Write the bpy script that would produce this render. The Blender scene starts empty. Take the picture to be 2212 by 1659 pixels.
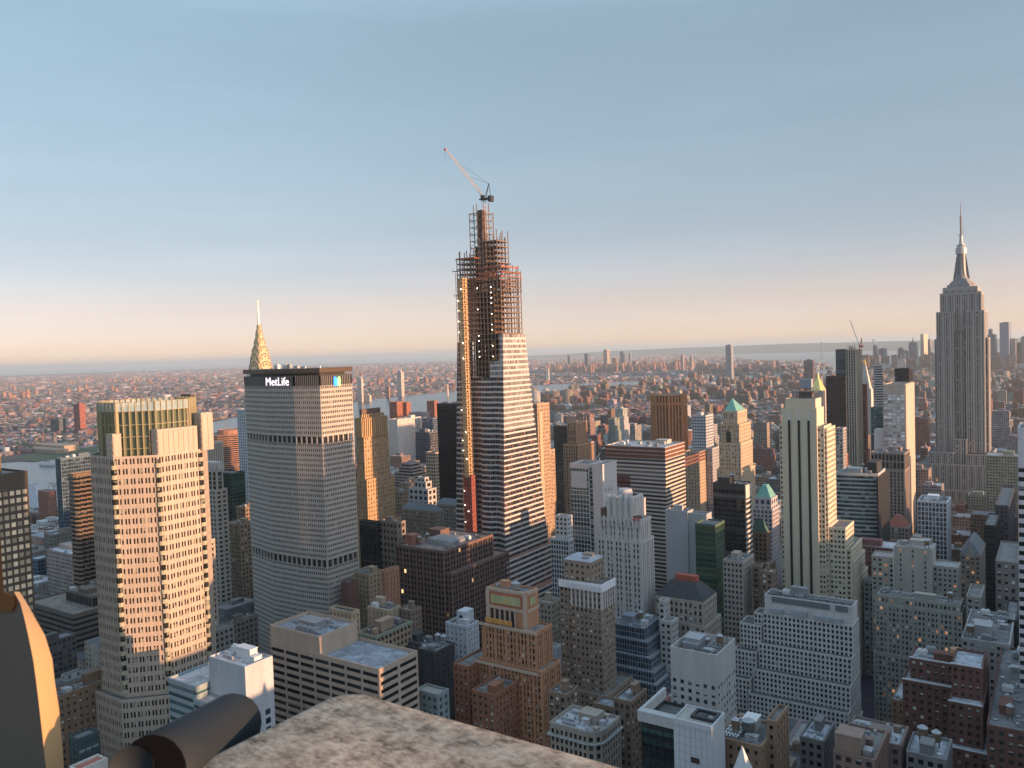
import bpy, bmesh, math, random
import numpy as np
from mathutils import Vector, Matrix
S = bpy.context.scene
COL = S.collection
R = math.radians
# ---------------------------------------------------------------- camera
# world axes: +X = across town towards the sunset, -X = towards the river, +Y = downtown, metres
CZ = 252.3
YAW, PITCH, ROLL = R(34.0), R(2.21), R(1.84)
cd = bpy.data.cameras.new('camera'); cam = bpy.data.objects.new('camera', cd); COL.objects.link(cam)
cd.sensor_width = 36; cd.lens = 36*1759.6/2212
cd.clip_start = 0.05; cd.clip_end = 200000
f_ = Vector((-math.sin(YAW)*math.cos(PITCH), math.cos(YAW)*math.cos(PITCH), -math.sin(PITCH)))
r_ = Vector((math.cos(YAW), math.sin(YAW), 0)); u_ = r_.cross(f_)
r2, u2 = r_*math.cos(ROLL)-u_*math.sin(ROLL), r_*math.sin(ROLL)+u_*math.cos(ROLL)
m = Matrix((r2, u2, -f_)).transposed().to_4x4(); m.translation = (0, 0, CZ)
cam.matrix_world = m
cd.dof.use_dof = True; cd.dof.focus_distance = 500; cd.dof.aperture_fstop = 15
S.camera = cam
# ---------------------------------------------------------------- sky, sun, exposure
SUN_EL, SUN_S = R(5.0), R(3.0)        # height of the sun, and how far south of straight across town it stands
w = bpy.data.worlds.new('World'); S.world = w; w.use_nodes = True
nt = w.node_tree; bg = nt.nodes['Background']
sk = nt.nodes.new('ShaderNodeTexSky'); sk.sky_type = 'NISHITA'; sk.sun_disc = False
sk.sun_elevation = SUN_EL; sk.sun_rotation = R(90)-SUN_S
sk.altitude = 100; sk.air_density = .6; sk.dust_density = .2; sk.ozone_density = 1.0
# the sky tinted by height; its unseen upper part boosted as fill light
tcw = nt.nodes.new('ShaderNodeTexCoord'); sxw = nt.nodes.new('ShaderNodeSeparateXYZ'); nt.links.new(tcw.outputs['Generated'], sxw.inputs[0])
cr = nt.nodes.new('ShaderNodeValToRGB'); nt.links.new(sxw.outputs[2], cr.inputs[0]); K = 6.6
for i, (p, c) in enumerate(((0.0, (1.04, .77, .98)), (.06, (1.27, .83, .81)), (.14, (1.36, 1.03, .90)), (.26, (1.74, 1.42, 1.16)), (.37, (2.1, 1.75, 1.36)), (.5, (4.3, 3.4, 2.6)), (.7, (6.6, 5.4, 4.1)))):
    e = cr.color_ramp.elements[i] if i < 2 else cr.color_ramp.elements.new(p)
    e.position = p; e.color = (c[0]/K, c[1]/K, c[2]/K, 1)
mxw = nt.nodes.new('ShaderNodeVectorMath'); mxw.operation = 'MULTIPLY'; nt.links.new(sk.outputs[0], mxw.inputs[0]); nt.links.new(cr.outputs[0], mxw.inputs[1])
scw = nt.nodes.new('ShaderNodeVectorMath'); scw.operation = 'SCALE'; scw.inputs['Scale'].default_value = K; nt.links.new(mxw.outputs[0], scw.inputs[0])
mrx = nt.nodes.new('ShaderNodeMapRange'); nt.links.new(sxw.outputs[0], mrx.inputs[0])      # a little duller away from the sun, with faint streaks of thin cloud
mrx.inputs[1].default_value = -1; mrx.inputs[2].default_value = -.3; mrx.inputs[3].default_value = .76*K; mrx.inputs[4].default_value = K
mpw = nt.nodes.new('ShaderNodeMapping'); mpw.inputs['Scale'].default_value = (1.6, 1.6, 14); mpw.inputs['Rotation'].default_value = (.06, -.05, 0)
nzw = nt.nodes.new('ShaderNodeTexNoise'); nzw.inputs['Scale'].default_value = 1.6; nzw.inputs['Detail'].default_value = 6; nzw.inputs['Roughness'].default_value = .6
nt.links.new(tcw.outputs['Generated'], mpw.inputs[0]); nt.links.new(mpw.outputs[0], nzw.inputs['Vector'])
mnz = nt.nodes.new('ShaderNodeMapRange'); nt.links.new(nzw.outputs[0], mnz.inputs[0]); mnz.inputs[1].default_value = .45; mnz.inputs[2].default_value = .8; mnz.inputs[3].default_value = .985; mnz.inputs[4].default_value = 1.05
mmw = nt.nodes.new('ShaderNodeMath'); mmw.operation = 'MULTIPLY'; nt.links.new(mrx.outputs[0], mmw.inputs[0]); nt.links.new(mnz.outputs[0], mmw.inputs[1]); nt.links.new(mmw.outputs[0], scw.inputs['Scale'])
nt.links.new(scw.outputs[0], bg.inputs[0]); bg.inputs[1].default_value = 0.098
sd = bpy.data.lights.new('sun', 'SUN'); sun = bpy.data.objects.new('sun', sd); COL.objects.link(sun)
sd.energy = 4.0; sd.angle = R(0.5); sd.color = (1.0, 0.56, 0.30)
tosun = Vector((math.cos(SUN_EL)*math.cos(SUN_S), math.cos(SUN_EL)*math.sin(SUN_S), math.sin(SUN_EL)))
sun.rotation_euler = tosun.to_track_quat('Z', 'Y').to_euler()
S.view_settings.view_transform = 'Standard'; S.view_settings.look = 'None'
S.view_settings.gamma = 1; S.view_settings.use_curve_mapping = False
S.view_settings.exposure = 1.28
S.cycles.max_bounces = 5; S.cycles.diffuse_bounces = 3; S.cycles.glossy_bounces = 3
S.cycles.transparent_max_bounces = 6; S.cycles.volume_bounces = 1
S.render.engine = 'CYCLES'

def proj(x, y, z):                     # picture position, 0..1024 / 0..768, and depth
    v = Vector((x, y, z-CZ)); d = v.dot(f_)
    if d < .1: return None
    k = 1759.6/2.16015/d
    return 512+v.dot(r2)*k, 384-v.dot(u2)*k, d

# ---------------------------------------------------------------- materials
def mk(name):
    m = bpy.data.materials.new(name); m.use_nodes = True
    return m, m.node_tree, m.node_tree.nodes['Principled BSDF']
def nd(t, kind, **kw):
    n = t.nodes.new(kind)
    for k, v in kw.items(): setattr(n, k, v)
    return n
_wc = {}
def wall(c, rough=.85, var=.16, metal=0.0, joints=True):
    key = (c, rough, var, metal)
    if key in _wc: return _wc[key]
    m, t, b = mk('masonry')
    tc = nd(t, 'ShaderNodeTexCoord')
    mp = nd(t, 'ShaderNodeMapping'); mp.inputs['Scale'].default_value = (.30, .30, .035)
    n1 = nd(t, 'ShaderNodeTexNoise'); n1.inputs['Scale'].default_value = 1.0; n1.inputs['Detail'].default_value = 4
    n2 = nd(t, 'ShaderNodeTexNoise'); n2.inputs['Scale'].default_value = 1.4; n2.inputs['Detail'].default_value = 3
    t.links.new(tc.outputs['Object'], mp.inputs['Vector']); t.links.new(mp.outputs[0], n1.inputs['Vector'])
    t.links.new(tc.outputs['Object'], n2.inputs['Vector'])
    a = nd(t, 'ShaderNodeMath', operation='ADD'); t.links.new(n1.outputs[0], a.inputs[0]); t.links.new(n2.outputs[0], a.inputs[1])
    mr = nd(t, 'ShaderNodeMapRange'); mr.inputs[1].default_value = .65; mr.inputs[2].default_value = 1.35
    mr.inputs[3].default_value = 1-var; mr.inputs[4].default_value = 1+var
    t.links.new(a.outputs[0], mr.inputs[0])
    vm = nd(t, 'ShaderNodeVectorMath', operation='SCALE'); vm.inputs[0].default_value = tuple(v*1.0 for v in c[:3])
    t.links.new(mr.outputs[0], vm.inputs['Scale']); t.links.new(vm.outputs[0], b.inputs['Base Color'])
    b.inputs['Roughness'].default_value = rough; b.inputs['Metallic'].default_value = metal
    _wc[key] = m; return m
def cellnoise(t):
    uv = nd(t, 'ShaderNodeUVMap'); fl = nd(t, 'ShaderNodeVectorMath', operation='FLOOR')
    t.links.new(uv.outputs[0], fl.inputs[0])
    oi = nd(t, 'ShaderNodeObjectInfo')
    ad = nd(t, 'ShaderNodeVectorMath', operation='ADD'); t.links.new(fl.outputs[0], ad.inputs[0])
    cx = nd(t, 'ShaderNodeCombineXYZ'); t.links.new(oi.outputs['Random'], cx.inputs[2])
    sc = nd(t, 'ShaderNodeVectorMath', operation='SCALE'); sc.inputs['Scale'].default_value = 97.0
    t.links.new(cx.outputs[0], sc.inputs[0]); t.links.new(sc.outputs[0], ad.inputs[1])
    wn = nd(t, 'ShaderNodeTexWhiteNoise', noise_dimensions='3D'); t.links.new(ad.outputs[0], wn.inputs['Vector'])
    return uv, wn
_gc = {}
def glass(c=(.025, .03, .035), blind=(.42, .40, .35), frac=.22, lit=0.0, rough=.12, metal=0.0, litc=(1, .45, .14), lits=1.2):
    key = (c, blind, frac, lit, rough, metal, litc, lits)
    if key in _gc: return _gc[key]
    m, t, b = mk('window_glass')
    uv, wn = cellnoise(t)
    sep = nd(t, 'ShaderNodeSeparateColor'); t.links.new(wn.outputs['Color'], sep.inputs[0])
    # a blind is drawn down to some height in a share of the windows
    fr = nd(t, 'ShaderNodeVectorMath', operation='FRACTION'); t.links.new(uv.outputs[0], fr.inputs[0])
    sx = nd(t, 'ShaderNodeSeparateXYZ'); t.links.new(fr.outputs[0], sx.inputs[0])
    has = nd(t, 'ShaderNodeMath', operation='LESS_THAN'); has.inputs[1].default_value = frac; t.links.new(sep.outputs[0], has.inputs[0])
    hh = nd(t, 'ShaderNodeMath', operation='GREATER_THAN'); t.links.new(sx.outputs[1], hh.inputs[0]); t.links.new(sep.outputs[1], hh.inputs[1])
    mu = nd(t, 'ShaderNodeMath', operation='MULTIPLY'); t.links.new(has.outputs[0], mu.inputs[0]); t.links.new(hh.outputs[0], mu.inputs[1])
    mx = nd(t, 'ShaderNodeMix', data_type='RGBA'); mx.inputs['A'].default_value = (*c, 1); mx.inputs['B'].default_value = (*blind, 1)
    t.links.new(mu.outputs[0], mx.inputs['Factor'])
    va = nd(t, 'ShaderNodeMapRange'); va.inputs[3].default_value = .45; va.inputs[4].default_value = 1.6; t.links.new(sep.outputs[2], va.inputs[0])
    sc = nd(t, 'ShaderNodeVectorMath', operation='SCALE'); t.links.new(mx.outputs['Result'], sc.inputs[0]); t.links.new(va.outputs[0], sc.inputs['Scale'])
    t.links.new(sc.outputs[0], b.inputs['Base Color'])
    b.inputs['Roughness'].default_value = rough; b.inputs['Metallic'].default_value = metal
    if lit > 0:
        l = nd(t, 'ShaderNodeMath', operation='LESS_THAN'); l.inputs[1].default_value = lit
        t.links.new(wn.outputs['Value'], l.inputs[0])
        m2 = nd(t, 'ShaderNodeMath', operation='MULTIPLY'); m2.inputs[1].default_value = lits
        m3 = nd(t, 'ShaderNodeMath', operation='MULTIPLY'); t.links.new(l.outputs[0], m3.inputs[0]); t.links.new(sep.outputs[2], m3.inputs[1])
        t.links.new(m3.outputs[0], m2.inputs[0])
        b.inputs['Emission Color'].default_value = (*litc, 1); t.links.new(m2.outputs[0], b.inputs['Emission Strength'])
    _gc[key] = m; return m
def facade_mat(roughwin=.2):
    # walls of the plain city blocks: wall colour per building, window openings laid out by bay and storey
    m, t, b = mk('block_wall')
    uv, wn = cellnoise(t)
    fr = nd(t, 'ShaderNodeVectorMath', operation='FRACTION'); t.links.new(uv.outputs[0], fr.inputs[0])
    sx = nd(t, 'ShaderNodeSeparateXYZ'); t.links.new(fr.outputs[0], sx.inputs[0])
    def band(o, lo, hi):
        a = nd(t, 'ShaderNodeMath', operation='GREATER_THAN'); a.inputs[1].default_value = lo
        c = nd(t, 'ShaderNodeMath', operation='LESS_THAN'); c.inputs[1].default_value = hi
        t.links.new(o, a.inputs[0]); t.links.new(o, c.inputs[0])
        d = nd(t, 'ShaderNodeMath', operation='MULTIPLY'); t.links.new(a.outputs[0], d.inputs[0]); t.links.new(c.outputs[0], d.inputs[1]); return d
    oi2 = nd(t, 'ShaderNodeObjectInfo')
    def vary(lo, hi):
        q = nd(t, 'ShaderNodeMapRange'); q.inputs[3].default_value = lo; q.inputs[4].default_value = hi; t.links.new(oi2.outputs['Random'], q.inputs[0]); return q
    def band2(o, lo, hi):
        d = band(o, 0, 0); g, l = d.inputs[0].links[0].from_node, d.inputs[1].links[0].from_node
        t.links.new(lo.outputs[0], g.inputs[1]); t.links.new(hi.outputs[0], l.inputs[1]); return d
    a = band2(sx.outputs[0], vary(.14, .34), vary(.86, .64)); c = band(sx.outputs[1], .3, .82)
    wi = nd(t, 'ShaderNodeMath', operation='MULTIPLY'); t.links.new(a.outputs[0], wi.inputs[0]); t.links.new(c.outputs[0], wi.inputs[1])
    at = nd(t, 'ShaderNodeVertexColor'); at.layer_name = 'Col'
    tc = nd(t, 'ShaderNodeTexCoord'); no = nd(t, 'ShaderNodeTexNoise'); no.inputs['Scale'].default_value = .12; no.inputs['Detail'].default_value = 5
    t.links.new(tc.outputs['Object'], no.inputs['Vector'])
    mr = nd(t, 'ShaderNodeMapRange'); mr.inputs[1].default_value = .3; mr.inputs[2].default_value = .7; mr.inputs[3].default_value = .75; mr.inputs[4].default_value = 1.2
    t.links.new(no.outputs[0], mr.inputs[0])
    sc = nd(t, 'ShaderNodeVectorMath', operation='SCALE'); t.links.new(at.outputs[0], sc.inputs[0]); t.links.new(mr.outputs[0], sc.inputs['Scale'])
    gl = nd(t, 'ShaderNodeMix', data_type='RGBA'); gl.inputs['A'].default_value = (.02, .024, .03, 1); gl.inputs['B'].default_value = (.2, .19, .17, 1)
    pw = nd(t, 'ShaderNodeMath', operation='POWER'); pw.inputs[1].default_value = 4; t.links.new(wn.outputs['Value'], pw.inputs[0]); t.links.new(pw.outputs[0], gl.inputs['Factor'])
    mx = nd(t, 'ShaderNodeMix', data_type='RGBA'); t.links.new(wi.outputs[0], mx.inputs['Factor'])
    t.links.new(sc.outputs[0], mx.inputs['A']); t.links.new(gl.outputs['Result'], mx.inputs['B']); t.links.new(mx.outputs['Result'], b.inputs['Base Color'])
    ro = nd(t, 'ShaderNodeMapRange'); ro.inputs[3].default_value = .85; ro.inputs[4].default_value = roughwin; t.links.new(wi.outputs[0], ro.inputs[0])
    t.links.new(ro.outputs[0], b.inputs['Roughness'])
    return m
FACADE = facade_mat()
def plain(c, rough=.6, metal=0.0, emit=0.0, name='paint', alpha=1.0):
    m, t, b = mk(name); b.inputs['Base Color'].default_value = (*c, 1)
    b.inputs['Roughness'].default_value = rough; b.inputs['Metallic'].default_value = metal
    if emit: b.inputs['Emission Color'].default_value = (*c, 1); b.inputs['Emission Strength'].default_value = emit
    b.inputs['Alpha'].default_value = alpha
    if name in ('shaded_zinc', 'black', 'bronze'): b.inputs['Specular IOR Level'].default_value = .08
    return m
def roofing(c):
    m, t, b = mk('roofing'); tc = nd(t, 'ShaderNodeTexCoord')
    vo = nd(t, 'ShaderNodeTexVoronoi', distance='CHEBYCHEV'); vo.inputs['Scale'].default_value = .22; vo.inputs['Randomness'].default_value = .8
    no = nd(t, 'ShaderNodeTexNoise'); no.inputs['Scale'].default_value = .5; no.inputs['Detail'].default_value = 7; no.inputs['Roughness'].default_value = .7
    t.links.new(tc.outputs['Object'], vo.inputs['Vector']); t.links.new(tc.outputs['Object'], no.inputs['Vector'])
    sp = nd(t, 'ShaderNodeSeparateColor'); t.links.new(vo.outputs['Color'], sp.inputs[0])
    a = nd(t, 'ShaderNodeMapRange'); a.inputs[3].default_value = .72; a.inputs[4].default_value = 1.15; t.links.new(sp.outputs[0], a.inputs[0])
    c2 = nd(t, 'ShaderNodeMapRange'); c2.inputs[1].default_value = .3; c2.inputs[2].default_value = .7; c2.inputs[3].default_value = .5; c2.inputs[4].default_value = 1.4; t.links.new(no.outputs[0], c2.inputs[0])
    mu = nd(t, 'ShaderNodeMath', operation='MULTIPLY'); t.links.new(a.outputs[0], mu.inputs[0]); t.links.new(c2.outputs[0], mu.inputs[1])
    vm = nd(t, 'ShaderNodeVectorMath', operation='SCALE'); vm.inputs[0].default_value = c; t.links.new(mu.outputs[0], vm.inputs['Scale']); t.links.new(vm.outputs[0], b.inputs['Base Color'])
    b.inputs['Roughness'].default_value = .8; return m
ROOF = roofing((.18, .175, .175)); ROOFL = roofing((.45, .45, .47)); ROOFD = roofing((.06, .06, .065))
METAL = plain((.36, .37, .39), .4, .6, name='galvanised_steel'); DARKM = plain((.04, .042, .045), .5, .3, name='dark_metal')
WHITEM = plain((.6, .6, .6), .5, name='white_paint'); WOOD = wall((.16, .11, .075), var=.3)
COPPER = wall((.14, .33, .28), var=.2, rough=.6); GOLD = plain((.8, .52, .13), .3, .9, name='gilding')
STEEL = plain((.22, .16, .13), .6, .2, name='primed_steel'); RUST = wall((.17, .085, .06), var=.3)
BULB = plain((1, .86, .62), emit=9, name='bulb')

# ---------------------------------------------------------------- mesh collector
class MB:
    def __init__(s): s.v = []; s.f = []; s.uv = []; s.c = []; s.col = None
    def poly(s, pts, uv=None):
        i = len(s.v); s.v += [tuple(p) for p in pts]; s.f.append(tuple(range(i, i+len(pts))))
        s.uv.append(uv or [(0, 0)]*len(pts)); s.c.append(s.col)
    def hexa(s, P, skip=''):           # P: 4 bottom corners counter-clockwise, 4 top corners
        i = len(s.v); s.v += [tuple(p) for p in P]
        F = [(3, 2, 1, 0), (4, 5, 6, 7), (0, 1, 5, 4), (1, 2, 6, 5), (2, 3, 7, 6), (3, 0, 4, 7)]
        for q in F:
            s.f.append(tuple(i+k for k in q)); s.uv.append([(0, 0)]*4); s.c.append(s.col)
    def box(s, x0, x1, y0, y1, z0, z1):
        s.hexa([(x0, y0, z0), (x1, y0, z0), (x1, y1, z0), (x0, y1, z0), (x0, y0, z1), (x1, y0, z1), (x1, y1, z1), (x0, y1, z1)])
    def prism(s, P, z0, z1, Q=None, bay=0, fl=0, cap=True, u0=0, colside=None, coltop=None):
        Q = Q or P; n = len(P)
        for k in range(n):
            a, b = P[k], P[(k+1) % n]; c, d = Q[(k+1) % n], Q[k]
            L = math.hypot(b[0]-a[0], b[1]-a[1]); nb = max(1, round(L/bay)) if bay else 0
            nf = max(1, round((z1-z0)/fl)) if fl else 0
            if colside: s.col = colside
            s.poly([(*a, z0), (*b, z0), (*c, z1), (*d, z1)], [(u0, 0), (u0+nb, 0), (u0+nb, nf), (u0, nf)] if bay else None)
            u0 += nb+3
        if coltop: s.col = coltop
        if cap: s.poly([(*q, z1) for q in Q])
    def tube(s, a, b, r, r2=None, n=6, caps=True):
        a = Vector(a); b = Vector(b); d = (b-a); r2 = r if r2 is None else r2
        if d.length < 1e-6: return
        d.normalize(); e = d.orthogonal().normalized(); g = d.cross(e)
        A = [a+(e*math.cos(2*math.pi*k/n)+g*math.sin(2*math.pi*k/n))*r for k in range(n)]
        B = [b+(e*math.cos(2*math.pi*k/n)+g*math.sin(2*math.pi*k/n))*r2 for k in range(n)]
        for k in range(n):
            j = (k+1) % n
            if r2 > 1e-4: s.poly([A[k], A[j], B[j], B[k]])
            else: s.poly([A[k], A[j], b])
        if caps:
            s.poly(A[::-1])
            if r2 > 1e-4: s.poly(B)
    def bar(s, a, b, t):               # square bar
        s.tube(a, b, t*.7, n=4)
    def lathe(s, cx, cy, prof, n=16):
        for (r0, z0), (r1, z1) in zip(prof, prof[1:]):
            for k in range(n):
                a = 2*math.pi*k/n; b = 2*math.pi*(k+1)/n
                P = [(cx+r0*math.cos(a), cy+r0*math.sin(a), z0), (cx+r0*math.cos(b), cy+r0*math.sin(b), z0),
                     (cx+r1*math.cos(b), cy+r1*math.sin(b), z1), (cx+r1*math.cos(a), cy+r1*math.sin(a), z1)]
                if r1 < 1e-4: P = P[:3]
                if r0 < 1e-4: P = [P[0], P[2], P[3]]
                s.poly(P)
    def build(s, name, mat, parent=None, smooth=False):
        if not s.v: return None
        me = bpy.data.meshes.new(name)
        off = Vector((0, 0, 0)); p = parent
        while p is not None: off += p.location; p = p.parent
        base = Vector((0, 0, 0))
        if parent is None or True:
            V = np.array(s.v, dtype=np.float64)
            base = Vector((float(V[:, 0].mean()), float(V[:, 1].mean()), float(V[:, 2].min())))
            if parent is not None: base = off
            V = V-np.array(base)
        me.from_pydata(V.tolist(), [], s.f)
        if any(u[0] != u[1] for u in s.uv):
            l = me.uv_layers.new(name='UVMap')
            l.data.foreach_set('uv', np.array([c for u in s.uv for c in u], dtype=np.float32).ravel())
        if s.c and s.c[0] is not None:
            ca = me.color_attributes.new('Col', 'FLOAT_COLOR', 'CORNER')
            ca.data.foreach_set('color', np.array([(*c, 1) for c, f in zip(s.c, s.f) for _ in f], dtype=np.float32).ravel())
        me.materials.append(mat)
        if smooth:
            bm = bmesh.new(); bm.from_mesh(me); bmesh.ops.remove_doubles(bm, verts=bm.verts, dist=.0004); bm.to_mesh(me); bm.free()
            me.polygons.foreach_set('use_smooth', [True]*len(me.polygons))
        me.update()
        o = bpy.data.objects.new(name, me); COL.objects.link(o)
        if parent is None: o.location = base
        else: o.parent = parent
        return o
def tag(o, label, cat, group=None):
    o['label'] = label; o['category'] = cat
    if group: o['group'] = group
    return o
def root(name, x, y, label, cat, z=0.0, group=None):
    o = bpy.data.objects.new(name, None); COL.objects.link(o); o.location = (x, y, z); o.empty_display_size = 1
    return tag(o, label, cat, group)
def structure(o): o['kind'] = 'structure'; return o
def stuff(o):
    if o: o['kind'] = 'stuff'
    return o

# ---------------------------------------------------------------- facades as real relief: piers and spandrels standing in front of a glazed core
def lerp(a, b, t): return (a[0]+(b[0]-a[0])*t, a[1]+(b[1]-a[1])*t)
def facade(mw, ms, cells, p0, p1, q0, q1, z0, z1, st):
    L = math.hypot(p1[0]-p0[0], p1[1]-p0[1])
    if L < 1.2 or z1-z0 < 1.5: return
    nx, ny = (p1[1]-p0[1])/L, -(p1[0]-p0[0])/L
    away = nx*p0[0]+ny*p0[1] > 0          # turned from the camera side of town: plain wall
    bay, fl, pier, span, pd, sd, top = st['bay'], st['fl'], st['pier'], st['span'], st['pd'], st['sd'], st['top']
    H = z1-z0; vt = max(.02, (H-top)/H)
    def P(u, v, d):
        a = lerp(p0, p1, u); b = lerp(q0, q1, u); c = lerp(a, b, v)
        return (c[0]+nx*d, c[1]+ny*d, z0+H*v)
    def hx(mb, u0, u1, v0, v1, d):
        mb.hexa([P(u0, v0, d), P(u1, v0, d), P(u1, v0, -.05), P(u0, v0, -.05), P(u0, v1, d), P(u1, v1, d), P(u1, v1, -.05), P(u0, v1, -.05)])
    nb = max(1, round(L/bay)); nf = max(1, round((H-top)/fl))
    e = .96*pd/L
    if away:
        hx(mw, 0, 1, 0, 1, min(pd, sd)*.6); return
    if top > .1: hx(mw, -e*.0, 1+e*1.02, vt, 1, max(pd, sd)*1.12)
    gmax = st.get('gmax', 0)
    if st.get('blank'):
        hx(mw, 0, 1+e, 0, vt, pd); return
    if pier > 0:
        for k in range(nb+1):
            w2 = pier/2/nb
            if st.get('wide') and k % st['wide'] == 0: w2 *= 1.9
            a, b = k/nb-w2, k/nb+w2
            if k == 0: a = 0
            if k == nb: b = 1+e
            hx(mw, a, b, 0, vt, pd)
    fh = vt/nf
    for j in range(nf):
        hx(ms, 0, 1+(e*.9 if pier == 0 else 0), j*fh, j*fh+span*fh, sd)
    if st.get('belt'):
        for j in range(st['belt'], nf, st['belt']): hx(mw, 0, 1+e*1.05, (j-.12)*fh, (j+.18)*fh, pd*1.5)
    for (mz0, mz1) in st.get('mech', []):        # dark machine floors
        pass
    if pier >= .12:
        for j in range(nf):
            for k in range(nb): cells.append((p0, p1, nx, ny, z0, H, L, (k+pier/2/nb*nb)/nb, (k+1-pier/2)/nb, j*fh+span*fh, (j+1)*fh, q0, q1))
    else:
        for j in range(nf): cells.append((p0, p1, nx, ny, z0, H, L, .003, .997, j*fh+span*fh, (j+1)*fh, q0, q1))
_win = {}
def winmesh(w, h, mat):
    key = (round(w, 1), round(h, 1), mat.name)
    if key in _win: return _win[key]
    b = MB(); w, h = key[0], key[1]
    b.poly([(-w/2, -.05, 0), (w/2, -.05, 0), (w/2, -.05, h), (-w/2, -.05, h)], [(0, .02), (.98, .02), (.98, .98), (0, .98)])
    for (x0, x1, z0, z1) in ((-w/2, w/2, 0, .12), (-w/2, w/2, h-.1, h), (-w/2, -w/2+.1, .12, h-.1), (w/2-.1, w/2, .12, h-.1)):
        b.box(x0, x1, -.11, -.0505, z0, z1)
    me = bpy.data.meshes.new('window'); me.from_pydata(b.v, [], b.f)
    l = me.uv_layers.new(name='UVMap'); l.data.foreach_set('uv', np.array([c for u in b.uv for c in u], dtype=np.float32).ravel())
    me.materials.append(mat); _win[key] = me; return me
NWIN = [0]
def emit_windows(rt, cells, gm, core):
    big = []
    for c in cells:
        p0, p1, nx, ny, z0, H, L, u0, u1, v0, v1, q0, q1 = c
        if abs(p0[0]-q0[0])+abs(p1[1]-q1[1]) > .5: continue
        x, y = lerp(p0, p1, (u0+u1)/2); z = z0+H*(v0+v1)/2
        if nx*x+ny*y > 0: continue
        p = proj(x, y, z)
        if not p or not (-20 < p[0] < 1044 and 0 < p[1] < 775): continue
        k = 814.6/p[2]; d = math.hypot(x, y); cosf = abs(nx*x+ny*y)/d
        w, h = (u1-u0)*L, (v1-v0)*H
        if w*k*cosf < 1.3 or h*k < 1.3 or w*k*cosf*h*k < 3.4: continue
        big.append((z, x, y, nx, ny, w, h, z0+H*v0))
    big.sort(key=lambda a: (-a[0], a[2])); rest = len(cells) > min(100, len(big))
    for z, x, y, nx, ny, w, h, zb in big[:100]:
        o = bpy.data.objects.new('window', winmesh(w, h, gm)); COL.objects.link(o); o.parent = rt
        o.location = (x-rt.location.x+nx*.02, y-rt.location.y+ny*.02, zb+h/2-h/2-rt.location.z)
        o.rotation_euler = (0, 0, math.atan2(nx, -ny)); NWIN[0] += 1
BASE = dict(bay=3.2, fl=3.7, pier=.45, span=.45, pd=.45, sd=.3, top=2.0)
def rect(b): return [(b[0], b[2]), (b[1], b[2]), (b[1], b[3]), (b[0], b[3])]
def inset(P, d):
    n = len(P); out = []
    for k in range(n):
        a, b, c = Vector(P[k-1]), Vector(P[k]), Vector(P[(k+1) % n])
        e1 = (b-a).normalized(); e2 = (c-b).normalized()
        n1 = Vector((-e1.y, e1.x)); n2 = Vector((-e2.y, e2.x)); s = n1+n2
        s = s/max(.3, s.dot(n1)); out.append(tuple(b+s*d))
    return out
HERO = []                 # (footprint box, top, name for the neighbours' labels)
def building(kind, label, tiers, wm=(.36, .31, .25), sm=None, gm=None, rm=None, cat='building', clutter=0, seed=1, roofz=1.1, landmark=None, lip=True, **stt):
    """tiers: [(poly, z0, z1, style changes or {}, top poly or None)]"""
    P0 = tiers[0][0]; cx = sum(p[0] for p in P0)/len(P0); cy = sum(p[1] for p in P0)/len(P0)
    rt = root(kind, cx, cy, label, cat)
    wmat = wm if not isinstance(wm, tuple) else wall(wm); smat = sm if (sm is None or not isinstance(sm, tuple)) else wall(sm)
    gm = gm or glass(); rm = rm or ROOF
    mw, mg, mr = MB(), MB(), MB(); ms = MB() if smat else mw; cells = []
    for t in tiers:
        P, z0, z1 = t[0], t[1], t[2]; st = dict(BASE); st.update(stt); st.update(t[3] if len(t) > 3 else {}); Q = (t[4] if len(t) > 4 and t[4] else P)
        n = len(P)
        zr = z1-roofz if not st.get('noroof') else z1-.02
        Qi = inset(Q, .35)
        # glazed core and flat roof below the parapet
        if st.get('blank'):
            for k in range(n):
                facade(mw, ms, cells, P[k], P[(k+1) % n], Q[k], Q[(k+1) % n], z0, z1, st)
            mw.prism(P, z0, zr, Q, cap=False)
        else:
            mg.prism(P, z0, zr, Q, bay=st['bay'], fl=st['fl'], cap=False)
            for k in range(n):
                facade(mw, ms, cells, P[k], P[(k+1) % n], Q[k], Q[(k+1) % n], z0, z1, st)
        mr = MB(); mr.poly([(*q, zr) for q in Q]); mr.build('roof', rm, rt)
        # parapet, standing just inside the wall line
        if roofz > .3 and not st.get('noroof'):
            for k in range(n):
                a, b = Q[k], Q[(k+1) % n]; c, d = Qi[(k+1) % n], Qi[k]
                mw.hexa([(*a, zr-.3), (*b, zr-.3), (*c, zr-.3), (*d, zr-.3), (*a, z1), (*b, z1), (*c, z1), (*d, z1)])
        xs = [p[0] for p in P]; ys = [p[1] for p in P]
        HERO.append((min(xs), max(xs), min(ys), max(ys), z1, landmark))
    mw.build('wall', wmat, rt)
    if smat: ms.build('spandrel', smat, rt)
    core = mg.build('window', gm, rt); stuff(core)
    emit_windows(rt, cells, gm, core)
    if clutter:
        t = tiers[0] if not isinstance(clutter, tuple) else tiers[clutter[1]]
        n = clutter if not isinstance(clutter, tuple) else clutter[0]
        Q = t[4] if len(t) > 4 and t[4] else t[0]
        rooftop(rt, Q, t[2]-roofz, n, seed, wmat)
    return rt
def bx(b, z0=0, z1=None, **st): return (rect(b), z0, b[4] if z1 is None else z1, st)
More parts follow.
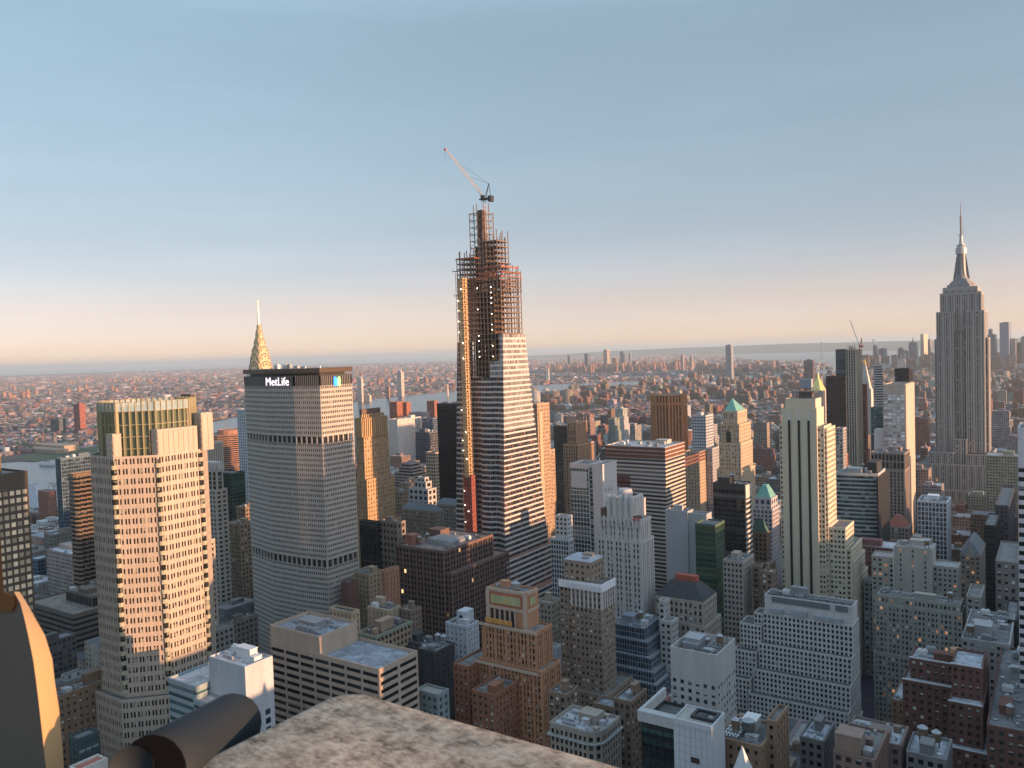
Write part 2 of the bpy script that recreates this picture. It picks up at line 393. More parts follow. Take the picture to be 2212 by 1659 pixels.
def stack(*bs):           # set-back blocks, top first; each starts on the one below
    out = []
    for i, b in enumerate(bs):
        st = {}
        if isinstance(b, tuple) and len(b) == 2: b, st = b
        z0 = 0
        for c in bs[i+1:]:
            c = c[0] if len(c) == 2 else c
            if c[0] <= b[0]+.5 and c[1] >= b[1]-.5 and c[2] <= b[2]+.5 and c[3] >= b[3]-.5: z0 = c[4]-1.3; break
        out.append((rect(b), z0, b[4], st))
    return out
def rooftop(rt, Q, z, n, seed, wmat, head=True):
    rd = random.Random(seed); xs = [q[0] for q in Q]; ys = [q[1] for q in Q]
    x0, x1, y0, y1 = min(xs)+1.2, max(xs)-1.2, min(ys)+1.2, max(ys)-1.2
    if x1-x0 < 4 or y1-y0 < 4: return
    W, D = x1-x0, y1-y0; used = []
    def spot(w, d):
        for _ in range(14):
            x = rd.uniform(x0, max(x0, x1-w)); y = rd.uniform(y0, max(y0, y1-d))
            if x+w > x1 or y+d > y1: continue
            if all(x+w < u[0] or x > u[1] or y+d < u[2] or y > u[3] for u in used):
                used.append((x-.5, x+w+.5, y-.5, y+d+.5)); return x, y
        return None
    w, d, h = min(W*.42, 12), min(D*.4, 11), rd.uniform(3.2, 5.5)
    p = spot(w, d) if head else None
    if p:
        b = MB(); b.box(p[0], p[0]+w, p[1], p[1]+d, z, z+h); b.box(p[0]-.25, p[0]+w+.25, p[1]-.25, p[1]+d+.25, z+h+.003, z+h+.4)
        b.box(p[0]+w*.6, p[0]+w*.6+1.1, p[1]-.12, p[1]-.003, z+.02, z+2.2)
        b.build('bulkhead', wmat, rt)
    if n > 2: n = int(n*1.7)+3
    for k in range(n):
        kind = rd.choice(['cooling', 'cooling', 'duct', 'vent', 'box', 'tank', 'vent', 'duct', 'box', 'pipe', 'pipe', 'hatch', 'vent'])
        if kind == 'pipe':
            p = spot(rd.uniform(4, 9), 1.1)
            if not p: continue
            L = used[-1][1]-p[0]-.6; b = MB(); b.tube((p[0], p[1]+.5, z+.45), (p[0]+L, p[1]+.5, z+.45), .16, n=6); b.tube((p[0], p[1]+.5, z), (p[0], p[1]+.5, z+.6), .2, n=6); b.tube((p[0]+L, p[1]+.5, z), (p[0]+L, p[1]+.5, z+.9), .2, n=6)
            b.build('pipe', rd.choice([METAL, WHITEM]), rt); continue
        if kind == 'hatch':
            p = spot(1.6, 1.6)
            if not p: continue
            b = MB(); b.box(p[0], p[0]+1.3, p[1], p[1]+1.3, z, z+.5); b.box(p[0]-.1, p[0]+1.4, p[1]-.1, p[1]+1.4, z+.503, z+.62); b.build('hatch', rd.choice([METAL, WHITEM]), rt); continue
        if kind == 'cooling':
            p = spot(4.6, 3)
            if not p: continue
            b = MB(); b.box(p[0], p[0]+4.4, p[1], p[1]+2.6, z+.5, z+2.9)
            for i in range(7): b.box(p[0]+.2+i*.6, p[0]+.5+i*.6, p[1]-.08, p[1]-.003, z+.7, z+2.7)
            for i in (0, 1): b.tube((p[0]+1.2+i*2.1, p[1]+1.3, z+2.903), (p[0]+1.2+i*2.1, p[1]+1.3, z+3.5), .85, n=10)
            for i in (.2, 4.0): b.box(p[0]+i, p[0]+i+.25, p[1]+.1, p[1]+2.5, z, z+.497)
            b.build('cooling_unit', rd.choice([METAL, METAL, WHITEM]), rt)
        elif kind == 'duct':
            p = spot(6, 1.6)
            if not p: continue
            b = MB(); b.box(p[0], p[0]+5.6, p[1]+.3, p[1]+1.1, z+.5, z+1.3); b.box(p[0]+5.6, p[0]+6.4, p[1]+.25, p[1]+1.15, z, z+1.35)
            for i in (.4, 2.4, 4.4): b.box(p[0]+i, p[0]+i+.15, p[1]+.4, p[1]+1.0, z, z+.497)
            b.build('duct', METAL, rt)
        elif kind == 'vent':
            p = spot(1.6, 1.6)
            if not p: continue
            b = MB(); b.tube((p[0]+.8, p[1]+.8, z), (p[0]+.8, p[1]+.8, z+1.4), .4, n=8); b.tube((p[0]+.8, p[1]+.8, z+1.4), (p[0]+.8, p[1]+.8, z+1.9), .75, .2, n=8)
            b.build('vent', METAL, rt)
        elif kind == 'box':
            w, d, h = rd.uniform(2, 5), rd.uniform(2, 4), rd.uniform(1.4, 3)
            p = spot(w, d)
            if not p: continue
            b = MB(); b.box(p[0], p[0]+w, p[1], p[1]+d, z, z+h); b.box(p[0]-.12, p[0]+w+.12, p[1]-.12, p[1]+d+.12, z+h+.003, z+h+.22)
            b.box(p[0]+.4, p[0]+w-.4, p[1]-.07, p[1]-.004, z+.5, z+h-.4)
            b.build('roof_unit', rd.choice([METAL, ROOFL, wmat]), rt)
        else:
            p = spot(4, 4)
            if p: water_tank(rt, p[0]+2, p[1]+2, z, rd.uniform(1.5, 1.9))
def water_tank(rt, x, y, z, r=1.8, legs=2.4, mat=None):
    b = MB(); b.tube((x, y, z+legs), (x, y, z+legs+3.4), r, n=14)
    for k in range(3): b.tube((x, y, z+legs+.4+k*1.1), (x, y, z+legs+.5+k*1.1), r+.05, n=14)
    o = b.build('water_tank', mat or WOOD, rt)
    b = MB(); b.tube((x, y, z+legs+3.4), (x, y, z+legs+4.7), r+.12, 0, n=14); b.build('tank_roof', METAL, o)
    b = MB()
    for k in range(4):
        a = math.pi/4+k*math.pi/2; b.bar((x+r*.8*math.cos(a), y+r*.8*math.sin(a), z), (x+r*.75*math.cos(a), y+r*.75*math.sin(a), z+legs), .22)
    b.build('tank_leg', DARKM, o)

# ================================================================ the place
# ---------------------------------------------------------------- ground, river, hills
def flat(name, P, z, mat):
    b = MB(); b.poly([(x, y, z) for x, y in P]); o = b.build(name, mat); return structure(o)
def ground_mat():
    m, t, b = mk('city_ground'); tc = nd(t, 'ShaderNodeTexCoord')
    n1 = nd(t, 'ShaderNodeTexNoise'); n1.inputs['Scale'].default_value = .004; n1.inputs['Detail'].default_value = 10
    vo = nd(t, 'ShaderNodeTexVoronoi'); vo.inputs['Scale'].default_value = .02
    t.links.new(tc.outputs['Object'], n1.inputs['Vector']); t.links.new(tc.outputs['Object'], vo.inputs['Vector'])
    r = nd(t, 'ShaderNodeValToRGB'); e = r.color_ramp.elements
    e[0].position = .35; e[0].color = (.035, .042, .028, 1); e[1].position = .62; e[1].color = (.13, .105, .09, 1)
    t.links.new(n1.outputs[0], r.inputs[0])
    mx = nd(t, 'ShaderNodeMix', data_type='RGBA', blend_type='MULTIPLY'); mx.inputs['Factor'].default_value = .6
    t.links.new(r.outputs[0], mx.inputs['A']); t.links.new(vo.outputs['Color'], mx.inputs['B']); t.links.new(mx.outputs['Result'], b.inputs['Base Color'])
    b.inputs['Roughness'].default_value = .95; return m
def water_mat():
    m, t, b = mk('river_water'); b.inputs['Base Color'].default_value = (.035, .06, .075, 1); b.inputs['Roughness'].default_value = .22
    tc = nd(t, 'ShaderNodeTexCoord'); n = nd(t, 'ShaderNodeTexNoise'); n.inputs['Scale'].default_value = .05; n.inputs['Detail'].default_value = 6
    t.links.new(tc.outputs['Object'], n.inputs['Vector']); bp = nd(t, 'ShaderNodeBump'); bp.inputs['Strength'].default_value = .5; bp.inputs['Distance'].default_value = 3
    t.links.new(n.outputs[0], bp.inputs['Height']); t.links.new(bp.outputs[0], b.inputs['Normal']); return m
GM, WM = ground_mat(), water_mat()
ASPH = wall((.05, .05, .052), var=.2)
disc = lambda r, n=96: [(r*math.cos(2*math.pi*k/n), r*math.sin(2*math.pi*k/n)) for k in range(n)]
flat('sea', disc(90000), -1.2, WM)
LAND = [(3000, -3000), (-9000, -9000), (-38000, -12000), (-36000, 9000), (-31000, 15500), (-23000, 21500), (-17500, 24500), (-11500, 25500), (-7600, 21500), (-5400, 16000), (-4000, 13000), (-3000, 11800), (-2300, 10200),
        (-2000, 9150), (-2000, 8600), (-1500, 7900), (-700, 8350), (300, 8300), (600, 7000), (900, 4000), (3000, 1000)]
flat('ground', LAND, 0, GM)
RIVER = [(-1440, -2500), (-1440, 1900), (-1800, 2600), (-2450, 2950), (-2560, 3500), (-2500, 4500), (-1900, 5400), (-1300, 6600), (-850, 7600), (-600, 8450), (-1450, 8600), (-1900, 8000), (-2050, 7000), (-2600, 5900), (-3250, 5300),
         (-3473,4468), (-3488,4196), (-3447,3899), (-3448,3627), (-3343,3349), (-3200,2750), (-3117,2378), (-2843,1951), (-2560, 1500), (-2289,1154), (-2274,1081), (-2333,1068), (-2500, 700), (-2500, -2500)]
flat('river', RIVER, .35, WM)
flat('creek', [(-2773,1271), (-2655,1285), (-2584,1334), (-2646,1461), (-2535,1402), (-2484,1282), (-2554,1222), (-2645,1214)], .36, WM)
flat('bay', [(-2297,9347), (-2335,9886), (-2070,10082), (-1597,7875), (-1695,7680), (-1895,7880)], .36, WM)
flat('inlet', [(-4944,16098), (-4105,17784), (-2647,20712), (-1897,15393), (-2965,13140), (-3979,13448)], .36, WM)
GREEN = wall((.035, .06, .022), var=.35)
flat('park', [(-2285,1086), (-2427,1113), (-2517,1178), (-2530,1278), (-2480,1369), (-2285,1260), (-2312,1166)], .5, GREEN)
b = MB()      # long blue ridge beyond the harbour
xs = [(1130, 769), (1200, 766.5), (1260, 762), (1330, 757.5), (1400, 754.5), (1480, 751), (1560, 748.5), (1640, 745), (1700, 742), (1800, 741), (1900, 738), (1990, 736.5), (2080, 735), (2160, 733), (2260, 731)]
HB = [(-19598.71,85.41), (-17641.24,97.33), (-16031.27,151.44), (-14321.36,196.03), (-12730.52,211.28), (-11075.17,228.38), (-9545.36,228.33), (-8130.76,243.36), (-7106.35,251.98), (-5615.40,235.30), (-4255.27,233.34), (-3127.66,223.04), (-2093.89,207.73), (-1245.10,203.09), (80.73,189.75)]
YS = [30000-500*k for k in range(15)]
for k in range(14):
    (x0, z0), (x1, z1) = HB[k], HB[k+1]; y0, y1 = YS[k], YS[k+1]
    b.poly([(x0, y0-2500, -1), (x1, y1-2500, -1), (x1, y1, z1), (x0, y0, z0)]); b.poly([(x0, y0, z0), (x1, y1, z1), (x1*1.3, y1+9000, -1), (x0*1.3, y0+9000, -1)])
structure(b.build('hills', wall((.06, .08, .05), var=.3)))

# ---------------------------------------------------------------- octagonal tower with the glass crown
def oct8(x0, y0, x1, y1, c):
    return [(x0+c, y0), (x1-c, y0), (x1, y0+c), (x1, y1-c), (x1-c, y1), (x0+c, y1), (x0, y1-c), (x0, y0+c)]
STONE = (.40, .33, .27)
P = oct8(-424.5, 222, -374.3, 275, 14.5)
gA = glass(c=(.02, .02, .02), blind=(.20, .19, .15), frac=.35, rough=.25)
rt = building('office_tower', 'tall octagonal stone tower with a green glass crown, glowing in the sun', [
    (P, 86, 207, dict(top=1.2)),
    (oct8(-427, 218.5, -371, 279, 15.5), 40, 86.5, dict(top=1.5)),
    (oct8(-431, 214, -366, 284, 17), 0, 52, {})], wm=wall(STONE, rough=.75), gm=gA, bay=1.75, fl=4.9, pier=.34, span=.44, pd=.24, sd=.14, wide=2, landmark='octagonal glass-crowned tower', roofz=.8)
for (x0, x1, y0, y1, z0, z1) in ((-379.5, -374.25, 236.8, 259.5, 206.3, 219.5), (-378.5, -372.6, 261, 268, 206.3, 226), (-394.8, -388.9, 222.05, 226.5, 206.3, 218.3)):   # raised stone corner blocks around the crown
    b = MB(); b.box(x0, x1, y0, y1, z0, z1)
    for k in range(int((z1-z0)/3.2)): b.box(x0+.6, x1-.6, y0-.2, y0-.003, z0+.8+k*3.2, z0+1.6+k*3.2)
    n = max(1, int((y1-y0)/2.6))
    for k in range(n): b.box(x1+.003, x1+.3, y0+k*(y1-y0)/n+.3, y0+k*(y1-y0)/n+1.2, z0+.5, z1-1)
    b.build('corner_block', wall(STONE, rough=.75), rt)
for (x, y) in ((-389, 222), (-374.3, 236.5), (-374.3, 260.5)):      # glazed corner bays with stone bands
    b = MB(); b.prism(oct8(x-1.35, y-1.15, x+1.15, y+1.35, .7), 88, 205, bay=3, fl=4.9, cap=False); b.build('corner_bay', gA, rt)
    for k in range(24):
        z = 88+k*4.9; b = MB(); b.prism(oct8(x-1.5, y-1.3, x+1.3, y+1.5, .75), z, z+2.1); b.build('bay_band', wall((.36, .33, .24)), rt)
P2 = oct8(-421, 226, -378.5, 271, 13)
gcr = plain((.12, .15, .10), .3, .2, name='crown_glass'); gclear = plain((.5, .62, .62), .15, 0, name='clear_glass', alpha=.45)
b = MB(); b.prism(inset(P2, 1.2), 205, 229, cap=True); b.build('crown_screen', gcr, rt)
b = MB(); b.prism(P2, 229, 233.3, cap=False); b.build('crown_glazing', gclear, rt)
b = MB(); n = len(P2)
for k in range(n):
    a, c = P2[k], P2[(k+1) % n]; L = math.hypot(c[0]-a[0], c[1]-a[1]); q = max(2, round(L/3.2)); nx, ny = (c[1]-a[1])/L, -(c[0]-a[0])/L
    for i in range(q+1):
        x, y = lerp(a, c, i/q); tx, ty = (c[0]-a[0])/L*.13, (c[1]-a[1])/L*.13
        b.hexa([(x-tx+nx*.6, y-ty+ny*.6, 205), (x+tx+nx*.6, y+ty+ny*.6, 205), (x+tx-nx*1.1, y+ty-ny*1.1, 205), (x-tx-nx*1.1, y-ty-ny*1.1, 205),
                (x-tx+nx*.6, y-ty+ny*.6, 233.8), (x+tx+nx*.6, y+ty+ny*.6, 233.8), (x+tx-nx*1.1, y+ty-ny*1.1, 233.8), (x-tx-nx*1.1, y-ty-ny*1.1, 233.8)])
    for z in (210, 216, 222, 228.8, 233.4):
        b.hexa([(a[0]+nx*.2, a[1]+ny*.2, z), (c[0]+nx*.2, c[1]+ny*.2, z), (c[0], c[1], z), (a[0], a[1], z), (a[0]+nx*.2, a[1]+ny*.2, z+.3), (c[0]+nx*.2, c[1]+ny*.2, z+.3), (c[0], c[1], z+.3), (a[0], a[1], z+.3)])
b.build('crown_fin', plain((.33, .29, .18), .5, .1, name='bronze_fin'), rt)

# ---------------------------------------------------------------- broad faceted slab with the lettering on top
ML = [(-492, 401), (-461, 401), (-437.5, 404.2), (-437.5, 435), (-461, 439.5), (-492, 439.5), (-527, 431), (-527, 409.5)]
pc = (.36, .33, .30)
gB = glass(c=(.018, .018, .02), blind=(.25, .23, .2), frac=.1, rough=.25)
stm = dict(top=.3, noroof=True)
rt = building('office_tower', 'broad faceted concrete slab tower with white lettering under its dark flat roof', [
    (ML, 196.5, 233, dict(stm)), (ML, 107.5, 191.5, dict(stm)), (ML, 0, 102, dict(stm))], wm=wall(pc, var=.08), gm=gB, bay=1.85, fl=3.62, pier=.42, span=.50, pd=.45, sd=.62, landmark='lettered slab')
for z0, z1 in ((191, 197), (101.5, 108)):
    b = MB(); b.prism(inset(ML, 1.6), z0-.5, z1+.5); b.build('machine_floor', wall((.03, .03, .032)), rt)
for z0, z1 in ((191.2, 196.7), (101.7, 107.7)):
    for k in range(8):
        a, c = inset(ML, .3)[k], inset(ML, .3)[(k+1) % 8]; L = math.hypot(c[0]-a[0], c[1]-a[1]); q = max(2, round(L/5))
        for i in range(1, q+1):
            x, y = lerp(a, c, i/q); b = MB(); b.box(x-.55, x+.55, y-.55, y+.55, z0, z1); b.build('column', wall(pc), rt)
M2 = inset(ML, .5)
b = MB(); b.prism(M2, 233.02, 240.3); b.build('crown_wall', wall((.05, .048, .045)), rt)
b = MB()
for k in range(8):
    a, c = ML[k], ML[(k+1) % 8]; L = math.hypot(c[0]-a[0], c[1]-a[1]); q = max(2, round(L/1.85)); nx, ny = (c[1]-a[1])/L, -(c[0]-a[0])/L
    for i in range(q+1):
        x, y = lerp(a, c, i/q); b.box(x-.3, x+.3, y-.3, y+.3, 233.05, 240.3)
b.build('crown_fin', wall((.17, .16, .15)), rt)
b = MB(); b.prism(inset(ML, 3.5), 240.3, 242.6); b.build('roof_recess', DARKM, rt)
b = MB(); b.prism(inset(ML, -.9), 242.3, 245.6); b.build('roof_slab', wall((.07, .045, .03), rough=.5), rt)
rooftop(rt, inset(ML, 9), 245.6, 3, 6, DARKM, head=False)
def text(body, size, depth, mat, name, parent, loc, rot, xs=1.0):
    cu = bpy.data.curves.new('t', 'FONT'); cu.body = body; cu.size = size; cu.extrude = depth; cu.offset = 0; cu.space_character = 1.06; cu.align_x = 'CENTER'
    o = bpy.data.objects.new('t', cu); COL.objects.link(o); bpy.context.view_layer.update()
    me = bpy.data.meshes.new_from_object(o.evaluated_get(bpy.context.evaluated_depsgraph_get())); COL.objects.unlink(o); bpy.data.objects.remove(o)
    me.materials.clear(); me.materials.append(mat); q = bpy.data.objects.new(name, me); COL.objects.link(q)
    q.parent = parent; q.location = Vector(loc)-parent.location; q.rotation_euler = rot; q.scale = (xs, 1, 1); return q
text('MetLife', 8.6, .25, plain((1, .86, .9), emit=.45, name='sign_white'), 'lettering', rt, (-478.5, 400.3, 233.6), (R(90), 0, 0), .93)
b = MB(); lg = []
for s, nm in ((-1, 'blue_leaf'), (1, 'green_leaf')):
    b = MB(); prof = [(0, 0), (3.1, 0), (3.3, 3.5), (3.0, 5.6), (2.2, 7.0), (1.3, 6.6), (.5, 5.4), (0, 3.6)]
    yc = 420; pts = [(yc+s*(p if True else p)-s*.0, 232.2+q) for p, q in prof]
    if s == -1: pts = [(yc-3.3+(3.3-(p)), 232.2+q) for p, q in prof]
    if s == 1: pts = [(yc+p, 232.2+q) for p, q in prof]
    if s == -1: pts = pts[::-1]
    b.poly([(-436.3, y, z) for y, z in pts])
    for i in range(len(pts)):
        (ya, za), (yb, zb) = pts[i], pts[(i+1) % len(pts)]; b.poly([(-436.9, ya, za), (-436.9, yb, zb), (-436.3, yb, zb), (-436.3, ya, za)])
    b.build(nm, plain((.02, .22, .85) if s == -1 else (.18, .62, .15), emit=.9, name='sign_colour'), rt)

# ---------------------------------------------------------------- slender spire of steel arches
rt = root('skyscraper', -724, 580, 'slender stone skyscraper topped by gleaming steel arches and a needle, behind the lettered slab', 'skyscraper')
cxx, cyy = -726, 586
ST = plain((.62, .50, .32), .38, .6, name='sunlit_steel')  # gold of the low sun is put into the steel colour
b = MB(); b.box(cxx-10.5, cxx+10.5, cyy-10.5, cyy+10.5, 0, 241)
o = b.build('wall', wall((.45, .43, .4)), rt)
b = MB(); tri = MB(); dk = MB()
lv = [(9.0, 240, 12), (7.8, 249, 11.6), (6.3, 258, 10.5), (4.5, 266, 11), (3.0, 274, 12), (1.8, 284, 8)]
def archface(mb, hw, zb, h, dist, ax, sg, n=14):
    pts = [(hw*math.sin(math.pi*(i/n-.5)), zb+h*(math.cos(math.pi*(i/n-.5)))**.8) for i in range(n+1)]
    def W(u, z, d): return (cxx+u, cyy+sg*d, z) if ax == 1 else (cxx+sg*d, cyy+u, z)
    pts = [(p, q) for p, q in pts]
    f = [W(u, z, dist) for u, z in pts]; mb.poly(f)
    for i in range(n): mb.poly([W(*pts[i], dist), W(*pts[i+1], dist), W(*pts[i+1], dist-1.9), W(*pts[i], dist-1.9)])
    return W
for i, (hw, zb, h) in enumerate(lv):
    for ax in (0, 1):
        for sg in (-1, 1):
            d = hw+.25; W = archface(b, hw, zb, h, d, ax, sg)
            nt_ = 5 if hw > 8 else 3
            for k in range(nt_):
                a = math.pi*((k+1)/(nt_+1)-.5); u = hw*.78*math.sin(a); z = zb+h*.72*math.cos(a); s = hw*.085+.35
                dk.poly([W(u-s, z-s*1.2, d+.06), W(u+s, z-s*1.2, d+.06), W(u, z+s*1.5, d+.06)])
            for k in range(18):          # dark joint along each arch
                a0, a1 = math.pi*(k/18-.5), math.pi*((k+1)/18-.5)
                q0, q1 = (hw*.97*math.sin(a0), zb+h*.97*math.cos(a0)**.8), (hw*.97*math.sin(a1), zb+h*.97*max(0, math.cos(a1))**.8)
                g0, g1 = (q0[0]*.93, zb+(q0[1]-zb)*.93), (q1[0]*.93, zb+(q1[1]-zb)*.93)
                dk.poly([W(*q0, d+.05), W(*q1, d+.05), W(*g1, d+.05), W(*g0, d+.05)])
    if i < 5: b.box(cxx-hw+1, cxx+hw-1, cyy-hw+1, cyy+hw-1, zb-2, lv[i+1][1]+1)
b.lathe(cxx, cyy, [(2.2, 276), (1.7, 288), (1.1, 297), (.75, 303), (.55, 311), (.5, 314), (.7, 315), (.7, 318), (0, 319)], 8)
b.build('steel_crown', ST, rt); dk.build('arch_window', wall((.05, .04, .035)), rt)
HERO.append((cxx-17, cxx+17, cyy-17, cyy+17, 240, 'steel-arched spire'))

# ---------------------------------------------------------------- tower under construction in the centre
rt = root('skyscraper', -395, 560, 'huge tapering skyscraper under construction, bare steel floors above banded glass, centre of the view', 'skyscraper')
def tap(x, y, z):          # the tower narrows as it rises
    t = (z-64)/(246-64); return (x*(1-t)+(-411+(x+420)*.92)*t, y*(1-t)+(530+(y-530)*.50)*t)
BP = [(-420, 530), (-406, 530), (-405, 535), (-394, 535), (-393, 530), (-384, 530), (-380.5, 533.5), (-377, 533.5), (-370, 530), (-370, 600), (-420, 600)]
band = wall((.50, .48, .47), rough=.4, var=.06); gOV = glass(c=(.032, .030, .036), blind=(.20, .10, .065), frac=.32, rough=.06, metal=.25)  # coppery blind tone stands in for orange reflections on the glass
mw, mg, cells = MB(), MB(), []; mp = MB()
st = dict(BASE); st.update(bay=1.6, fl=4.25, pier=.0, span=.36, pd=.3, sd=.4, top=0)
def seg(z0, z1, P, cap=True, mg=mg, **kw):
    s2 = dict(st); s2.update(kw); A = [tap(x, y, z0) for x, y in P]; B = [tap(x, y, z1) for x, y in P]; n = len(P)
    mg.prism(A, z0, z1, B, bay=1.6, fl=4.25, cap=cap)
    for k in range(n): facade(mw, mw, cells, A[k], A[(k+1) % n], B[k], B[(k+1) % n], z0, z1, s2)
seg(60, 128, BP, cap=False); seg(128, 187, BP, cap=False, span=.30); seg(187, 233, BP)
UPP = [(-376, 534), (-370, 530.2), (-370, 600), (-376, 600)]
seg(233.02, 246, mg=mp, P=[(-384, 530), (-370, 530), (-370, 600), (-384, 600)]); seg(246.02, 267, UPP, mg=mp); seg(233.02, 262, [(-420, 530), (-409, 530), (-409, 545), (-420, 545)], span=.12)
sd2 = tap(-370.0, 530, 190), tap(-370.0, 598, 190), tap(-370.0, 598, 233), tap(-370.0, 530, 233)
mp.poly([(p[0]+.06, p[1]+.3, z) for p, z in zip(sd2, (190, 190, 233, 233))], [(0, 0), (40, 0), (40, 10), (0, 10)])  # pale sheet over the west glass, painted as reflected sky
mw.build('floor_band', band, rt); stuff(mg.build('window', gOV, rt)); stuff(mp.build('upper_window', glass(c=(.22, .20, .19), blind=(.28, .26, .25), frac=.3, rough=.25), rt))  # upper glass paled, sky reflection put into its colour
b = MB()                       # thin vertical glazing bars
for k in range(len(BP)):
    a, c = BP[k], BP[(k+1) % len(BP)]; L = math.hypot(c[0]-a[0], c[1]-a[1]); q = max(1, round(L/1.6))
    if (c[1]-a[1])/L*a[0]-(c[0]-a[0])/L*a[1] > 0: continue
    nx, ny = (c[1]-a[1])/L*.12, -(c[0]-a[0])/L*.12
    for i in range(q+1):
        x, y = lerp(a, c, i/q); A = tap(x, y, 60); B = tap(x, y, 232.9)
        b.bar((A[0]+nx, A[1]+ny, 60), (B[0]+nx, B[1]+ny, 232.9), .11)
b.build('glazing_bar', METAL, rt)
def frame(x0, x1, y0, y1, z0, z1, fl=4.25, sp=3.6, diag=False, slab=True, name='steel_frame', topcol=3.0):
    c = MB(); s = MB(); nx_, ny_ = max(1, round((x1-x0)/sp)), max(1, round((y1-y0)/sp))
    X = [x0+(x1-x0)*i/nx_ for i in range(nx_+1)]; Y = [y0+(y1-y0)*i/ny_ for i in range(ny_+1)]
    nf = int((z1-z0)/fl)
    for i, x in enumerate(X):
        for j, y in enumerate(Y):
            if 0 < i < nx_ and 0 < j < ny_: continue
            c.box(x-.27, x+.27, y-.27, y+.27, z0, z1+topcol*((i+j) % 2))
    for f in range(1, nf+1):
        z = z0+f*fl
        for y in (y0, y1): c.box(x0+.28, x1-.28, y-.15, y+.15, z-.55, z-.03)
        for x in (x0, x1): c.box(x-.15, x+.15, y0+.28, y1-.28, z-.56, z-.04)
        if slab and f < nf+1: s.box(x0+.3, x1-.3, y0+.3, y1-.3, z-.02, z+.3)
        if diag:
            for i in range(nx_):
                a, bb = (X[i], X[i+1]) if (i+f) % 2 else (X[i+1], X[i]); c.bar((a, y0, z-fl), (bb, y0, z-.3), .2)
            for j in range(ny_):
                a, bb = (Y[j], Y[j+1]) if (j+f) % 2 else (Y[j+1], Y[j]); c.bar((x1, a, z-fl), (x1, bb, z-.3), .2)
    o = c.build(name, STEEL, rt)
    if slab: s.build('floor_deck', RUST, rt)
    return o
frame(-407.5, -376.6, 531.2, 562, 233.1, 246.5, diag=False)
frame(-407.5, -366, 531.2, 560, 246.6, 312, topcol=1)
frame(-386, -369, 532, 548, 316, 345, diag=False, slab=True, topcol=5)
frame(-386, -363, 533, 556, 300, 318, slab=False, topcol=4)
frame(-396.5, -381.5, 534, 546, 316, 366, fl=5.5, sp=7.5, diag=True, slab=False, topcol=7)
frame(-409, -392, 531.5, 549, 262, 330, topcol=6)
b = MB()                       # concrete core and fireproofed inner walls behind the steel
b.box(-400, -380, 541, 556, 233.2, 300); b.box(-398, -384, 541.5, 552, 300.01, 340); b.box(-391.5, -386, 537, 543, 340.01, 368)
b.build('core', wall((.10, .06, .04)), rt)
rd = random.Random(3)
b = MB()
for k in range(16):
    for x in (-378.8, -373.8, -369.5):
        if rd.random() < .55: b.box(x-1.9, x+1.9, 538, 538.4, 247+k*4.25, 250+k*4.25)
b.build('lining_panel', wall((.42, .22, .06)), rt)
b = MB()                       # red safety netting strung round the upper floors
for z, (x0, x1, y0, y1) in ((315.4, (-387, -364, 530.7, 557)), (320, (-387, -365, 530.7, 556)), (312.2, (-408, -365, 530.4, 561)), (329, (-410, -391.5, 531, 549))):
    for a in ((x0, y0, x1, y0), (x1, y0, x1, y1)):
        b.hexa([(a[0], a[1], z), (a[2]+.05, a[1], z), (a[2]+.05, a[3]+.05, z), (a[0], a[3]+.05, z), (a[0], a[1], z+1.3), (a[2]+.05, a[1], z+1.3), (a[2]+.05, a[3]+.05, z+1.3), (a[0], a[3]+.05, z+1.3)])
b.build('safety_netting', wall((.34, .10, .06)), rt)
b = MB()                       # outrigger catch platforms
for (x, z) in ((-412.5, 320), (-412, 300)): b.box(x-.5, x+5, 530, 534, z, z+.3); b.bar((x-.5, 530, z+2.2), (x+1, 530, z), .15)
b.box(-364, -359.5, 534, 538, 322, 322.3); b.build('catch_platform', DARKM, rt)
# builders' hoist: lattice mast, rails and cladding panels up the north face
hx_, hy_ = -399.5, 529.2
b = MB()
for x in (-404, -395.3, -392.6):
    for y in (522.6, 530.2): b.box(x-.16, x+.16, y-.16, y+.16, 60, 318)
for i in range(86):
    z = 60+i*3; b.box(-403.8, -395.5, 522.5, 522.7, z, z+.18); b.bar((-404, 522.6, z), (-402, 522.6, z+3), .1); b.bar((-395.3, 522.6, z), (-392.6, 522.6, z+3), .1); b.box(-395.4, -395.2, 522.8, 530, z, z+.18)
    b.bar((-404, 522.6, z), (-404, 530.2, z+3), .1)
b.build('hoist_mast', STEEL, rt)
b = MB()
for i in range(38):
    z = 152+i*4.25
    b.box(-402.2, -397.6, 523.2, 529.6, z+.35, z+4.1) if i % 1 == 0 else None
b.build('hoist_panel', wall((.55, .36, .20), var=.25), rt)
b = MB()
for i in range(38):
    z = 152+i*4.25; b.box(-397.59, -397.45, 524.2, 526.2, z+1.1, z+2.9)
b.build('hoist_opening', DARKM, rt)
b = MB()
for i in range(22): b.box(-403.6, -395.6, 523.4, 529.6, 61+i*4.25, 64.9+i*4.25)
b.build('hoist_netting', wall((.26, .06, .05), var=.2), rt)
lb = MB(); lb.tube((0, 0, -.22), (0, 0, .22), .22, n=6)
me_ = None
rl = random.Random(21); pts = [(-402.2+rl.choice([0, 0, 3.5]), 522.2, 64+i*8.5+rl.uniform(-2.5, 2.5)) for i in range(29) if rl.random() < .62]
rd = random.Random(8)
for k in range(17):
    for x in (-390.5, -384.5, -377, -371): 
        if rd.random() < .35: pts.append((x, 533.2, 237+k*4.25))
for i, p in enumerate(pts):
    if me_ is None: me_ = bpy.data.meshes.new('work_light'); me_.from_pydata(lb.v, [], lb.f); me_.materials.append(BULB)
    o = bpy.data.objects.new('work_light', me_); COL.objects.link(o); o.parent = rt; o.location = Vector(p)-rt.location
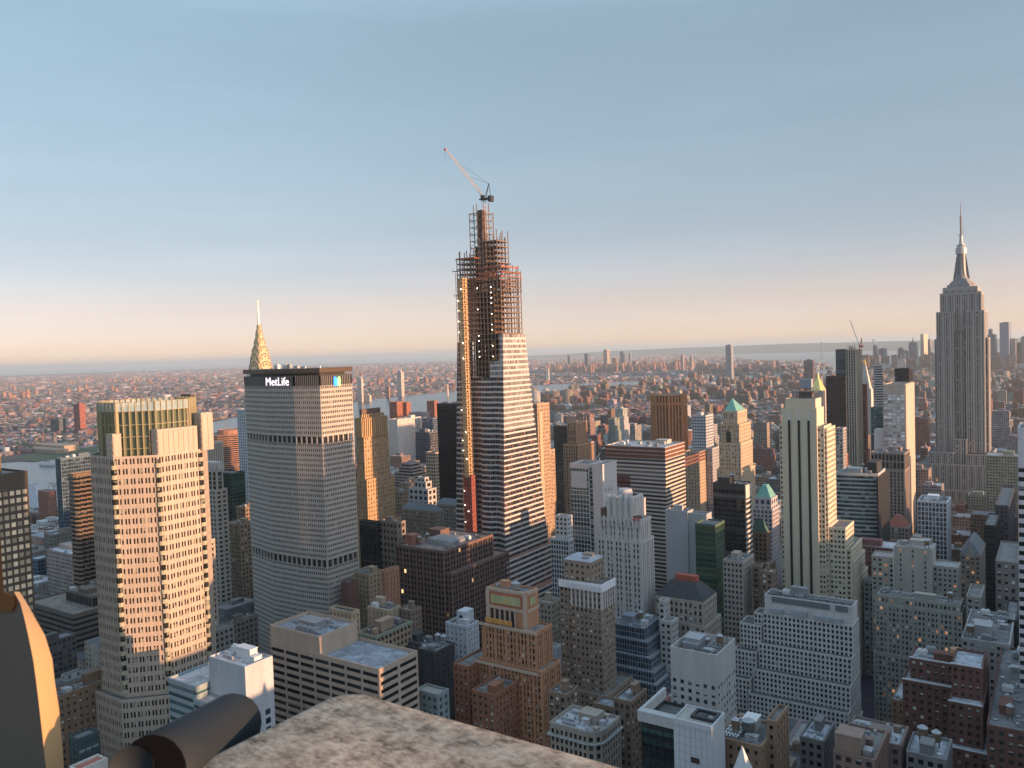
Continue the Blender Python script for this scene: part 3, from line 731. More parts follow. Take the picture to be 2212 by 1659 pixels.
# western podium steps
st2 = dict(BASE); st2.update(bay=1.8, fl=4.25, pier=0, span=.45, pd=.3, sd=.4, top=1.2)
mw, mg, mr = MB(), MB(), MB()
for (pb, z1) in ((rect((-402, -362.5, 522, 606)), 88), (rect((-404, -352, 518, 612)), 60)):
    mg.prism(pb, 0, z1-1, bay=1.8, fl=4.25, cap=False); mr.poly([(*q, z1-1) for q in pb])
    for k in range(4): facade(mw, mw, [], pb[k], pb[(k+1) % 4], pb[k], pb[(k+1) % 4], 0, z1, st2)
mw.build('podium_band', band, rt); stuff(mg.build('podium_window', gOV, rt)); mr.build('podium_roof', wall((.34, .17, .12)), rt)
HERO.append((-422, -352, 518, 612, 312, 'unfinished skyscraper'))
# luffing crane on top
cr = root('tower_crane', -386, 540, 'white luffing crane with a long raised jib on top of the unfinished skyscraper', 'crane', z=368)
CW = plain((.55, .53, .52), .5, name='crane_white')
b = MB()
for x in (-387, -384.6):
    for y in (538.8, 541.2): b.bar((x, y, 340), (x, y, 376), .3)
for i in range(12):
    z = 340+i*3; b.bar((-387, 538.8, z), (-384.6, 538.8, z+3), .16); b.bar((-384.6, 538.8, z), (-384.6, 541.2, z+3), .16)
b.build('mast', CW, cr)
b = MB(); b.box(-389, -379, 537.6, 542.4, 376.2, 377.2); b.box(-380.5, -377.5, 537.8, 542.2, 374, 378.6); b.box(-387, -384, 537.0, 539, 377.3, 379.6); b.build('machine_deck', DARKM, cr)
b = MB(); a, c = Vector((-386.3, 540, 378)), Vector((-423.5, 540, 422.7))
d = (c-a); 
L0 = [a+Vector((0, -1, 0)), a+Vector((0, 1, 0)), a+Vector((1.3, 0, 1.3))]; 
for i in range(16):
    t0, t1 = i/16, (i+1)/16; wd = lambda t: .35+.65*math.sin(math.pi*min(1, .18+t*.8))
    Pn = lambda t: [a+d*t+Vector((0, -1.2*wd(t), 0)), a+d*t+Vector((0, 1.2*wd(t), 0)), a+d*t+Vector((1.5*wd(t), 0, 1.3*wd(t)))]
    A, B = Pn(t0), Pn(t1)
    for k in range(3): b.bar(A[k], B[k], .32); b.bar(A[k], B[(k+1) % 3], .17); b.bar(B[k], B[(k+1) % 3], .17)
b.build('jib', CW, cr)
b = MB(); b.box(-424.6, -422.8, 539.4, 540.6, 422, 423.6); b.build('jib_head', plain((.5, .08, .05), name='red_paint'), cr)
b = MB(); b.bar((-384.5, 539, 377.2), (-380.4, 540, 388.8), .35); b.bar((-384.5, 541, 377.2), (-380.4, 540, 388.8), .35); b.bar((-379, 540, 378), (-380.4, 540, 388.8), .35); b.build('a_frame', DARKM, cr)
b = MB(); b.tube((-380.4, 540, 388.6), (-415, 540, 412.6), .09, n=4); b.tube((-380.4, 540.4, 388.4), (-398, 540.2, 396.2), .12, n=4); b.tube((-423.7, 540, 422), (-423.7, 540, 416), .1, n=4); b.build('cable', DARKM, cr)

# ---------------------------------------------------------------- the great stepped skyscraper on the right
EW = (.31, .29, .275)
gE = glass(c=(.03, .03, .034), blind=(.28, .27, .25), frac=.3, rough=.2)
se = dict(bay=2.9, fl=3.75, pier=.50, span=.42, pd=1.0, sd=.2, wide=3)
def rc(x0, x1, y0, y1): return [(x0, y0), (x1, y0), (x1, y1), (x0, y1)]
rt = building('skyscraper', 'immense stepped limestone skyscraper with a tall antenna mast, near the right edge', [
    (rc(-138, -96, 1302, 1350), 285, 324, dict(top=5)),
    (rc(-141.5, -91.5, 1300.5, 1352), 262, 316, dict(top=3)),
    (rc(-146, -125.5, 1296, 1356), 92, 290, {}), (rc(-109.5, -88, 1296, 1356), 92, 290, {}),
    (rc(-125.4, -109.6, 1302.5, 1350), 112, 290, {}),
    (rc(-150, -84, 1310, 1344), 60, 252, {}),
    (rc(-157, -126, 1284, 1366), 20, 93, {}), (rc(-110, -79, 1284, 1366), 20, 91.5, {}), (rc(-125.9, -110.1, 1290, 1360), 20, 112, {}),
    (rc(-168, -66, 1278, 1372), 0, 77, {}), (rc(-182, -54, 1270, 1380), 0, 42, {})], wm=wall(EW, rough=.7, var=.08), sm=wall((.15, .145, .145), rough=.6), gm=gE, landmark='antenna-topped skyscraper', **se)
b = MB(); cx_, cy_ = -116.5, 1325
for (r, z0, z1) in ((17.5, 323, 328), (14.5, 328, 331), (12.2, 331, 333.6), (10, 333.6, 336)): b.prism(oct8(cx_-r, cy_-r, cx_+r, cy_+r, r*.35), z0, z1)
b.build('crown_step', wall((.24, .24, .25)), rt)
b = MB(); b.lathe(cx_, cy_, [(9.2, 336), (7.0, 341), (6.0, 348), (5.5, 360), (5.3, 371)], 20)
for k in range(4):
    a = math.pi/4*(2*k+1); x, y = math.cos(a), math.sin(a)
    b.poly([(cx_+x*8-y*.8, cy_+y*8+x*.8, 336), (cx_+x*8+y*.8, cy_+y*8-x*.8, 336), (cx_+x*6.2+y*.6, cy_+y*6.2-x*.6, 370), (cx_+x*6.2-y*.6, cy_+y*6.2+x*.6, 370)])
for k in range(4):
    a = math.pi/2*k; x, y = math.cos(a), math.sin(a)
    b.hexa([(cx_+x*10.5-y, cy_+y*10.5+x, 336), (cx_+x*10.5+y, cy_+y*10.5-x, 336), (cx_+x*4+y, cy_+y*4-x, 336), (cx_+x*4-y, cy_+y*4+x, 336),
            (cx_+x*6-y*.8, cy_+y*6+x*.8, 369), (cx_+x*6+y*.8, cy_+y*6-x*.8, 369), (cx_+x*4+y*.8, cy_+y*4-x*.8, 369), (cx_+x*4-y*.8, cy_+y*4+x*.8, 369)])
b.build('mooring_mast', plain((.20, .20, .21), .5, .2, name='cast_metal'), rt)
b = MB(); b.lathe(cx_, cy_, [(6.6, 371), (7.2, 371.5), (7.2, 380), (6.4, 380.4), (5.0, 383), (6.2, 384.0), (6.2, 384.6), (3.2, 385), (2.2, 391), (2.0, 398)], 20)
b.build('mast_cap', plain((.36, .37, .39), .45, .2, name='pale_metal'), rt)
b = MB(); b.lathe(cx_, cy_, [(2.0, 398), (3.6, 398.2), (3.6, 398.7), (1.3, 399), (1.2, 424), (2.4, 424.2), (2.4, 424.6), (.7, 425), (.55, 436), (.2, 445), (0, 447)], 8)
for i in range(7): b.box(cx_-1.9, cx_+1.9, cy_-.3, cy_+.3, 401+i*3.3, 401.5+i*3.3)
b.bar((cx_+2.8, cy_, 398.5), (cx_+2.8, cy_, 410), .3)
b.build('antenna', plain((.22, .21, .22), .6, .3, name='antenna_steel'), rt)
b = MB(); rd = random.Random(4)
for i in range(26):
    a = rd.uniform(0, 6.28); x, y = cx_+18*math.cos(a)*rd.uniform(.75, 1), cy_+18*math.sin(a)*rd.uniform(.75, 1); b.bar((x, y, 322), (x, y, 326+rd.uniform(0, 5)), .3)
b.build('aerial', DARKM, rt)

# ---------------------------------------------------------------- pale tower with three dark stripes
CRM = (.56, .49, .37)
b0 = (-176.0,-141.2,612.0,638.1,187.1); X0, X1, Y0, Y1, Z1 = b0
b1 = (-172.2,-147.4,612.0,632.9,204.8); bt = (-169.6,-148.4,614.0,634.9,211.7); Y0 = 612
gC = glass(c=(.03, .032, .035), blind=(.5, .49, .45), frac=.35, rough=.2)
e0, e1 = b1[0], b1[1]
rt = building('office_tower', 'pale cream stepped tower with three long dark stripes down its front', [
    (rc(b1[0]+2.5, b1[1]-1, 613.6, b1[3]-3), b1[4]-2, bt[4], dict(blank=True)),
    (rc(b1[0], b1[1], 612, b1[3]), 0, b1[4], dict(blank=True)),
    (rc(b1[1]+.02, b1[1]+4.5, 614, b1[3]+3), 0, b1[4]-13, dict(bay=2.4)),
    (rc(b0[0]+1.5, b1[0]-.02, 614, b0[3]), 0, b1[4]-12, {}),
    (rc(b1[1]+4.52, b0[1], 615, b0[3]+3), 0, b0[4]+3, {})], wm=wall(CRM, var=.07), gm=gC, bay=2.9, fl=3.75, pier=.4, span=.5, pd=.35, sd=.3, landmark='cream striped tower')
b = MB(); dk = MB(); wd = b1[1]-b1[0]
for f in (.225, .505, .785):
    x = b1[0]+wd*f; dk.box(x-.8, x+.8, 611.1, 611.5, 0, b1[4]-9); 
    for q in range(40): b.box(x-.8, x+.8, 611.0, 611.095, 3+q*4.6, 4.0+q*4.6)
dk.build('stripe_window', wall((.012, .012, .014), rough=.3), rt); b.build('stripe_spandrel', wall((.022, .022, .024), rough=.5), rt)
b = MB()
for f in (.225, .505, .785):
    x = b1[0]+wd*f; b.poly([(x-1, 611.45, b1[4]-8.9), (x+1, 611.45, b1[4]-8.9), (x+1, 611.45, b1[4]-4), (x, 611.45, b1[4]-1.2), (x-1, 611.45, b1[4]-4)])
b.build('finial', wall((.55, .53, .5)), rt)
cells = []; mw = MB(); sb = dict(BASE); sb.update(bay=2.9, fl=3.75, pier=.4, span=.5, pd=.35, sd=.3)
b = MB(); zt = bt[4]-1.1; xm = b1[0]+wd*.33
for (x0, x1, z0, z1) in ((xm, xm+13, zt, zt+.6), (xm, xm+13, zt+5, zt+5.5), (xm+1, xm+12, zt+8, zt+8.4)): b.box(x0, x1, 622, 632, z0, z1)
for x in (xm+.3, xm+4, xm+8, xm+12.2):
    for y in (622.5, 631.5): b.box(x-.2, x+.2, y-.2, y+.2, zt+.6, zt+8)
b.box(xm+1.5, xm+11, 624, 630, zt+.61, zt+4.9); b.build('roof_frame', wall((.12, .11, .11)), rt)
b = MB(); b.box(xm+2, xm+10.5, 624, 630, zt+8.41, zt+15); b.build('penthouse', wall((.25, .27, .31)), rt)
# lower right block, four steps
lo = [(-145.4,-129.9,618.0,627.3,117.9), (-139.4,-127.2,622.0,628.4,102.1), (-140.4,-126.6,626.0,630.8,91.7), (-141.6,-126.3,630.0,633.3,76.4)]
building('office_building', 'cream stepped block joined to the right foot of the three-striped tower', [(rc(b0[1]+.6, lo[0][1], 617, 645), 0, lo[0][4], {}),
    (rc(b0[1]+.61, lo[1][1], 621, 660), 0, lo[1][4], {}), (rc(b0[1]+.62, lo[2][1], 627, 668), 0, lo[2][4], {}), (rc(b0[1]+.63, lo[3][1], 633, 676), 0, lo[3][4], {})],
    wm=wall(CRM, var=.07), gm=gC, bay=2.9, fl=3.75, pier=.4, span=.5, pd=.35, sd=.3)

# ---------------------------------------------------------------- the other towers one can tell apart
def H(kind, label, tiers, **kw): return building(kind, label, tiers, **kw)
TAN, GREY, PALE, BRK, ORB, WHT, DRK, BRN = (.36, .29, .22), (.32, .31, .30), (.46, .44, .42), (.19, .10, .07), (.38, .17, .09), (.62, .62, .62), (.045, .045, .05), (.20, .14, .10)
gD = glass(c=(.015, .017, .02), blind=(.12, .12, .12), frac=.15)
gT = glass(c=(.05, .10, .11), blind=(.25, .32, .33), frac=.3, rough=.08, metal=.3)
gBl = glass(c=(.035, .055, .08), blind=(.1, .14, .18), frac=.3, rough=.08, metal=.3)
gP = glass(c=(.03, .032, .036), blind=(.5, .5, .48), frac=.45, rough=.2)
gL = glass(c=(.04, .04, .04), blind=(.5, .46, .38), frac=.4, lit=.12, litc=(1, .42, .16), lits=.2)
BAND = dict(pier=0, span=.5, sd=.35, fl=3.7, bay=3)
# foreground row
tf, tu = (-329.8,-256.4,265.0,290.2,111.4), (-329.3,-294.3,265.0,290.0,119.8)
rt = H('office_building', 'tan granite block with long dark ribbon windows, just beyond the parapet',
    [((rc(tf[0], tu[1], 265, tu[3])), tf[4]-2.6, tu[4], dict(blank=True, pd=.1)), ((rc(tf[0], tf[1], 265, tf[3]+1)), 0, tf[4], dict(top=2.6))],
    wm=(.40, .31, .245), gm=gD, bay=10.5, fl=3.7, pier=.12, span=.52, pd=.30, sd=.27, roofz=1.6, rm=roofing((.27, .29, .33)), landmark='tan ribbon-windowed block')
rooftop(rt, rc(tf[0]+2, tu[1]-2, 267, tu[3]-2), tu[4]-1.6, 9, 3, METAL)
b = MB(); z = tu[4]-1.6
for i in range(4):
    x = tf[0]+15+i*3.4; b.box(x, x+3, 268.5, 272, z, z+2.6); b.tube((x+1.5, 270.2, z+2.603), (x+1.5, 270.2, z+3.0), 1.1, n=12)
b.build('cooling_unit', METAL, rt)
wl = (-309.3,-284.9,215.0,229.1,124.1)
rt = H('office_building', 'white panelled block with a snow-white roof between the octagonal tower and the tan ribbon-window block',
    [(rc(wl[0], wl[1], 215, wl[3]), 0, wl[4], dict(bay=6, pier=.62, span=.35, top=22))], wm=(.40, .41, .44), gm=gBl, rm=ROOFL, bay=3, fl=4, pd=.2, sd=.15, roofz=.8)
rooftop(rt, rc(wl[0], wl[1], 217, wl[3]), wl[4]-.8, 4, 12, WHITEM)
b = MB()
for i in range(9):
    for zz in (4, 8, 12, 16, 20): b.box(wl[0]+.4+i*2.9, wl[0]+.46+i*2.9, 214.78, 214.83, wl[4]-22, wl[4]-.5)
b.build('panel_joint', wall((.3, .31, .33)), rt)
wg = (-329.1,-304.5,222.0,237.5,113.2)
H('office_building', 'low block of green glass bands with a white terrace, tucked under the white panelled block', [(rc(wg[0], wl[0]-.3, 208, 236), 0, wg[4], {}), (rc(wl[0]-.28, wl[1]-4, 207, 214.7), 0, wg[4]-5, {})], wm=(.25, .30, .32), gm=gT, rm=ROOFL, **BAND)
fA, fB, fC, fD = (-259.1,-234.2,354.0,364.5,125.8), (-262.6,-226.0,350.0,361.0,107.2), (-261.4,-222.9,345.0,357.3,98.7), (-272.5,-248.6,340.0,357.3,86.8)
gF = glass(c=(.02, .022, .024), blind=(.55, .53, .48), frac=.4)
FB = (.42, .21, .115)
rt = H('office_tower', 'orange brick stepped tower with green and gold tiled panels below its flat top', [
    (rc(fA[0], fA[1], 354, fA[3]), 0, fA[4], dict(blank=True, top=0)),
    (rc(fB[0]+4, fB[1]-.4, 350, fA[3]+.6), 0, fB[4], dict(span=.35)), (rc(fC[0], fC[0]+5.5, 351, 366), 0, fA[4]-22, dict(pier=.7)),
    (rc(fC[0]-.4, fC[1]+.5, 348, fA[3]+1.6), 0, fB[4]-19, {})], wm=wall(FB, var=.22), gm=gF, rm=roofing((.22, .2, .19)), bay=2.3, fl=3.55, pier=.42, span=.34, pd=.55, sd=.2, wide=3, landmark='orange tiled tower')
xa0, xa1, za = fA[0], fA[1], fA[4]
b = MB(); b.box(xa0-.2, xa1+.2, 353.0, 353.5, za-1.6, za); b.box(xa0-.2, xa1+.2, 353.0, 353.5, za-11, za-9.6); b.box(xa1+.1, xa1+.7, 354, fA[3], za-1.6, za-.01); b.box(xa1+.1, xa1+.7, 354, fA[3], za-11, za-9.61)
for x in (xa0-.6, xa1-1.6): b.box(x, x+2.2, 352.9, 353.45, za-9.59, za-1.61); b.box(x, x+2.2, 352.9, 353.45, za-22, za-11.01)
for i in range(5): b.box(xa0+4.3+i*3.3, xa0+5.2+i*3.3, 353.0, 353.5, za-21, za-11.02)
for (q, zt) in ((fB, fB[4]), (fC, fB[4]-19)): b.box(q[0]-.2, q[1]+.75, q[2]-.95, q[2]-.56, zt-1.4, zt+.01)
b.build('stone_trim', wall((.46, .36, .28)), rt)
b = MB()
for i in range(5): b.box(xa0+2.4+i*3.3, xa0+4.28+i*3.3, 353.2, 353.5, za-20.5, za-11.3)
b.build('tall_window', wall((.02, .02, .024), rough=.3), rt)
b = MB(); b.box(xa0+2.2, xa1-2.2, 353.0, 353.4, za-8.6, za-2.8); b.box(xa1+.12, xa1+.6, 356, fA[3]-2, za-8.6, za-2.8); b.build('panel_border', wall((.42, .10, .06)), rt)
b = MB(); b.box(xa0+2.9, xa1-2.9, 352.8, 352.99, za-8.0, za-3.4); b.box(xa1+.61, xa1+.8, 356.6, fA[3]-2.6, za-8, za-3.4); b.build('tiled_panel', wall((.36, .38, .20), var=.3), rt)
b = MB(); xm_ = (xa0+xa1)/2
for i in range(10):
    a0, a1 = math.pi*i/10, math.pi*(i+1)/10
    for r0, r1 in ((1.2, 1.7),): b.poly([(xm_+r0*math.cos(a0), 352.7, za-7.6+r0*math.sin(a0)), (xm_+r1*math.cos(a0), 352.7, za-7.6+r1*math.sin(a0)), (xm_+r1*math.cos(a1), 352.7, za-7.6+r1*math.sin(a1)), (xm_+r0*math.cos(a1), 352.7, za-7.6+r0*math.sin(a1))][::-1])
b.build('sunburst', wall((.62, .36, .08)), rt)
b = MB(); b.box(fB[0]+5, fB[0]+22, 348.9, 349.4, fB[4]+1.0, fB[4]+3.4); b.build('gold_panel', wall((.55, .28, .07), var=.3), rt)
water_tank(rt, xa0+16, 358, za-1.1, 2.2, legs=.6, mat=METAL); rooftop(rt, rc(xa0, xa0+13, 354, fA[3]), za-1.1, 5, 21, wall(FB, var=.22))
fE, fF = (-250.5,-242.5,334.0,354.6,81.1), (-271.6,-247.8,338.0,351.7,86.7)
H('office_building', 'low reddish brick wing at the foot of the orange tiled tower, left of it', [(rc(fF[0], fC[0]-.5, 338, 362), 0, fF[4], {}), (rc(fE[0], fE[1]+6, 326, 347.3), 0, fE[4], {})], wm=wall((.27, .12, .07), var=.25), gm=gP, bay=3.2, pier=.6, span=.55, clutter=(5, 1), seed=8)
wc, wp = (-242.2,-214.2,400.0,415.4,120.6), (-240.1,-222.4,404.0,418.7,131.5)
rt = H('office_tower', 'brown stone tower with a bright white cornice and a pale penthouse', [
    (rc(wp[0], wp[1], 404, wp[3]), 0, wp[4], dict(pier=.6, bay=3.4)),
    (rc(wc[0], wc[0]+11, 402, 420), 0, wc[4]-1, dict(top=4)), (rc(wc[0]+8.5, wc[1], 400, wc[3]), 0, wc[4], dict(top=4)),
    (rc(wc[0]-6, wc[1]+4, 395, 428), 0, 60, {})], wm=wall((.27, .205, .155), var=.2), gm=gP, bay=2.7, fl=3.6, pier=.5, span=.5, pd=.3, sd=.25, landmark='white-corniced tower', clutter=3)
b = MB(); W1, W0 = wc[1], wc[0]
b.box(W0+8.2, W1+1.0, 398.6, 399.4, W0*0+wc[4]-4, wc[4]+.4); b.box(W1+.55, W1+1.1, 399.41, wc[3]+.6, wc[4]-4, wc[4]+.39); b.box(W0-.3, W0+8.1, 400.8, 401.4, wc[4]-4.6, wc[4]-.4)
for i in range(18): b.box(W0+8.6+i*1.25, W0+9.1+i*1.25, 398.2, 398.59, wc[4]-3.4, wc[4]-.6)
b.build('cornice', wall((.72, .71, .74), var=.06), rt)
b = MB(); z1 = wc[4]-4.05
for i in range(8): b.box(W0+8.7+i*2.72, W0+9.9+i*2.72, 399.2, 399.66, z1-10, z1)
for i in range(6): b.box(W1+.32, W1+.6, 400.2+i*2.9, 401.4+i*2.9, z1-10, z1)
b.build('pilaster', wall((.50, .47, .44)), rt)
b = MB(); b.prism(rc(wp[0]-.3, wp[1]+.3, 403.6, wp[3]+.3), wp[4]+.02, wp[4]+1.8, inset(rc(wp[0]-.3, wp[1]+.3, 403.6, wp[3]+.3), 3)); b.build('hipped_roof', wall((.36, .38, .42)), rt)
# white tower with crenellated crown
g5, g6 = (-250.6,-219.8,465.0,481.8,144.1), (-244.5,-226.0,469.0,484.3,159.1)
rt = H('office_tower', 'white concrete tower with a fluted crenellated crown and a round tank on top', [
    (rc(g6[0], g6[1], 469, g6[3]), 0, g6[4]-4, dict(bay=4.2, pier=.62, fl=8, span=.28, pd=.9)),
    (rc(g5[0]+2, g5[1]-1.2, 466, g5[3]), 0, g5[4], dict(pier=.5)), (rc(g5[0], g5[1], 465, g5[3]+1), 0, g5[4]-13, {}),
    (rc(g5[0]-3, g5[1]+10, 460, 490), 0, 82, {}), (rc(g5[0]-3, g5[1]+16, 454, 492), 0, 62, {})],
    wm=wall((.45, .42, .40), var=.12), gm=gP, bay=3.0, fl=3.55, pier=.42, span=.42, pd=.65, sd=.25, wide=2, landmark='crenellated white tower')
b = MB(); zc = g6[4]-4
for i in range(5):
    x = g6[0]+.1+i*(g6[1]-g6[0]-2)/4; b.lathe(x+1, 469-.4, [(1.5, zc-12), (1.6, zc+2.4), (1.1, zc+3.4), (0, zc+3.6)], 8)
for i in range(3): b.lathe(g6[1]+.4, 471+i*4.2, [(1.5, zc-12), (1.6, zc+2.4), (1.1, zc+3.4), (0, zc+3.6)], 8)
for i in range(11): b.box(g5[0]+2+i*2.9, g5[0]+3+i*2.9, 464.6, 465.35, g5[4]-5, g5[4]+1.2)
b.build('crown_fluting', wall((.50, .47, .45)), rt)
b = MB(); b.lathe((g6[0]+g6[1])/2, 476, [(5, zc-1), (5, zc+5), (4.4, zc+5.2), (4.4, zc+6.4), (0, zc+6.6)], 20); b.build('round_tank', wall((.42, .41, .42)), rt)
b = MB(); b.box(g5[0]+2, g6[0]-1, 467, 474, g5[4]-.5, g5[4]+5.5); b.box(g6[1]+.5, g5[1]-2, 467, 472, g5[4]-.5, g5[4]+2); b.build('scaffold', wall((.12, .06, .05)), rt)
b = MB(); b.box(g6[1]+1, g5[1]-.5, 464.2, 466, g5[4]+.3, g5[4]+1.0); b.build('hoarding', wall((.5, .12, .09)), rt)
# stepped blue-grey glass
q = [(-227.1,-207.1,440.0,456.8,85.3), (-227.3,-203.8,437.0,457.3,78.4), (-226.0,-200.6,434.0,455.7,70.3), (-224.7,-197.4,431.0,454.8,63.4), (-223.4,-194.8,428.0,453.9,57.6)]
H('office_building', 'blue-grey glass block stepping out in layered terraces, right of the white-corniced tower', [(rc(a[0], a[1], a[2], a[3]+6), 0, a[4], {}) for a in q],
  wm=(.21, .23, .27), gm=gBl, rm=roofing((.28, .29, .32)), bay=1.7, fl=3.3, pier=.16, span=.16, pd=.22, sd=.15, top=.8, roofz=.5, clutter=(3, 0), seed=4, landmark='terraced blue-grey glass block')
# white blank tower
q = (-151.8,-129.5,350.0,374.6,113.0)
rt = H('office_building', 'plain white tower with few small windows and an open roof full of machinery', [(rc(q[0], q[1], 350, q[3]), 0, q[4], dict(top=14.5))], wm=wall((.46, .44, .42), var=.14), gm=gP, rm=roofing((.2, .17, .15)), bay=3.6, fl=3.6, pier=.56, span=.5, pd=.2, sd=.16, roofz=3.2, landmark='plain white tower')
rooftop(rt, rc(q[0]+1, q[1]-1, 351, q[3]-1), q[4]-3.2, 7, 31, METAL); rooftop(rt, rc(q[0]+1, q[1]-1, 351, q[3]-1), q[4]-3.2, 5, 37, METAL)
b = MB(); b.bar((q[1]-3, q[3]-2, q[4]-3), (q[1]-3, q[3]-2, q[4]+9), .2); b.build('mast', DARKM, rt)
q = (-118.7,-104.2,275.0,286.1,116.5)
rt = H('office_building', 'white tiled slab with a dark framed roof opening at the bottom edge', [(rc(q[0], q[1], 275, q[3]+2), 0, q[4], dict(blank=True, pd=.05))], wm=wall((.50, .52, .55), var=.06), roofz=.8, rm=wall((.36, .34, .31)))
b = MB(); x0, z = q[0]+5, q[4]-.8
for (a, c, d, e) in ((x0, x0+9, 279, 280), (x0, x0+9, 285, 286), (x0, x0+1, 280.01, 284.99), (x0+8, x0+9, 280.01, 284.99)): b.box(a, c, d, e, z, z+1.3)
b.box(x0+2, x0+5, 281, 284, z, z+.9); b.build('roof_frame', DARKM, rt)
b = MB()
for i in range(1, 9): b.box(q[0]+i*2.1, q[0]+i*2.1+.06, 274.86, 274.94, 0, q[4]-1)
for i in range(18): b.box(q[0], q[1], 274.87, 274.93, q[4]-3-i*3, q[4]-2.94-i*3)
b.build('tile_joint', wall((.3, .32, .34)), rt)
b = MB()
for k in range(3): b.box(q[1]-8, q[1]-4.8, 274.7, 274.85, q[4]-15-k*5, q[4]-13-k*5)
b.build('window', wall((.05, .03, .03), rough=.3), rt)
wt = q
q = (-133.5,-118.0,272.0,273.7,115.7)
rt = H('office_building', 'dark glass box under a white roof frame, beside the white tiled slab', [(rc(q[0], wt[0]-.3, 279, 300), 0, q[4]-5.5, dict(bay=3, pier=.05, span=.04, fl=4))], wm=(.03, .035, .04), gm=glass(c=(.008, .014, .016), blind=(.03, .07, .07), frac=.5, rough=.1), rm=wall((.1, .1, .1)))
b = MB(); b.box(q[0], wt[0]-.3, 275.5, 278.9, q[4]-4, q[4]); b.box(q[0], q[0]+1.2, 279, 300, q[4]-4, q[4]-.01); b.build('roof_frame', wall((.42, .42, .42)), rt)
q = (-181.2,-158.5,290.0,306.9,94.6)
RC = [(q[0], 290), (q[1]-5, 290), (q[1]-2.2, 291), (q[1]-.4, 293.4), (q[1], 297), (q[1], q[3]+2), (q[0], q[3]+2)]
rt = H('office_building', 'old pale stone building with a rounded corner at the bottom edge', [(RC, 0, q[4], {})], wm=wall((.29, .25, .21), var=.2), gm=gD, bay=2.3, fl=3.5, pier=.45, span=.4, pd=.5, sd=.25, top=2.4, rm=roofing((.42, .42, .45)), clutter=8, seed=13)
b = MB(); b.prism(inset(RC, -1.4), q[4]-5.5, q[4]-4.9); b.prism(inset(RC, -.8), q[4]-.5, q[4]-.1, cap=False); b.build('cornice', wall((.30, .33, .32)), rt)
q = (-169.0,-160.7,325.0,336.7,94.5)
H('office_building', 'narrow brown brick building between the rounded-corner building and the terraced glass block', [(rc(q[0], q[1], 325, q[3]+4), 0, q[4], {}), (rc(q[0]-12, q[0]-.1, 328, q[3]), 0, q[4]-6, {})], wm=wall(BRN), gm=gP, clutter=4, seed=17, rm=roofing((.24, .25, .28)))
q = (-199.2,-190.2,318.0,325.8,94.0)
H('office_building', 'small brown building at the right foot of the orange tiled tower', [(rc(q[0], q[1], 318, q[3]+3), 0, q[4], {})], wm=wall(BRN), gm=gP, clutter=5, seed=19)
# stepped white block
a0 = (-154.0,-101.7,500.0,514.5,97.1)
zt = a0[4]; xs0, xs1 = a0[0], a0[1]
gK = glass(c=(.014, .016, .022), blind=(.2, .2, .22), frac=.12)
lz = [(-100.78,68.57)[1], (-100.81,53.86)[1], (-105.54,40.29)[1]]
rt = H('office_building', 'wide white ziggurat block with rows of small dark windows and cooling rings on its roof', [
    (rc(xs0+.4, xs1-.4, 501, 514), 0, zt, dict(blank=True, pd=.1)),
    (rc(xs0, xs1, 499, 515.5), 0, zt-10.5, dict(top=1.4)),
    (rc(xs0-1.6, xs1+.1, 494, 516), 0, lz[0], {}), (rc(xs0-3.4, xs1+.2, 488.5, 516.6), 0, lz[1], {}), (rc(xs0-5.2, xs1+.3, 483, 517), 0, lz[2], {}),
    (rc(xs0-7, xs0+.02, 503, 514), 0, zt-13, {}), (rc(xs0-15, xs0-1.5, 499.2, 515), 0, lz[0]+9, {}), (rc(xs0-16.5, xs0-3, 492, 515.2), 0, lz[1]+9, {}), (rc(xs0-19, xs0-5, 486, 515.4), 0, lz[2]+7, {}), (rc(xs0-24, xs1+1, 477, 518), 0, lz[2]-12, {})],
    wm=wall((.56, .53, .51), var=.14), gm=gK, bay=2.45, fl=3.1, pier=.46, span=.36, pd=.22, sd=.2, top=1.2, roofz=.8, landmark='white ziggurat block', rm=roofing((.12, .12, .12)))
b = MB()
for i in range(5): b.lathe(xs1-22+i*4.4, 506, [(1.9, zt-1), (2.1, zt+.6), (1.8, zt+.65), (1.6, zt-1)], 16)
b.build('cooling_ring', METAL, rt); rooftop(rt, rc(xs0+1, xs1-26, 502, 513), zt-.8, 8, 23, METAL)
b = MB(); b.box(xs0+5, xs1-13, 500.4, 500.85, zt-4, zt-.6); b.box(xs1-10, xs1-3, 500.4, 500.85, zt-4, zt-.6); b.build('louvre', wall((.16, .16, .17)), rt)
b = MB(); b.box(xs0+4, xs0+12, 498.2, 500.3, zt-10.4, zt-7.4); b.box(xs0+17, xs0+26, 498.2, 500.3, zt-10.4, zt-6.8); b.box(xs0+31, xs1-6, 498.2, 500.3, zt-10.4, zt-8); b.build('penthouse', wall((.36, .37, .4)), rt)
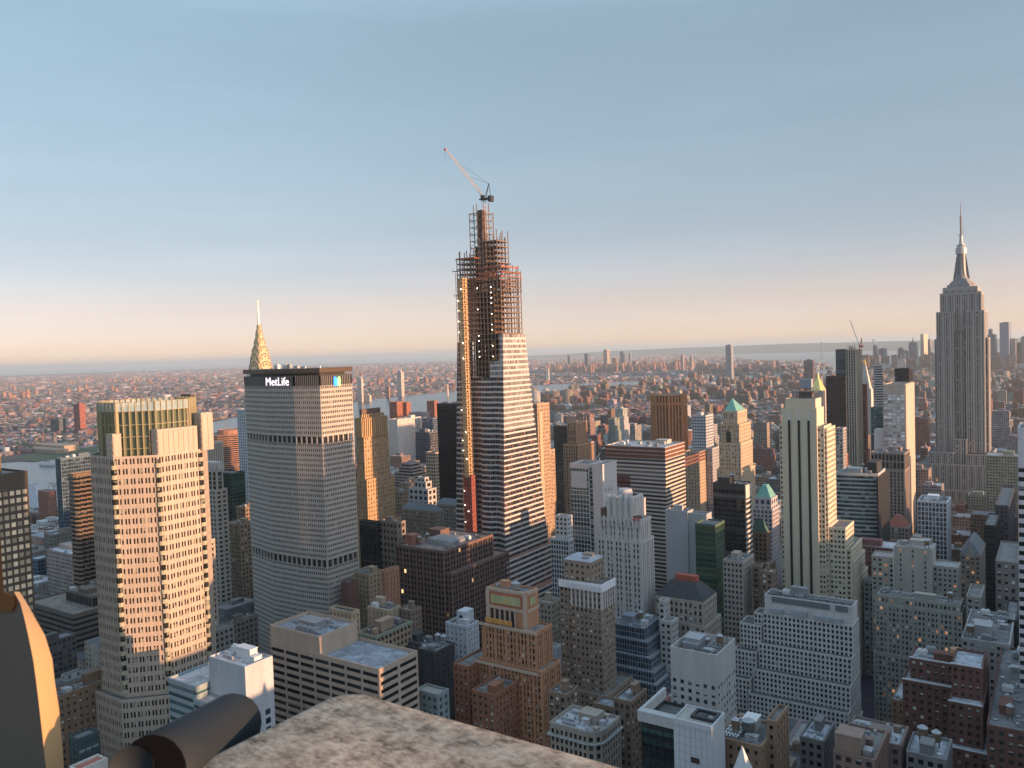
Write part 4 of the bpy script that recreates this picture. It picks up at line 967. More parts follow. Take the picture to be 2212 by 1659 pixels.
# brown brick buildings at the bottom
q = (-106.0,-88.7,300.0,313.0,112.1)
rt = H('office_building', 'brown brick building with a pointed-roofed water tank and white pipes, at the bottom edge', [(rc(q[0]+14, q[1], 300, q[3]+2), 0, q[4], {}), (rc(q[0]-2, q[0]+13.9, 292, q[3]), 0, q[4]-7, {})], wm=wall((.25, .16, .105), var=.25), gm=gD, bay=3.4, pier=.62, span=.55, clutter=(5, 0), seed=6)
water_tank(rt, q[0]+7, 300, q[4]-8, 2.3, mat=wall((.10, .11, .11)))
rooftop(rt, rc(q[0]-1.5, q[0]+13, 293, q[3]), q[4]-8.1, 8, 61, WHITEM)
b = MB()
for i in range(5): b.box(q[0]-1+i*1.2, q[0]-.6+i*1.2, 294, 303, q[4]-7.2, q[4]-6.8)
for i in range(3): b.box(q[0]-1.2, q[0]+5, 295+i*3, 295.4+i*3, q[4]-6.79, q[4]-6.4)
b.build('white_pipe', WHITEM, rt)
q = (-79.68,132.54)
b = MB(); rt = root('church_spire', q[0], 235, 'white pyramidal stone spire tip poking up at the bottom edge', 'spire')
b.prism(rc(q[0]-5, q[0]+5, 230, 240), q[1]-16, q[1], [(q[0]-.05, 234.95), (q[0]+.05, 234.95), (q[0]+.05, 235.05), (q[0]-.05, 235.05)]); b.build('spire_cap', wall((.55, .56, .58), var=.1), rt)
b = MB(); b.box(q[0]-5.5, q[0]+5.5, 229.5, 240.5, 0, q[1]-16.02); b.build('shaft', wall((.35, .34, .33)), rt)
q = (-68.3,-54.8,300.0,323.7,106.2); q2 = (-74.6,-51.1,330.0,345.6,99.5)
rt = H('office_building', 'brown brick building with a boxy tan bulkhead on its roof, lower right corner', [(rc(q[0], q[1], 300, q[3]+1), 0, q[4], dict(top=1.2)), (rc(q[0]+1, q[1]-3, 294, 299.6), 0, q[4]-9, {})], wm=wall((.22, .14, .115), var=.2), gm=gP, rm=roofing((.22, .21, .2)), clutter=6, seed=41)
b = MB(); b.box(q[0]+.5, q[0]+9, 301, 309, q[4]-1, q[4]+5.5); b.box(q[0]+.3, q[0]+9.2, 300.8, 309.2, q[4]+5.51, q[4]+6); b.build('bulkhead', wall((.27, .19, .15)), rt)
H('office_building', 'low building with a bright silvery roof behind the tan bulkhead roof, lower right', [(rc(q2[0]+4, q2[1], 330, q2[3]+2), 0, q2[4], {})], wm=wall((.2, .15, .13)), gm=gP, rm=roofing((.50, .52, .56)), clutter=7, seed=43)
q = (-90.7,-81.5,340.0,355.5,89.5)
H('office_building', 'small building with a messy grey roof left of the tan bulkhead roof', [(rc(q[0], q[1], 340, q[3]+3), 0, q[4], {})], wm=wall((.16, .15, .15)), gm=gD, rm=roofing((.38, .4, .45)), clutter=8, seed=44)
q = (-48.9,-35.9,330.0,345.1,97.9)
H('office_building', 'low grey-roofed building at the bottom edge below the red brick setback block', [(rc(q[0], q[1], 330, q[3]+3), 0, q[4], {})], wm=wall((.2, .19, .19)), gm=gD, rm=roofing((.36, .38, .42)), clutter=6, seed=45)
# red brick setback block
RB = (.145, .066, .052); rq, r1 = (-61.5,-29.9,430.0,459.9,98.1), (-41.4,-29.7,395.0,452.2,104.3)
rt = H('office_building', 'dark red brick setback block with white copings and a copper water tank, lower right', [(rc(rq[0], rq[1], 430, 446), 0, rq[4], {}), (rc(rq[0]-2.5, r1[0]+.3, 424, 445.5), 0, rq[4]-9, {}),
    (rc(r1[0], r1[1], 408, 429.5), 0, r1[4]+2, {}), (rc(r1[0]-.4, r1[1]+.6, 400, 429), 0, r1[4]-12, {}), (rc(r1[0]-.8, r1[1]+3, 394, 440), 0, r1[4]-30, {}), (rc(r1[0]-1.2, r1[1]+3.4, 389, 440), 0, r1[4]-58, {})],
    wm=wall(RB, var=.25), gm=gP, rm=roofing((.40, .42, .46)), bay=3.3, fl=3.6, pier=.55, span=.55, top=1.6, clutter=(7, 0), seed=51, landmark='dark red brick setback block')
for (x0, x1, y, z) in ((rq[0], r1[0], 430, rq[4]), (rq[0]-2.5, r1[0]-1, 424, rq[4]-9), (r1[0], r1[1], 408, r1[4]+2), (r1[0]-.4, r1[1]+.6, 400, r1[4]-12), (r1[0]-.8, r1[1]+3, 394, r1[4]-30), (r1[0]-1.2, r1[1]+3.4, 389, r1[4]-58)):
    b = MB(); b.box(x0-.3, x1+.3, y-.75, y-.2, z-.1, z+.5); b.build('coping', wall((.62, .62, .64)), rt)
b = MB(); b.tube((rq[0]+19, 438, rq[4]-1), (rq[0]+19, 438, rq[4]+5), 2.6, n=16); b.build('water_tank', wall((.45, .24, .16)), rt)
# pale buildings upper right of it
gq = (-100.1,-50.9,560.0,583.5,85.9)
rt = H('office_building', 'wide grey stone block with orange-lit windows, right of the white ziggurat block', [(rc(gq[0]+1, gq[1]-1, 561, 575), 0, gq[4]+3, dict(bay=2.4, fl=4)), (rc(gq[0], gq[1], 559, 578), 0, gq[4]-2, {}), (rc(gq[0]-.4, gq[0]+27, 555, 577), 0, gq[4]-33, {})],
    wm=wall((.31, .30, .27), var=.12), gm=gL, bay=2.4, fl=3.4, pier=.42, span=.42, pd=.3, sd=.25, wide=3, clutter=(9, 0), seed=71, landmark='orange-windowed grey block')
p0, p1, p2, p3 = (-101.0,-76.9,640.0,660.6,103.3), (-116.8,-101.4,642.0,658.4,94.0), (-79.7,-61.2,645.0,657.7,90.7), (-124.1,-116.6,650.0,661.2,72.2)
rt = H('office_building', 'pale stone building with a blank central block above the orange-lit windows block', [(rc(p0[0], p0[1], 640, 660), 0, p0[4], dict(bay=9, pier=.86, wide=0)), (rc(p1[0], p1[1]-.2, 642, 658), 0, p1[4], {}), (rc(p0[1]+.1, p2[1], 645, 662), 0, p2[4], {})],
    wm=wall((.38, .36, .32), var=.15), gm=gL, bay=3.4, fl=3.6, pier=.5, span=.5, clutter=(3, 0), seed=72, rm=roofing((.4, .4, .42)))
b = MB(); b.box(p0[0]-.9, p0[0]-.3, 638.6, 639.4, 40, p0[4]); b.build('downpipe', wall((.6, .6, .6)), rt)
H('office_building', 'slim grey building between the white ziggurat block and the orange-lit windows block', [(rc(p3[0], p3[1], 650, 664), 0, p3[4], {})], wm=wall(GREY), gm=gP)
# gothic brown gabled tower
q = (-66.0,-52.7,720.0,766.6,83.3)
rt = H('office_building', 'brown gabled stone tower with a steep slate roof, near the right edge', [(rc(q[0], q[1], 720, q[3]), 0, q[4], {})], wm=wall((.22, .18, .15)), gm=gL, bay=3, pier=.5, span=.5, noroof=1)
b = MB(); P_ = rc(q[0], q[1], 720, q[3]); b.prism(P_, q[4]+.02, q[4]+9, inset(P_, 5.5)); b.build('steep_roof', wall((.12, .13, .15)), rt)
b = MB(); xm_ = (q[0]+q[1])/2; b.poly([(xm_-3.5, 719.2, q[4]-2), (xm_+3.5, 719.2, q[4]-2), (xm_, 719.2, q[4]+5.5)]); b.poly([(xm_+3.5, 719.2, q[4]-2), (xm_+3.5, 726, q[4]-2), (xm_, 726, q[4]+5.5), (xm_, 719.2, q[4]+5.5)]); b.poly([(xm_-3.5, 726, q[4]-2), (xm_-3.5, 719.2, q[4]-2), (xm_, 719.2, q[4]+5.5), (xm_, 726, q[4]+5.5)]); b.build('gable', wall((.27, .23, .19)), rt)
for (a, lab, wm_, gm_, kw) in (
    ((-55.2,-47.0,800.0,850.5,91.7), 'black slab building standing behind the brown gabled tower', (.02, .02, .022), gD, dict(pier=.1)),
    ((-50.4,-40.2,860.0,966.3,98.9), 'dark narrow tower right of the black slab building near the right edge', (.06, .06, .07), gD, {}),
    ((-35.2,-23.8,600.0,657.3,109.3), 'ornate dark stone block with arched top windows at the right edge', (.22, .19, .17), gP, dict(bay=4, fl=5)),
    ((-43.8,-22.6,480.0,529.8,95.2), 'pale stone building with a cluttered roof above the dark red brick block', (.36, .35, .35), gP, dict(clutter=8, seed=77)),
    ((-48.3,-41.2,560.0,585.0,95.3), 'plain grey stone bulk behind the orange-lit windows block, right end', (.3, .28, .26), gP, {}),
    ((-25.9,-12.5,380.0,477.4,93.3), 'low brick building with a messy roof in the lower right corner', (.15, .07, .055), gP, dict(clutter=9, seed=79)),
    ((-26.5,-20.9,520.0,556.5,96.1), 'dark sliver of a building against the right edge', (.03, .03, .03), gD, {})):
    H('office_building', lab, [(rc(a[0], a[1], a[2], a[3]+4), 0, a[4], {})], wm=wall(wm_, var=.2), gm=gm_, **{**dict(bay=3.2, fl=3.6, pier=.5, span=.5), **kw})
a = (-16.1,-5.5,430.0,1225.2,211.2)
H('office_tower', 'white slab tower with dark bands cut off by the right edge of the view', [(rc(a[0], a[1], 430, 460), 0, a[4], dict(top=18))], wm=wall((.55, .52, .54)), gm=gD, **{**BAND, 'fl': 4.2})
# white gridded tower right
q = (-120.1,-94.1,900.0,932.6,90.9)
rt = H('office_tower', 'white gridded office tower standing in front of the great stepped skyscraper', [(rc(q[0], q[1], 900, q[3]), 0, q[4], dict(top=1.5))], wm=wall((.66, .66, .70), var=.05), gm=glass(c=(.06, .05, .05), blind=(.2, .15, .13), frac=.6, rough=.3), bay=3.2, fl=4.6, pier=.22, span=.16, pd=.5, sd=.4, clutter=6, seed=81, landmark='white gridded tower')
q = (-148.0,-126.0,880.0,904.3,66.5)
rt = H('office_building', 'brown stone block with a red hipped roof left of the white gridded tower', [(rc(q[0], q[1], 880, q[3]), 0, q[4], {})], wm=wall((.26, .2, .17)), gm=gP, noroof=1)
P_ = rc(q[0]+1, q[1]-1, 881, q[3]-1); b = MB(); b.prism(P_, q[4]+.02, q[4]+10, inset(P_, 8)); b.build('hipped_roof', wall((.28, .09, .06)), rt)
# curved banded glass with a black flank
q = (-166.8,-133.5,760.0,834.8,137.4); q2 = q
n = 10; cv = [(q[0]+(q[1]-q[0])*i/n, 760+5*(1-math.cos(math.pi*i/n*.5))*1.0) for i in range(n+1)]
rt = H('office_tower', 'teal glass tower with pale curving bands and a black side, right of the three-striped tower', [(cv+[(q[1], 800), (q[0], 800)], 0, q[4]-1, dict(top=2.5))], wm=wall((.36, .36, .36)), gm=gT, bay=3, fl=3.75, pier=0, span=.36, pd=.3, sd=.5, landmark='curved teal glass tower', clutter=4, seed=9)
b = MB(); b.box(q[1]+.6, q[1]+1.8, 757, 812, 0, q[4]-4); b.build('black_flank', wall((.02, .02, .022), rough=.4), rt)
b = MB(); b.box(q[1]-9, q[1]-1, 768, 790, q[4]-1.9, q[4]+8); b.build('penthouse', wall((.03, .03, .033)), rt)
q = (-174.0,-140.6,960.0,992.3,130.3)
rt = H('office_tower', 'brown stone tower with a colonnaded top, behind the teal glass tower', [(rc(q[0], q[1], 960, q[3]+3), q[4]-19, q[4], dict(fl=9, span=.2, bay=3.6, pier=.3)), (rc(q[0]+.3, q[1]-.3, 960.4, q[3]+2.7), 0, q[4]-18.9, {})], wm=wall((.24, .19, .165)), gm=gD, bay=3.6, fl=3.7, pier=.5, span=.3, pd=.6, sd=.2, clutter=4, seed=5)
q = (-187.0,-162.4,1120.0,1185.5,196.9)
rt = H('office_tower', 'tower of shining pale windows with a sunlit tan side wall, behind the colonnaded brown tower', [(rc(q[0], q[1], 1120, q[3]), 0, q[4]-12.02, dict(top=1)), (rc(q[0], q[1], 1119.9, q[3]), q[4]-12, q[4], dict(blank=True)), (rc(q[1]+.55, q[1]+.9, 1120, q[3]+6), 0, q[4]-1, dict(blank=True))],
       wm=wall((.42, .36, .30)), gm=glass(c=(.50, .55, .62), blind=(.7, .75, .8), frac=.5, rough=.25, metal=.3), bay=5.4, fl=3.9, pier=.16, span=.26, pd=.5, sd=.7, landmark='shining-windowed tower')  # pale glass and blind colours carry the reflected sky
b = MB(); b.box(q[0]-12, q[0]-.6, 1121, 1140, 0, q[4]-58); b.build('side_wall', wall((.45, .42, .42)), rt)
for (a, lab, wm_, gm_, kw) in (
    ((-216.6,-196.8,1400.0,1433.5,207.6), 'black-topped tower behind the tower of shining pale windows', (.035, .035, .04), gD, dict(pier=.25)),
    ((-229.4,-219.8,1300.0,1311.3,216.8), 'slim dark tower with white stripes left of the shining pale windows tower', (.4, .4, .4), gD, BAND),
    ((-216.6,-201.4,1200.0,1210.6,161.5), 'teal glazed tower partly hidden by the shining pale windows tower', (.1, .16, .17), gT, dict(pier=.15, span=.2)),
    ((-326.6,-309.8,1500.0,1511.1,239.8), 'dark glass tower standing left of the twin with the red crane', (.04, .05, .06), gBl, dict(pier=.1, span=.15)),
    ((-309.3,-280.2,1350.0,1360.0,199.0), 'dark brown slab tower left of the tower with the red crane', (.07, .04, .035), gD, dict(pier=.35, span=.3)),
    ((-272.0,-264.2,1420.0,1431.5,182.3), 'dark red brick slab between the crane tower and the shining pale windows', (.16, .05, .04), gD, {}),
    ((-209.6,-203.5,1000.0,1031.2,78.9), 'small blue glass tower in front of the crane tower', (.12, .14, .18), gBl, dict(pier=.2, span=.2)),
    ((-218.7,-211.5,1000.0,1014.8,151.8), 'pale ribbed tower just right of the three-striped tower', (.36, .33, .32), gP, {}),
    ((-233.5,-222.6,1050.0,1076.2,112.5), 'red brick block low beside the three-striped tower, right of it', (.30, .10, .07), gP, {})):
    H('office_tower', lab, [(rc(a[0], a[1], a[2], a[3]+3), 0, a[4], {})], wm=wall(wm_, var=.15), gm=gm_, **{**dict(bay=3.4, fl=3.7, pier=.4, span=.4), **kw})
q = (-268.5,-254.8,1300.0,1341.0,240.3)
rt = H('office_tower', 'tall pale unfinished tower with vertical ribs and a red crane on its roof', [(rc(q[0], q[1], 1300, q[3]), 0, q[4], dict(top=1))], wm=wall((.42, .36, .28)), gm=gBl, bay=3.6, fl=4, pier=.34, span=.12, pd=1.0, sd=.2)
b = MB(); rd = random.Random(5)
for i in range(14): x = q[0]+2+rd.random()*(q[1]-q[0]-4); y = 1302+rd.random()*8; b.bar((x, y, q[4]-1), (x, y, q[4]+3+rd.random()*5), .5)
b.build('steel_frame', STEEL, rt)
c0, c1 = (-249.84,242.20), (-262.94,284.41); c2 = (-247.67,257.38)
rt = root('tower_crane', c0[0], 1305, 'small red and white luffing crane on the pale unfinished tower, right part of the skyline', 'crane', z=q[4])
RED = plain((.5, .09, .06), name='red_paint'); b = MB()
b.bar((c0[0], 1305, q[4]-2), (c0[0], 1305, c0[1]+4), 1.0); b.build('mast', RED, rt)
b = MB(); A, B = Vector((c0[0], 1305, c0[1]+3)), Vector((c1[0], 1305, c1[1])); b.bar(A, B, .9)
for i in range(10): b.bar(A.lerp(B, i/10)+Vector((0, 0, 1.4)), A.lerp(B, (i+1)/10)+Vector((0, 0, -.6)), .35)
b.build('jib', CW, rt); b = MB(); b.bar((c0[0], 1305, c0[1]+3), (c2[0]+1, 1305, c2[1]), .9); b.bar((c0[0]+3, 1305, c0[1]+2), (c2[0]+1, 1305, c2[1]), .7); b.box(c0[0]-1, c0[0]+5, 1303, 1307, c0[1]+1, c0[1]+4); b.build('a_frame', RED, rt)
# gold pyramids
q = (-436.90,189.65); b0_ = (-445.06,149.37); b1_ = (-415.45,149.36)
rt = root('office_tower', q[0], 1830, 'pale gothic tower with a golden pyramid roof, rising behind the three-striped tower', 'office tower')
hw = (b1_[0]-b0_[0])/2; xm_ = q[0]+1.5; zb = b0_[1]; b = MB()
b.prism(oct8(xm_-hw, 1815, xm_+hw, 1815+2*hw, hw*.5), zb, zb+(q[1]-zb)*.66, oct8(xm_-hw*.22, 1815+hw*.78, xm_+hw*.22, 1815+hw*1.22, hw*.12)); b.prism(oct8(xm_-hw*.16, 1815+hw*.84, xm_+hw*.16, 1815+hw*1.16, hw*.1), zb+(q[1]-zb)*.66, q[1], oct8(xm_-.3, 1815+hw-.3, xm_+.3, 1815+hw+.3, .1)); b.build('pyramid_roof', plain((.68, .58, .20), .4, .5, name='gilding'), rt)
b = MB(); b.box(xm_-hw-1, xm_+hw+3, 1812, 1812+2*hw+6, 0, zb); 
for i in range(7): b.box(xm_-hw-1+i*(2*hw+4)/7, xm_-hw+.4+i*(2*hw+4)/7, 1811, 1811.98, zb*.3, zb+2)
b.build('wall', wall((.38, .34, .30)), rt)
a = (-414.2,-384.8,1700.0,1727.8,150.3); HERO.append((a[0], a[1], 1700, 1760, a[4], 'golden pyramid'))
q = (-294.30,220.22); zz = (-291.19,167.11)
rt = root('clock_tower', q[0], 1560, 'slim pale campanile with a gilded tip, glinting beside the red crane tower', 'clock tower')
b = MB(); b.box(q[0]-4, q[0]+14, 1558, 1578, 0, zz[1]); b.prism(rc(q[0]-3, q[0]+12, 1559, 1577), zz[1], q[1]-9, rc(q[0]+1, q[0]+4, 1566, 1570)); b.build('wall', wall((.5, .47, .43)), rt)
b = MB(); b.lathe(q[0]+2.5, 1568, [(2.2, q[1]-9), (2.2, q[1]-6), (1.2, q[1]-3), (.2, q[1]+1)], 8); b.build('cupola', GOLD, rt)
# tan towers with copper roofs
q = (-274.0,-253.1,760.0,795.0,159.4); u = (-272.8,-255.1,763.0,796.6,176.8); t_ = (-271.8,-257.6,766.0,793.8,189.3)
ap = (-264.17,200.79)
rt = H('office_tower', 'tan stone tower under a green copper pyramid roof', [(rc(t_[0], t_[1], 766, t_[3]), 0, t_[4], dict(fl=10, span=.45, bay=2.9)), (rc(u[0], u[1], 763, u[3]), 0, u[4], {}), (rc(q[0], q[1], 760, q[3]), 0, q[4], {}), (rc(q[0]-2, q[1]+1, 758, q[3]+3), 0, q[4]-26, {}), (rc(q[0]-4, q[1]+3, 756, q[3]+8), 0, 60, {})],
       wm=wall((.43, .345, .25), var=.15), gm=gP, bay=2.9, fl=3.6, pier=.45, span=.45, pd=.5, sd=.3, wide=2, landmark='green copper pyramid roof')
b = MB(); P_ = rc(t_[0]+.8, t_[1]-.8, 766.8, t_[3]-.8); xm_, ym_ = (t_[0]+t_[1])/2, (766+t_[3])/2; b.prism(P_, t_[4]-.5, ap[1], rc(xm_-2.2, xm_-1.8, ym_-.2, ym_+.2)); b.build('pyramid_roof', COPPER, rt)
b = MB(); b.box(u[0]+5.5, u[0]+9.5, 762, 762.6, u[4]-22, u[4]-7); b.lathe(u[0]+7.5, 762.35, [(2, u[4]-7.2), (1.2, u[4]-5.6), (0, u[4]-5)], 8); b.build('arched_window', wall((.03, .03, .03)), rt)
b = MB(); b.prism(rc(u[0]-1, u[1]+1, 762, u[3]+1), u[4]-2, u[4]-1.2); b.prism(rc(q[0]-1, q[1]+1, 759, q[3]+1), q[4]-25, q[4]-24.3); b.build('cornice', wall((.40, .27, .16)), rt)
q = (-223.1,-206.7,700.0,719.4,119.7); ap = (-215.47,129.84)
rt = H('office_tower', 'lilac-grey tower with a teal copper pyramid roof, left of the three-striped tower', [(rc(q[0]+1, q[1]-1, 701, q[3]-1), 0, q[4], dict(fl=6, bay=5)), (rc(q[0], q[1], 700, q[3]), 0, q[4]-9, {})], wm=wall((.40, .36, .38)), gm=gBl, bay=3, fl=3.6, pier=.45, span=.4, landmark='teal copper pyramid roof')
P_ = rc(q[0]+1.5, q[1]-1.5, 701.5, q[3]-1.5); b = MB(); b.prism(P_, q[4]+.02, ap[1], inset(P_, min((P_[1][0]-P_[0][0])*.36, (P_[2][1]-P_[1][1])*.36))); b.build('pyramid_roof', COPPER, rt)
q = (-206.4,-193.5,640.0,647.4,103.8)
rt = H('office_building', 'small brown tower with a dark green mansard, below the teal copper pyramid roof', [(rc(q[0], q[1], 640, q[3]), 0, q[4], {}), (rc(q[0], q[1]+3, 636, q[3]+3), 0, q[4]-24, {})], wm=wall(BRN), gm=gD, noroof=1)
P_ = rc(q[0]+.5, q[1]-.5, 640.5, q[3]-.5); b = MB(); b.prism(P_, q[4]+.02, q[4]+10, inset(P_, 3.5)); b.build('mansard_roof', wall((.06, .13, .10)), rt)
# centre-right towers
for (kind, a, lab, tiers, kw) in (
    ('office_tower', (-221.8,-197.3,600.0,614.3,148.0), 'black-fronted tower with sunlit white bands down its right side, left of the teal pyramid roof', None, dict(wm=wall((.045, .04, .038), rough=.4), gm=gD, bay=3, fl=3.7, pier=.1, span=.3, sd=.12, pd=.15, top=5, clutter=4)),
    ('office_tower', (-365.4,-304.1,700.0,745.8,160.3), 'broad banded office slab with red-brown crown bands and a flat roof', None, dict(wm=wall((.46, .40, .35), var=.08), gm=glass(c=(.03, .035, .045), blind=(.12, .13, .14), frac=.4, rough=.08, metal=.3), bay=3, fl=3.75, pier=0, span=.46, sd=.4, top=.8, clutter=8, rm=ROOFL, landmark='broad banded office slab')),
    ('office_tower', (-355.9,-339.7,900.0,922.6,173.0), 'pale gridded tower in the middle distance left of the green copper pyramid roof', None, dict(wm=wall((.42, .42, .44)), gm=gD, bay=2.6, fl=3.5, pier=.35, span=.5, clutter=3)),
    ('office_tower', (-358.5,-340.8,880.0,897.4,133.0), 'cream apartment tower with a little turret, right of the broad banded office slab', None, dict(wm=wall((.40, .30, .21)), gm=gP, pier=.65, bay=3.3)),
    ('office_tower', (-348.4,-332.8,900.0,919.9,135.2), 'grey plain tower beside the cream apartment tower', None, dict(wm=wall((.33, .32, .33)), gm=gP, pier=.6)),
    ('office_tower', (-190.0,-176.7,530.0,551.7,108.1), 'grey-brown office tower with tall top-floor windows, left of the stripe-fronted cream tower', None, dict(wm=wall((.34, .29, .26)), gm=gD, bay=2.7, fl=3.6, pier=.45, span=.5, clutter=5, seed=91)),
    ('office_building', (-173.1,-168.7,540.0,546.1,103.9), 'small terraced brown building wedged right of the grey-brown office tower', None, dict(wm=wall(BRN), gm=gP, clutter=2)),
    ('office_building', (-164.1,-157.2,530.0,538.4,103.4), 'low brown building with a pale roof at the left foot of the stripe-fronted cream tower', None, dict(wm=wall(BRN), gm=gP, rm=ROOFL, clutter=4)),
    ('office_building', (-204.1,-200.1,455.0,459.9,99.0), 'pale stepped annex with white tarpaulins at the right foot of the crenellated tower', None, dict(wm=wall((.43, .41, .4)), gm=gP)),
    ('office_building', (-200.1,-193.3,448.0,456.5,89.1), 'lower pale annex with a roof garden beside the terraced blue-grey glass block', None, dict(wm=wall((.42, .4, .38)), gm=gP)),
    ('office_building', (-278.7,-272.0,445.0,449.7,60.9), 'white party-wall building squeezed right of the orange tiled tower', None, dict(wm=wall((.5, .5, .52)), gm=gP, pier=.8)),
    ('office_building', (-289.1,-278.3,450.0,460.1,87.5), 'grey-tan building with big rooftop fans behind the orange tiled tower', None, dict(wm=wall((.32, .27, .21)), gm=gP, clutter=7, seed=93, bay=3)),
    ('office_building', (-319.8,-304.5,520.0,525.6,112.1), 'dark stepped classical block with white colonnades behind the brown white-corniced tower', None, dict(wm=wall((.42, .42, .42)), gm=gD, bay=2.2, pier=.3, span=.3)),
    ('office_building', (-339.4,-328.6,560.0,566.0,120.0), 'pale wedge-roofed upper storeys above the dark classical block', None, dict(wm=wall((.5, .5, .5)), gm=gD)),
    ('office_tower', (-544.2,-524.2,900.0,908.3,155.7), 'black slab left of the gothic-crowned brown tower', None, dict(wm=wall((.05, .04, .035)), gm=gD, pier=.3)),
    ('office_tower', (-422.3,-417.0,660.0,680.5,202.5), 'tall narrow tan tower with a carved front, directly right of the unfinished skyscraper', None, dict(wm=wall((.36, .25, .17)), gm=gP, bay=2.6, pier=.6, landmark='narrow tan tower')),
    ('office_tower', (-425.9,-418.4,668.0,690.7,155.6), 'lower shoulder of tan stone at the foot of the narrow carved tower', None, dict(wm=wall((.34, .24, .16)), gm=gP, bay=2.6, pier=.55)),
    ('office_tower', (-507.6,-481.8,620.0,624.4,204.8), 'sheer black glass tower just left of the unfinished skyscraper', None, dict(wm=wall((.012, .012, .014), rough=.3), gm=glass(c=(.008, .008, .01), blind=(.02, .02, .02), rough=.1), pier=.1, span=.1, bay=2, clutter=3, landmark='sheer black glass tower')),
    ('office_tower', (-779.5,-754.2,900.0,921.0,141.5), 'dark apartment slab with white balconies, left of the sheer black glass tower', None, dict(wm=wall((.10, .10, .12)), gm=gD, pier=.3, span=.35, clutter=3)),
    ('office_tower', (-591.7,-578.3,700.0,708.2,144.1), 'tan tower with deep horizontal ribs against the sheer black glass tower', None, dict(wm=wall((.40, .30, .22)), gm=gD, bay=3.4, fl=3.8, pier=.3, span=.5)),
    ('office_tower', (-1015.8,-994.4,1100.0,1164.2,138.3), 'white slab with a sunlit patterned side above the apartment terraces', None, dict(wm=wall((.52, .47, .44)), gm=gD, bay=3, pier=.6, span=.6, clutter=4)),
    ('apartment_tower', (-1241.9,-1219.9,1350.0,1368.4,151.5), 'left one of the red brick riverside apartment towers, beyond the white patterned slab', None, dict(wm=wall((.30, .12, .08)), gm=gD, pier=.6)),
    ('apartment_tower', (-1221.4,-1209.1,1370.0,1382.5,149.2), 'second red brick riverside apartment tower, beyond the white patterned slab', None, dict(wm=wall((.32, .13, .09)), gm=gD, pier=.6)),
    ('apartment_tower', (-1259.2,-1236.4,1500.0,1512.2,143.4), 'red brick riverside tower close left of the sheer black glass tower', None, dict(wm=wall((.30, .12, .08)), gm=gD, pier=.6)),
    ('office_building', (-1096.7,-1060.1,1250.0,1268.8,138.1), 'low grey ribbed institutional block in front of the riverside brick towers', None, dict(wm=wall((.30, .27, .26)), gm=gD)),
    ('office_building', (-980.2,-952.6,1150.0,1164.7,137.4), 'blue glass box in front of the grey institutional block', None, dict(wm=wall((.16, .2, .25)), gm=gBl, pier=.15, span=.2)),
    ('apartment_building', (-691.8,-665.9,760.0,781.2,109.7), 'terraced grey-pink apartment block behind the classical stone blocks', 'T', dict(wm=wall((.28, .22, .2)), gm=gD, **BAND)),
    ('office_building', (-562.7,-541.4,640.0,649.7,117.0), 'pale modern block with a big square opening, behind the classical stone blocks', 'T', dict(wm=wall((.38, .37, .37)), gm=gD, bay=6, fl=6, pier=.4, span=.4)),
    ('office_building', (-560.8,-539.9,600.0,605.5,118.7), 'brown brick block below the sunlit ribbed brick tower, right of it', None, dict(wm=wall((.24, .18, .13)), gm=gD, clutter=3)),
    ('office_building', (-447.9,-428.9,470.0,477.6,123.3), 'brown arcaded block between the dark low slab and the hip-roofed stone building', None, dict(wm=wall((.22, .18, .15)), gm=gD, bay=3.6, fl=5, clutter=4)),
    ('office_building', (-464.3,-446.7,465.0,469.2,122.6), 'black low slab squeezed right of the faceted lettered slab', None, dict(wm=wall((.025, .025, .028)), gm=gD, pier=.1, span=.1))):
    st_ = {**dict(bay=3.2, fl=3.7, pier=.45, span=.45, seed=len(lab)), **kw}
    ts = [(rc(a[0], a[1], a[2], a[3]+1), 0, a[4], {})]
    if tiers == 'T': ts = [(rc(a[0]+6, a[1]-6, a[2]+4, a[3]), 0, a[4]+9, {}), (rc(a[0]+3, a[1]-3, a[2]+2, a[3]+1), 0, a[4]+5, {}), (rc(a[0]-2, a[1]+2, a[2]-1, a[3]+2), 0, a[4]-2, {})]
    rt = building(kind, lab, ts, cat=kind.replace('_', ' '), **st_)
    if 'broad banded' in lab:
        b = MB()
        for k, (z0, z1) in enumerate(((a[4]-3.2, a[4]-.9), (a[4]-7.2, a[4]-4.6), (a[4]-10.8, a[4]-8.6))): b.box(a[0]-.1, a[1]+.75, 698.9, 699.55, z0, z1); b.box(a[1]+.5, a[1]+.75, 699.56, a[3]+.8, z0, z1)
        b.build('crown_band', wall((.14, .055, .04)), rt)
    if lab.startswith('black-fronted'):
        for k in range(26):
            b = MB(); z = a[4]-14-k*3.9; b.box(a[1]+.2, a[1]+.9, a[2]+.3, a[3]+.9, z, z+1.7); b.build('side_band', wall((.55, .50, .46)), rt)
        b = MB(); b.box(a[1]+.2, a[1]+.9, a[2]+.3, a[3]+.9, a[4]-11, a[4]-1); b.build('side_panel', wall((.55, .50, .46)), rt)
    if lab.startswith('tall narrow tan'):
        b = MB(); b.box(a[1]+.6, a[1]+1.0, 662, 668, 40, a[4]-8); b.build('carved_strip', wall((.42, .3, .2)), rt)
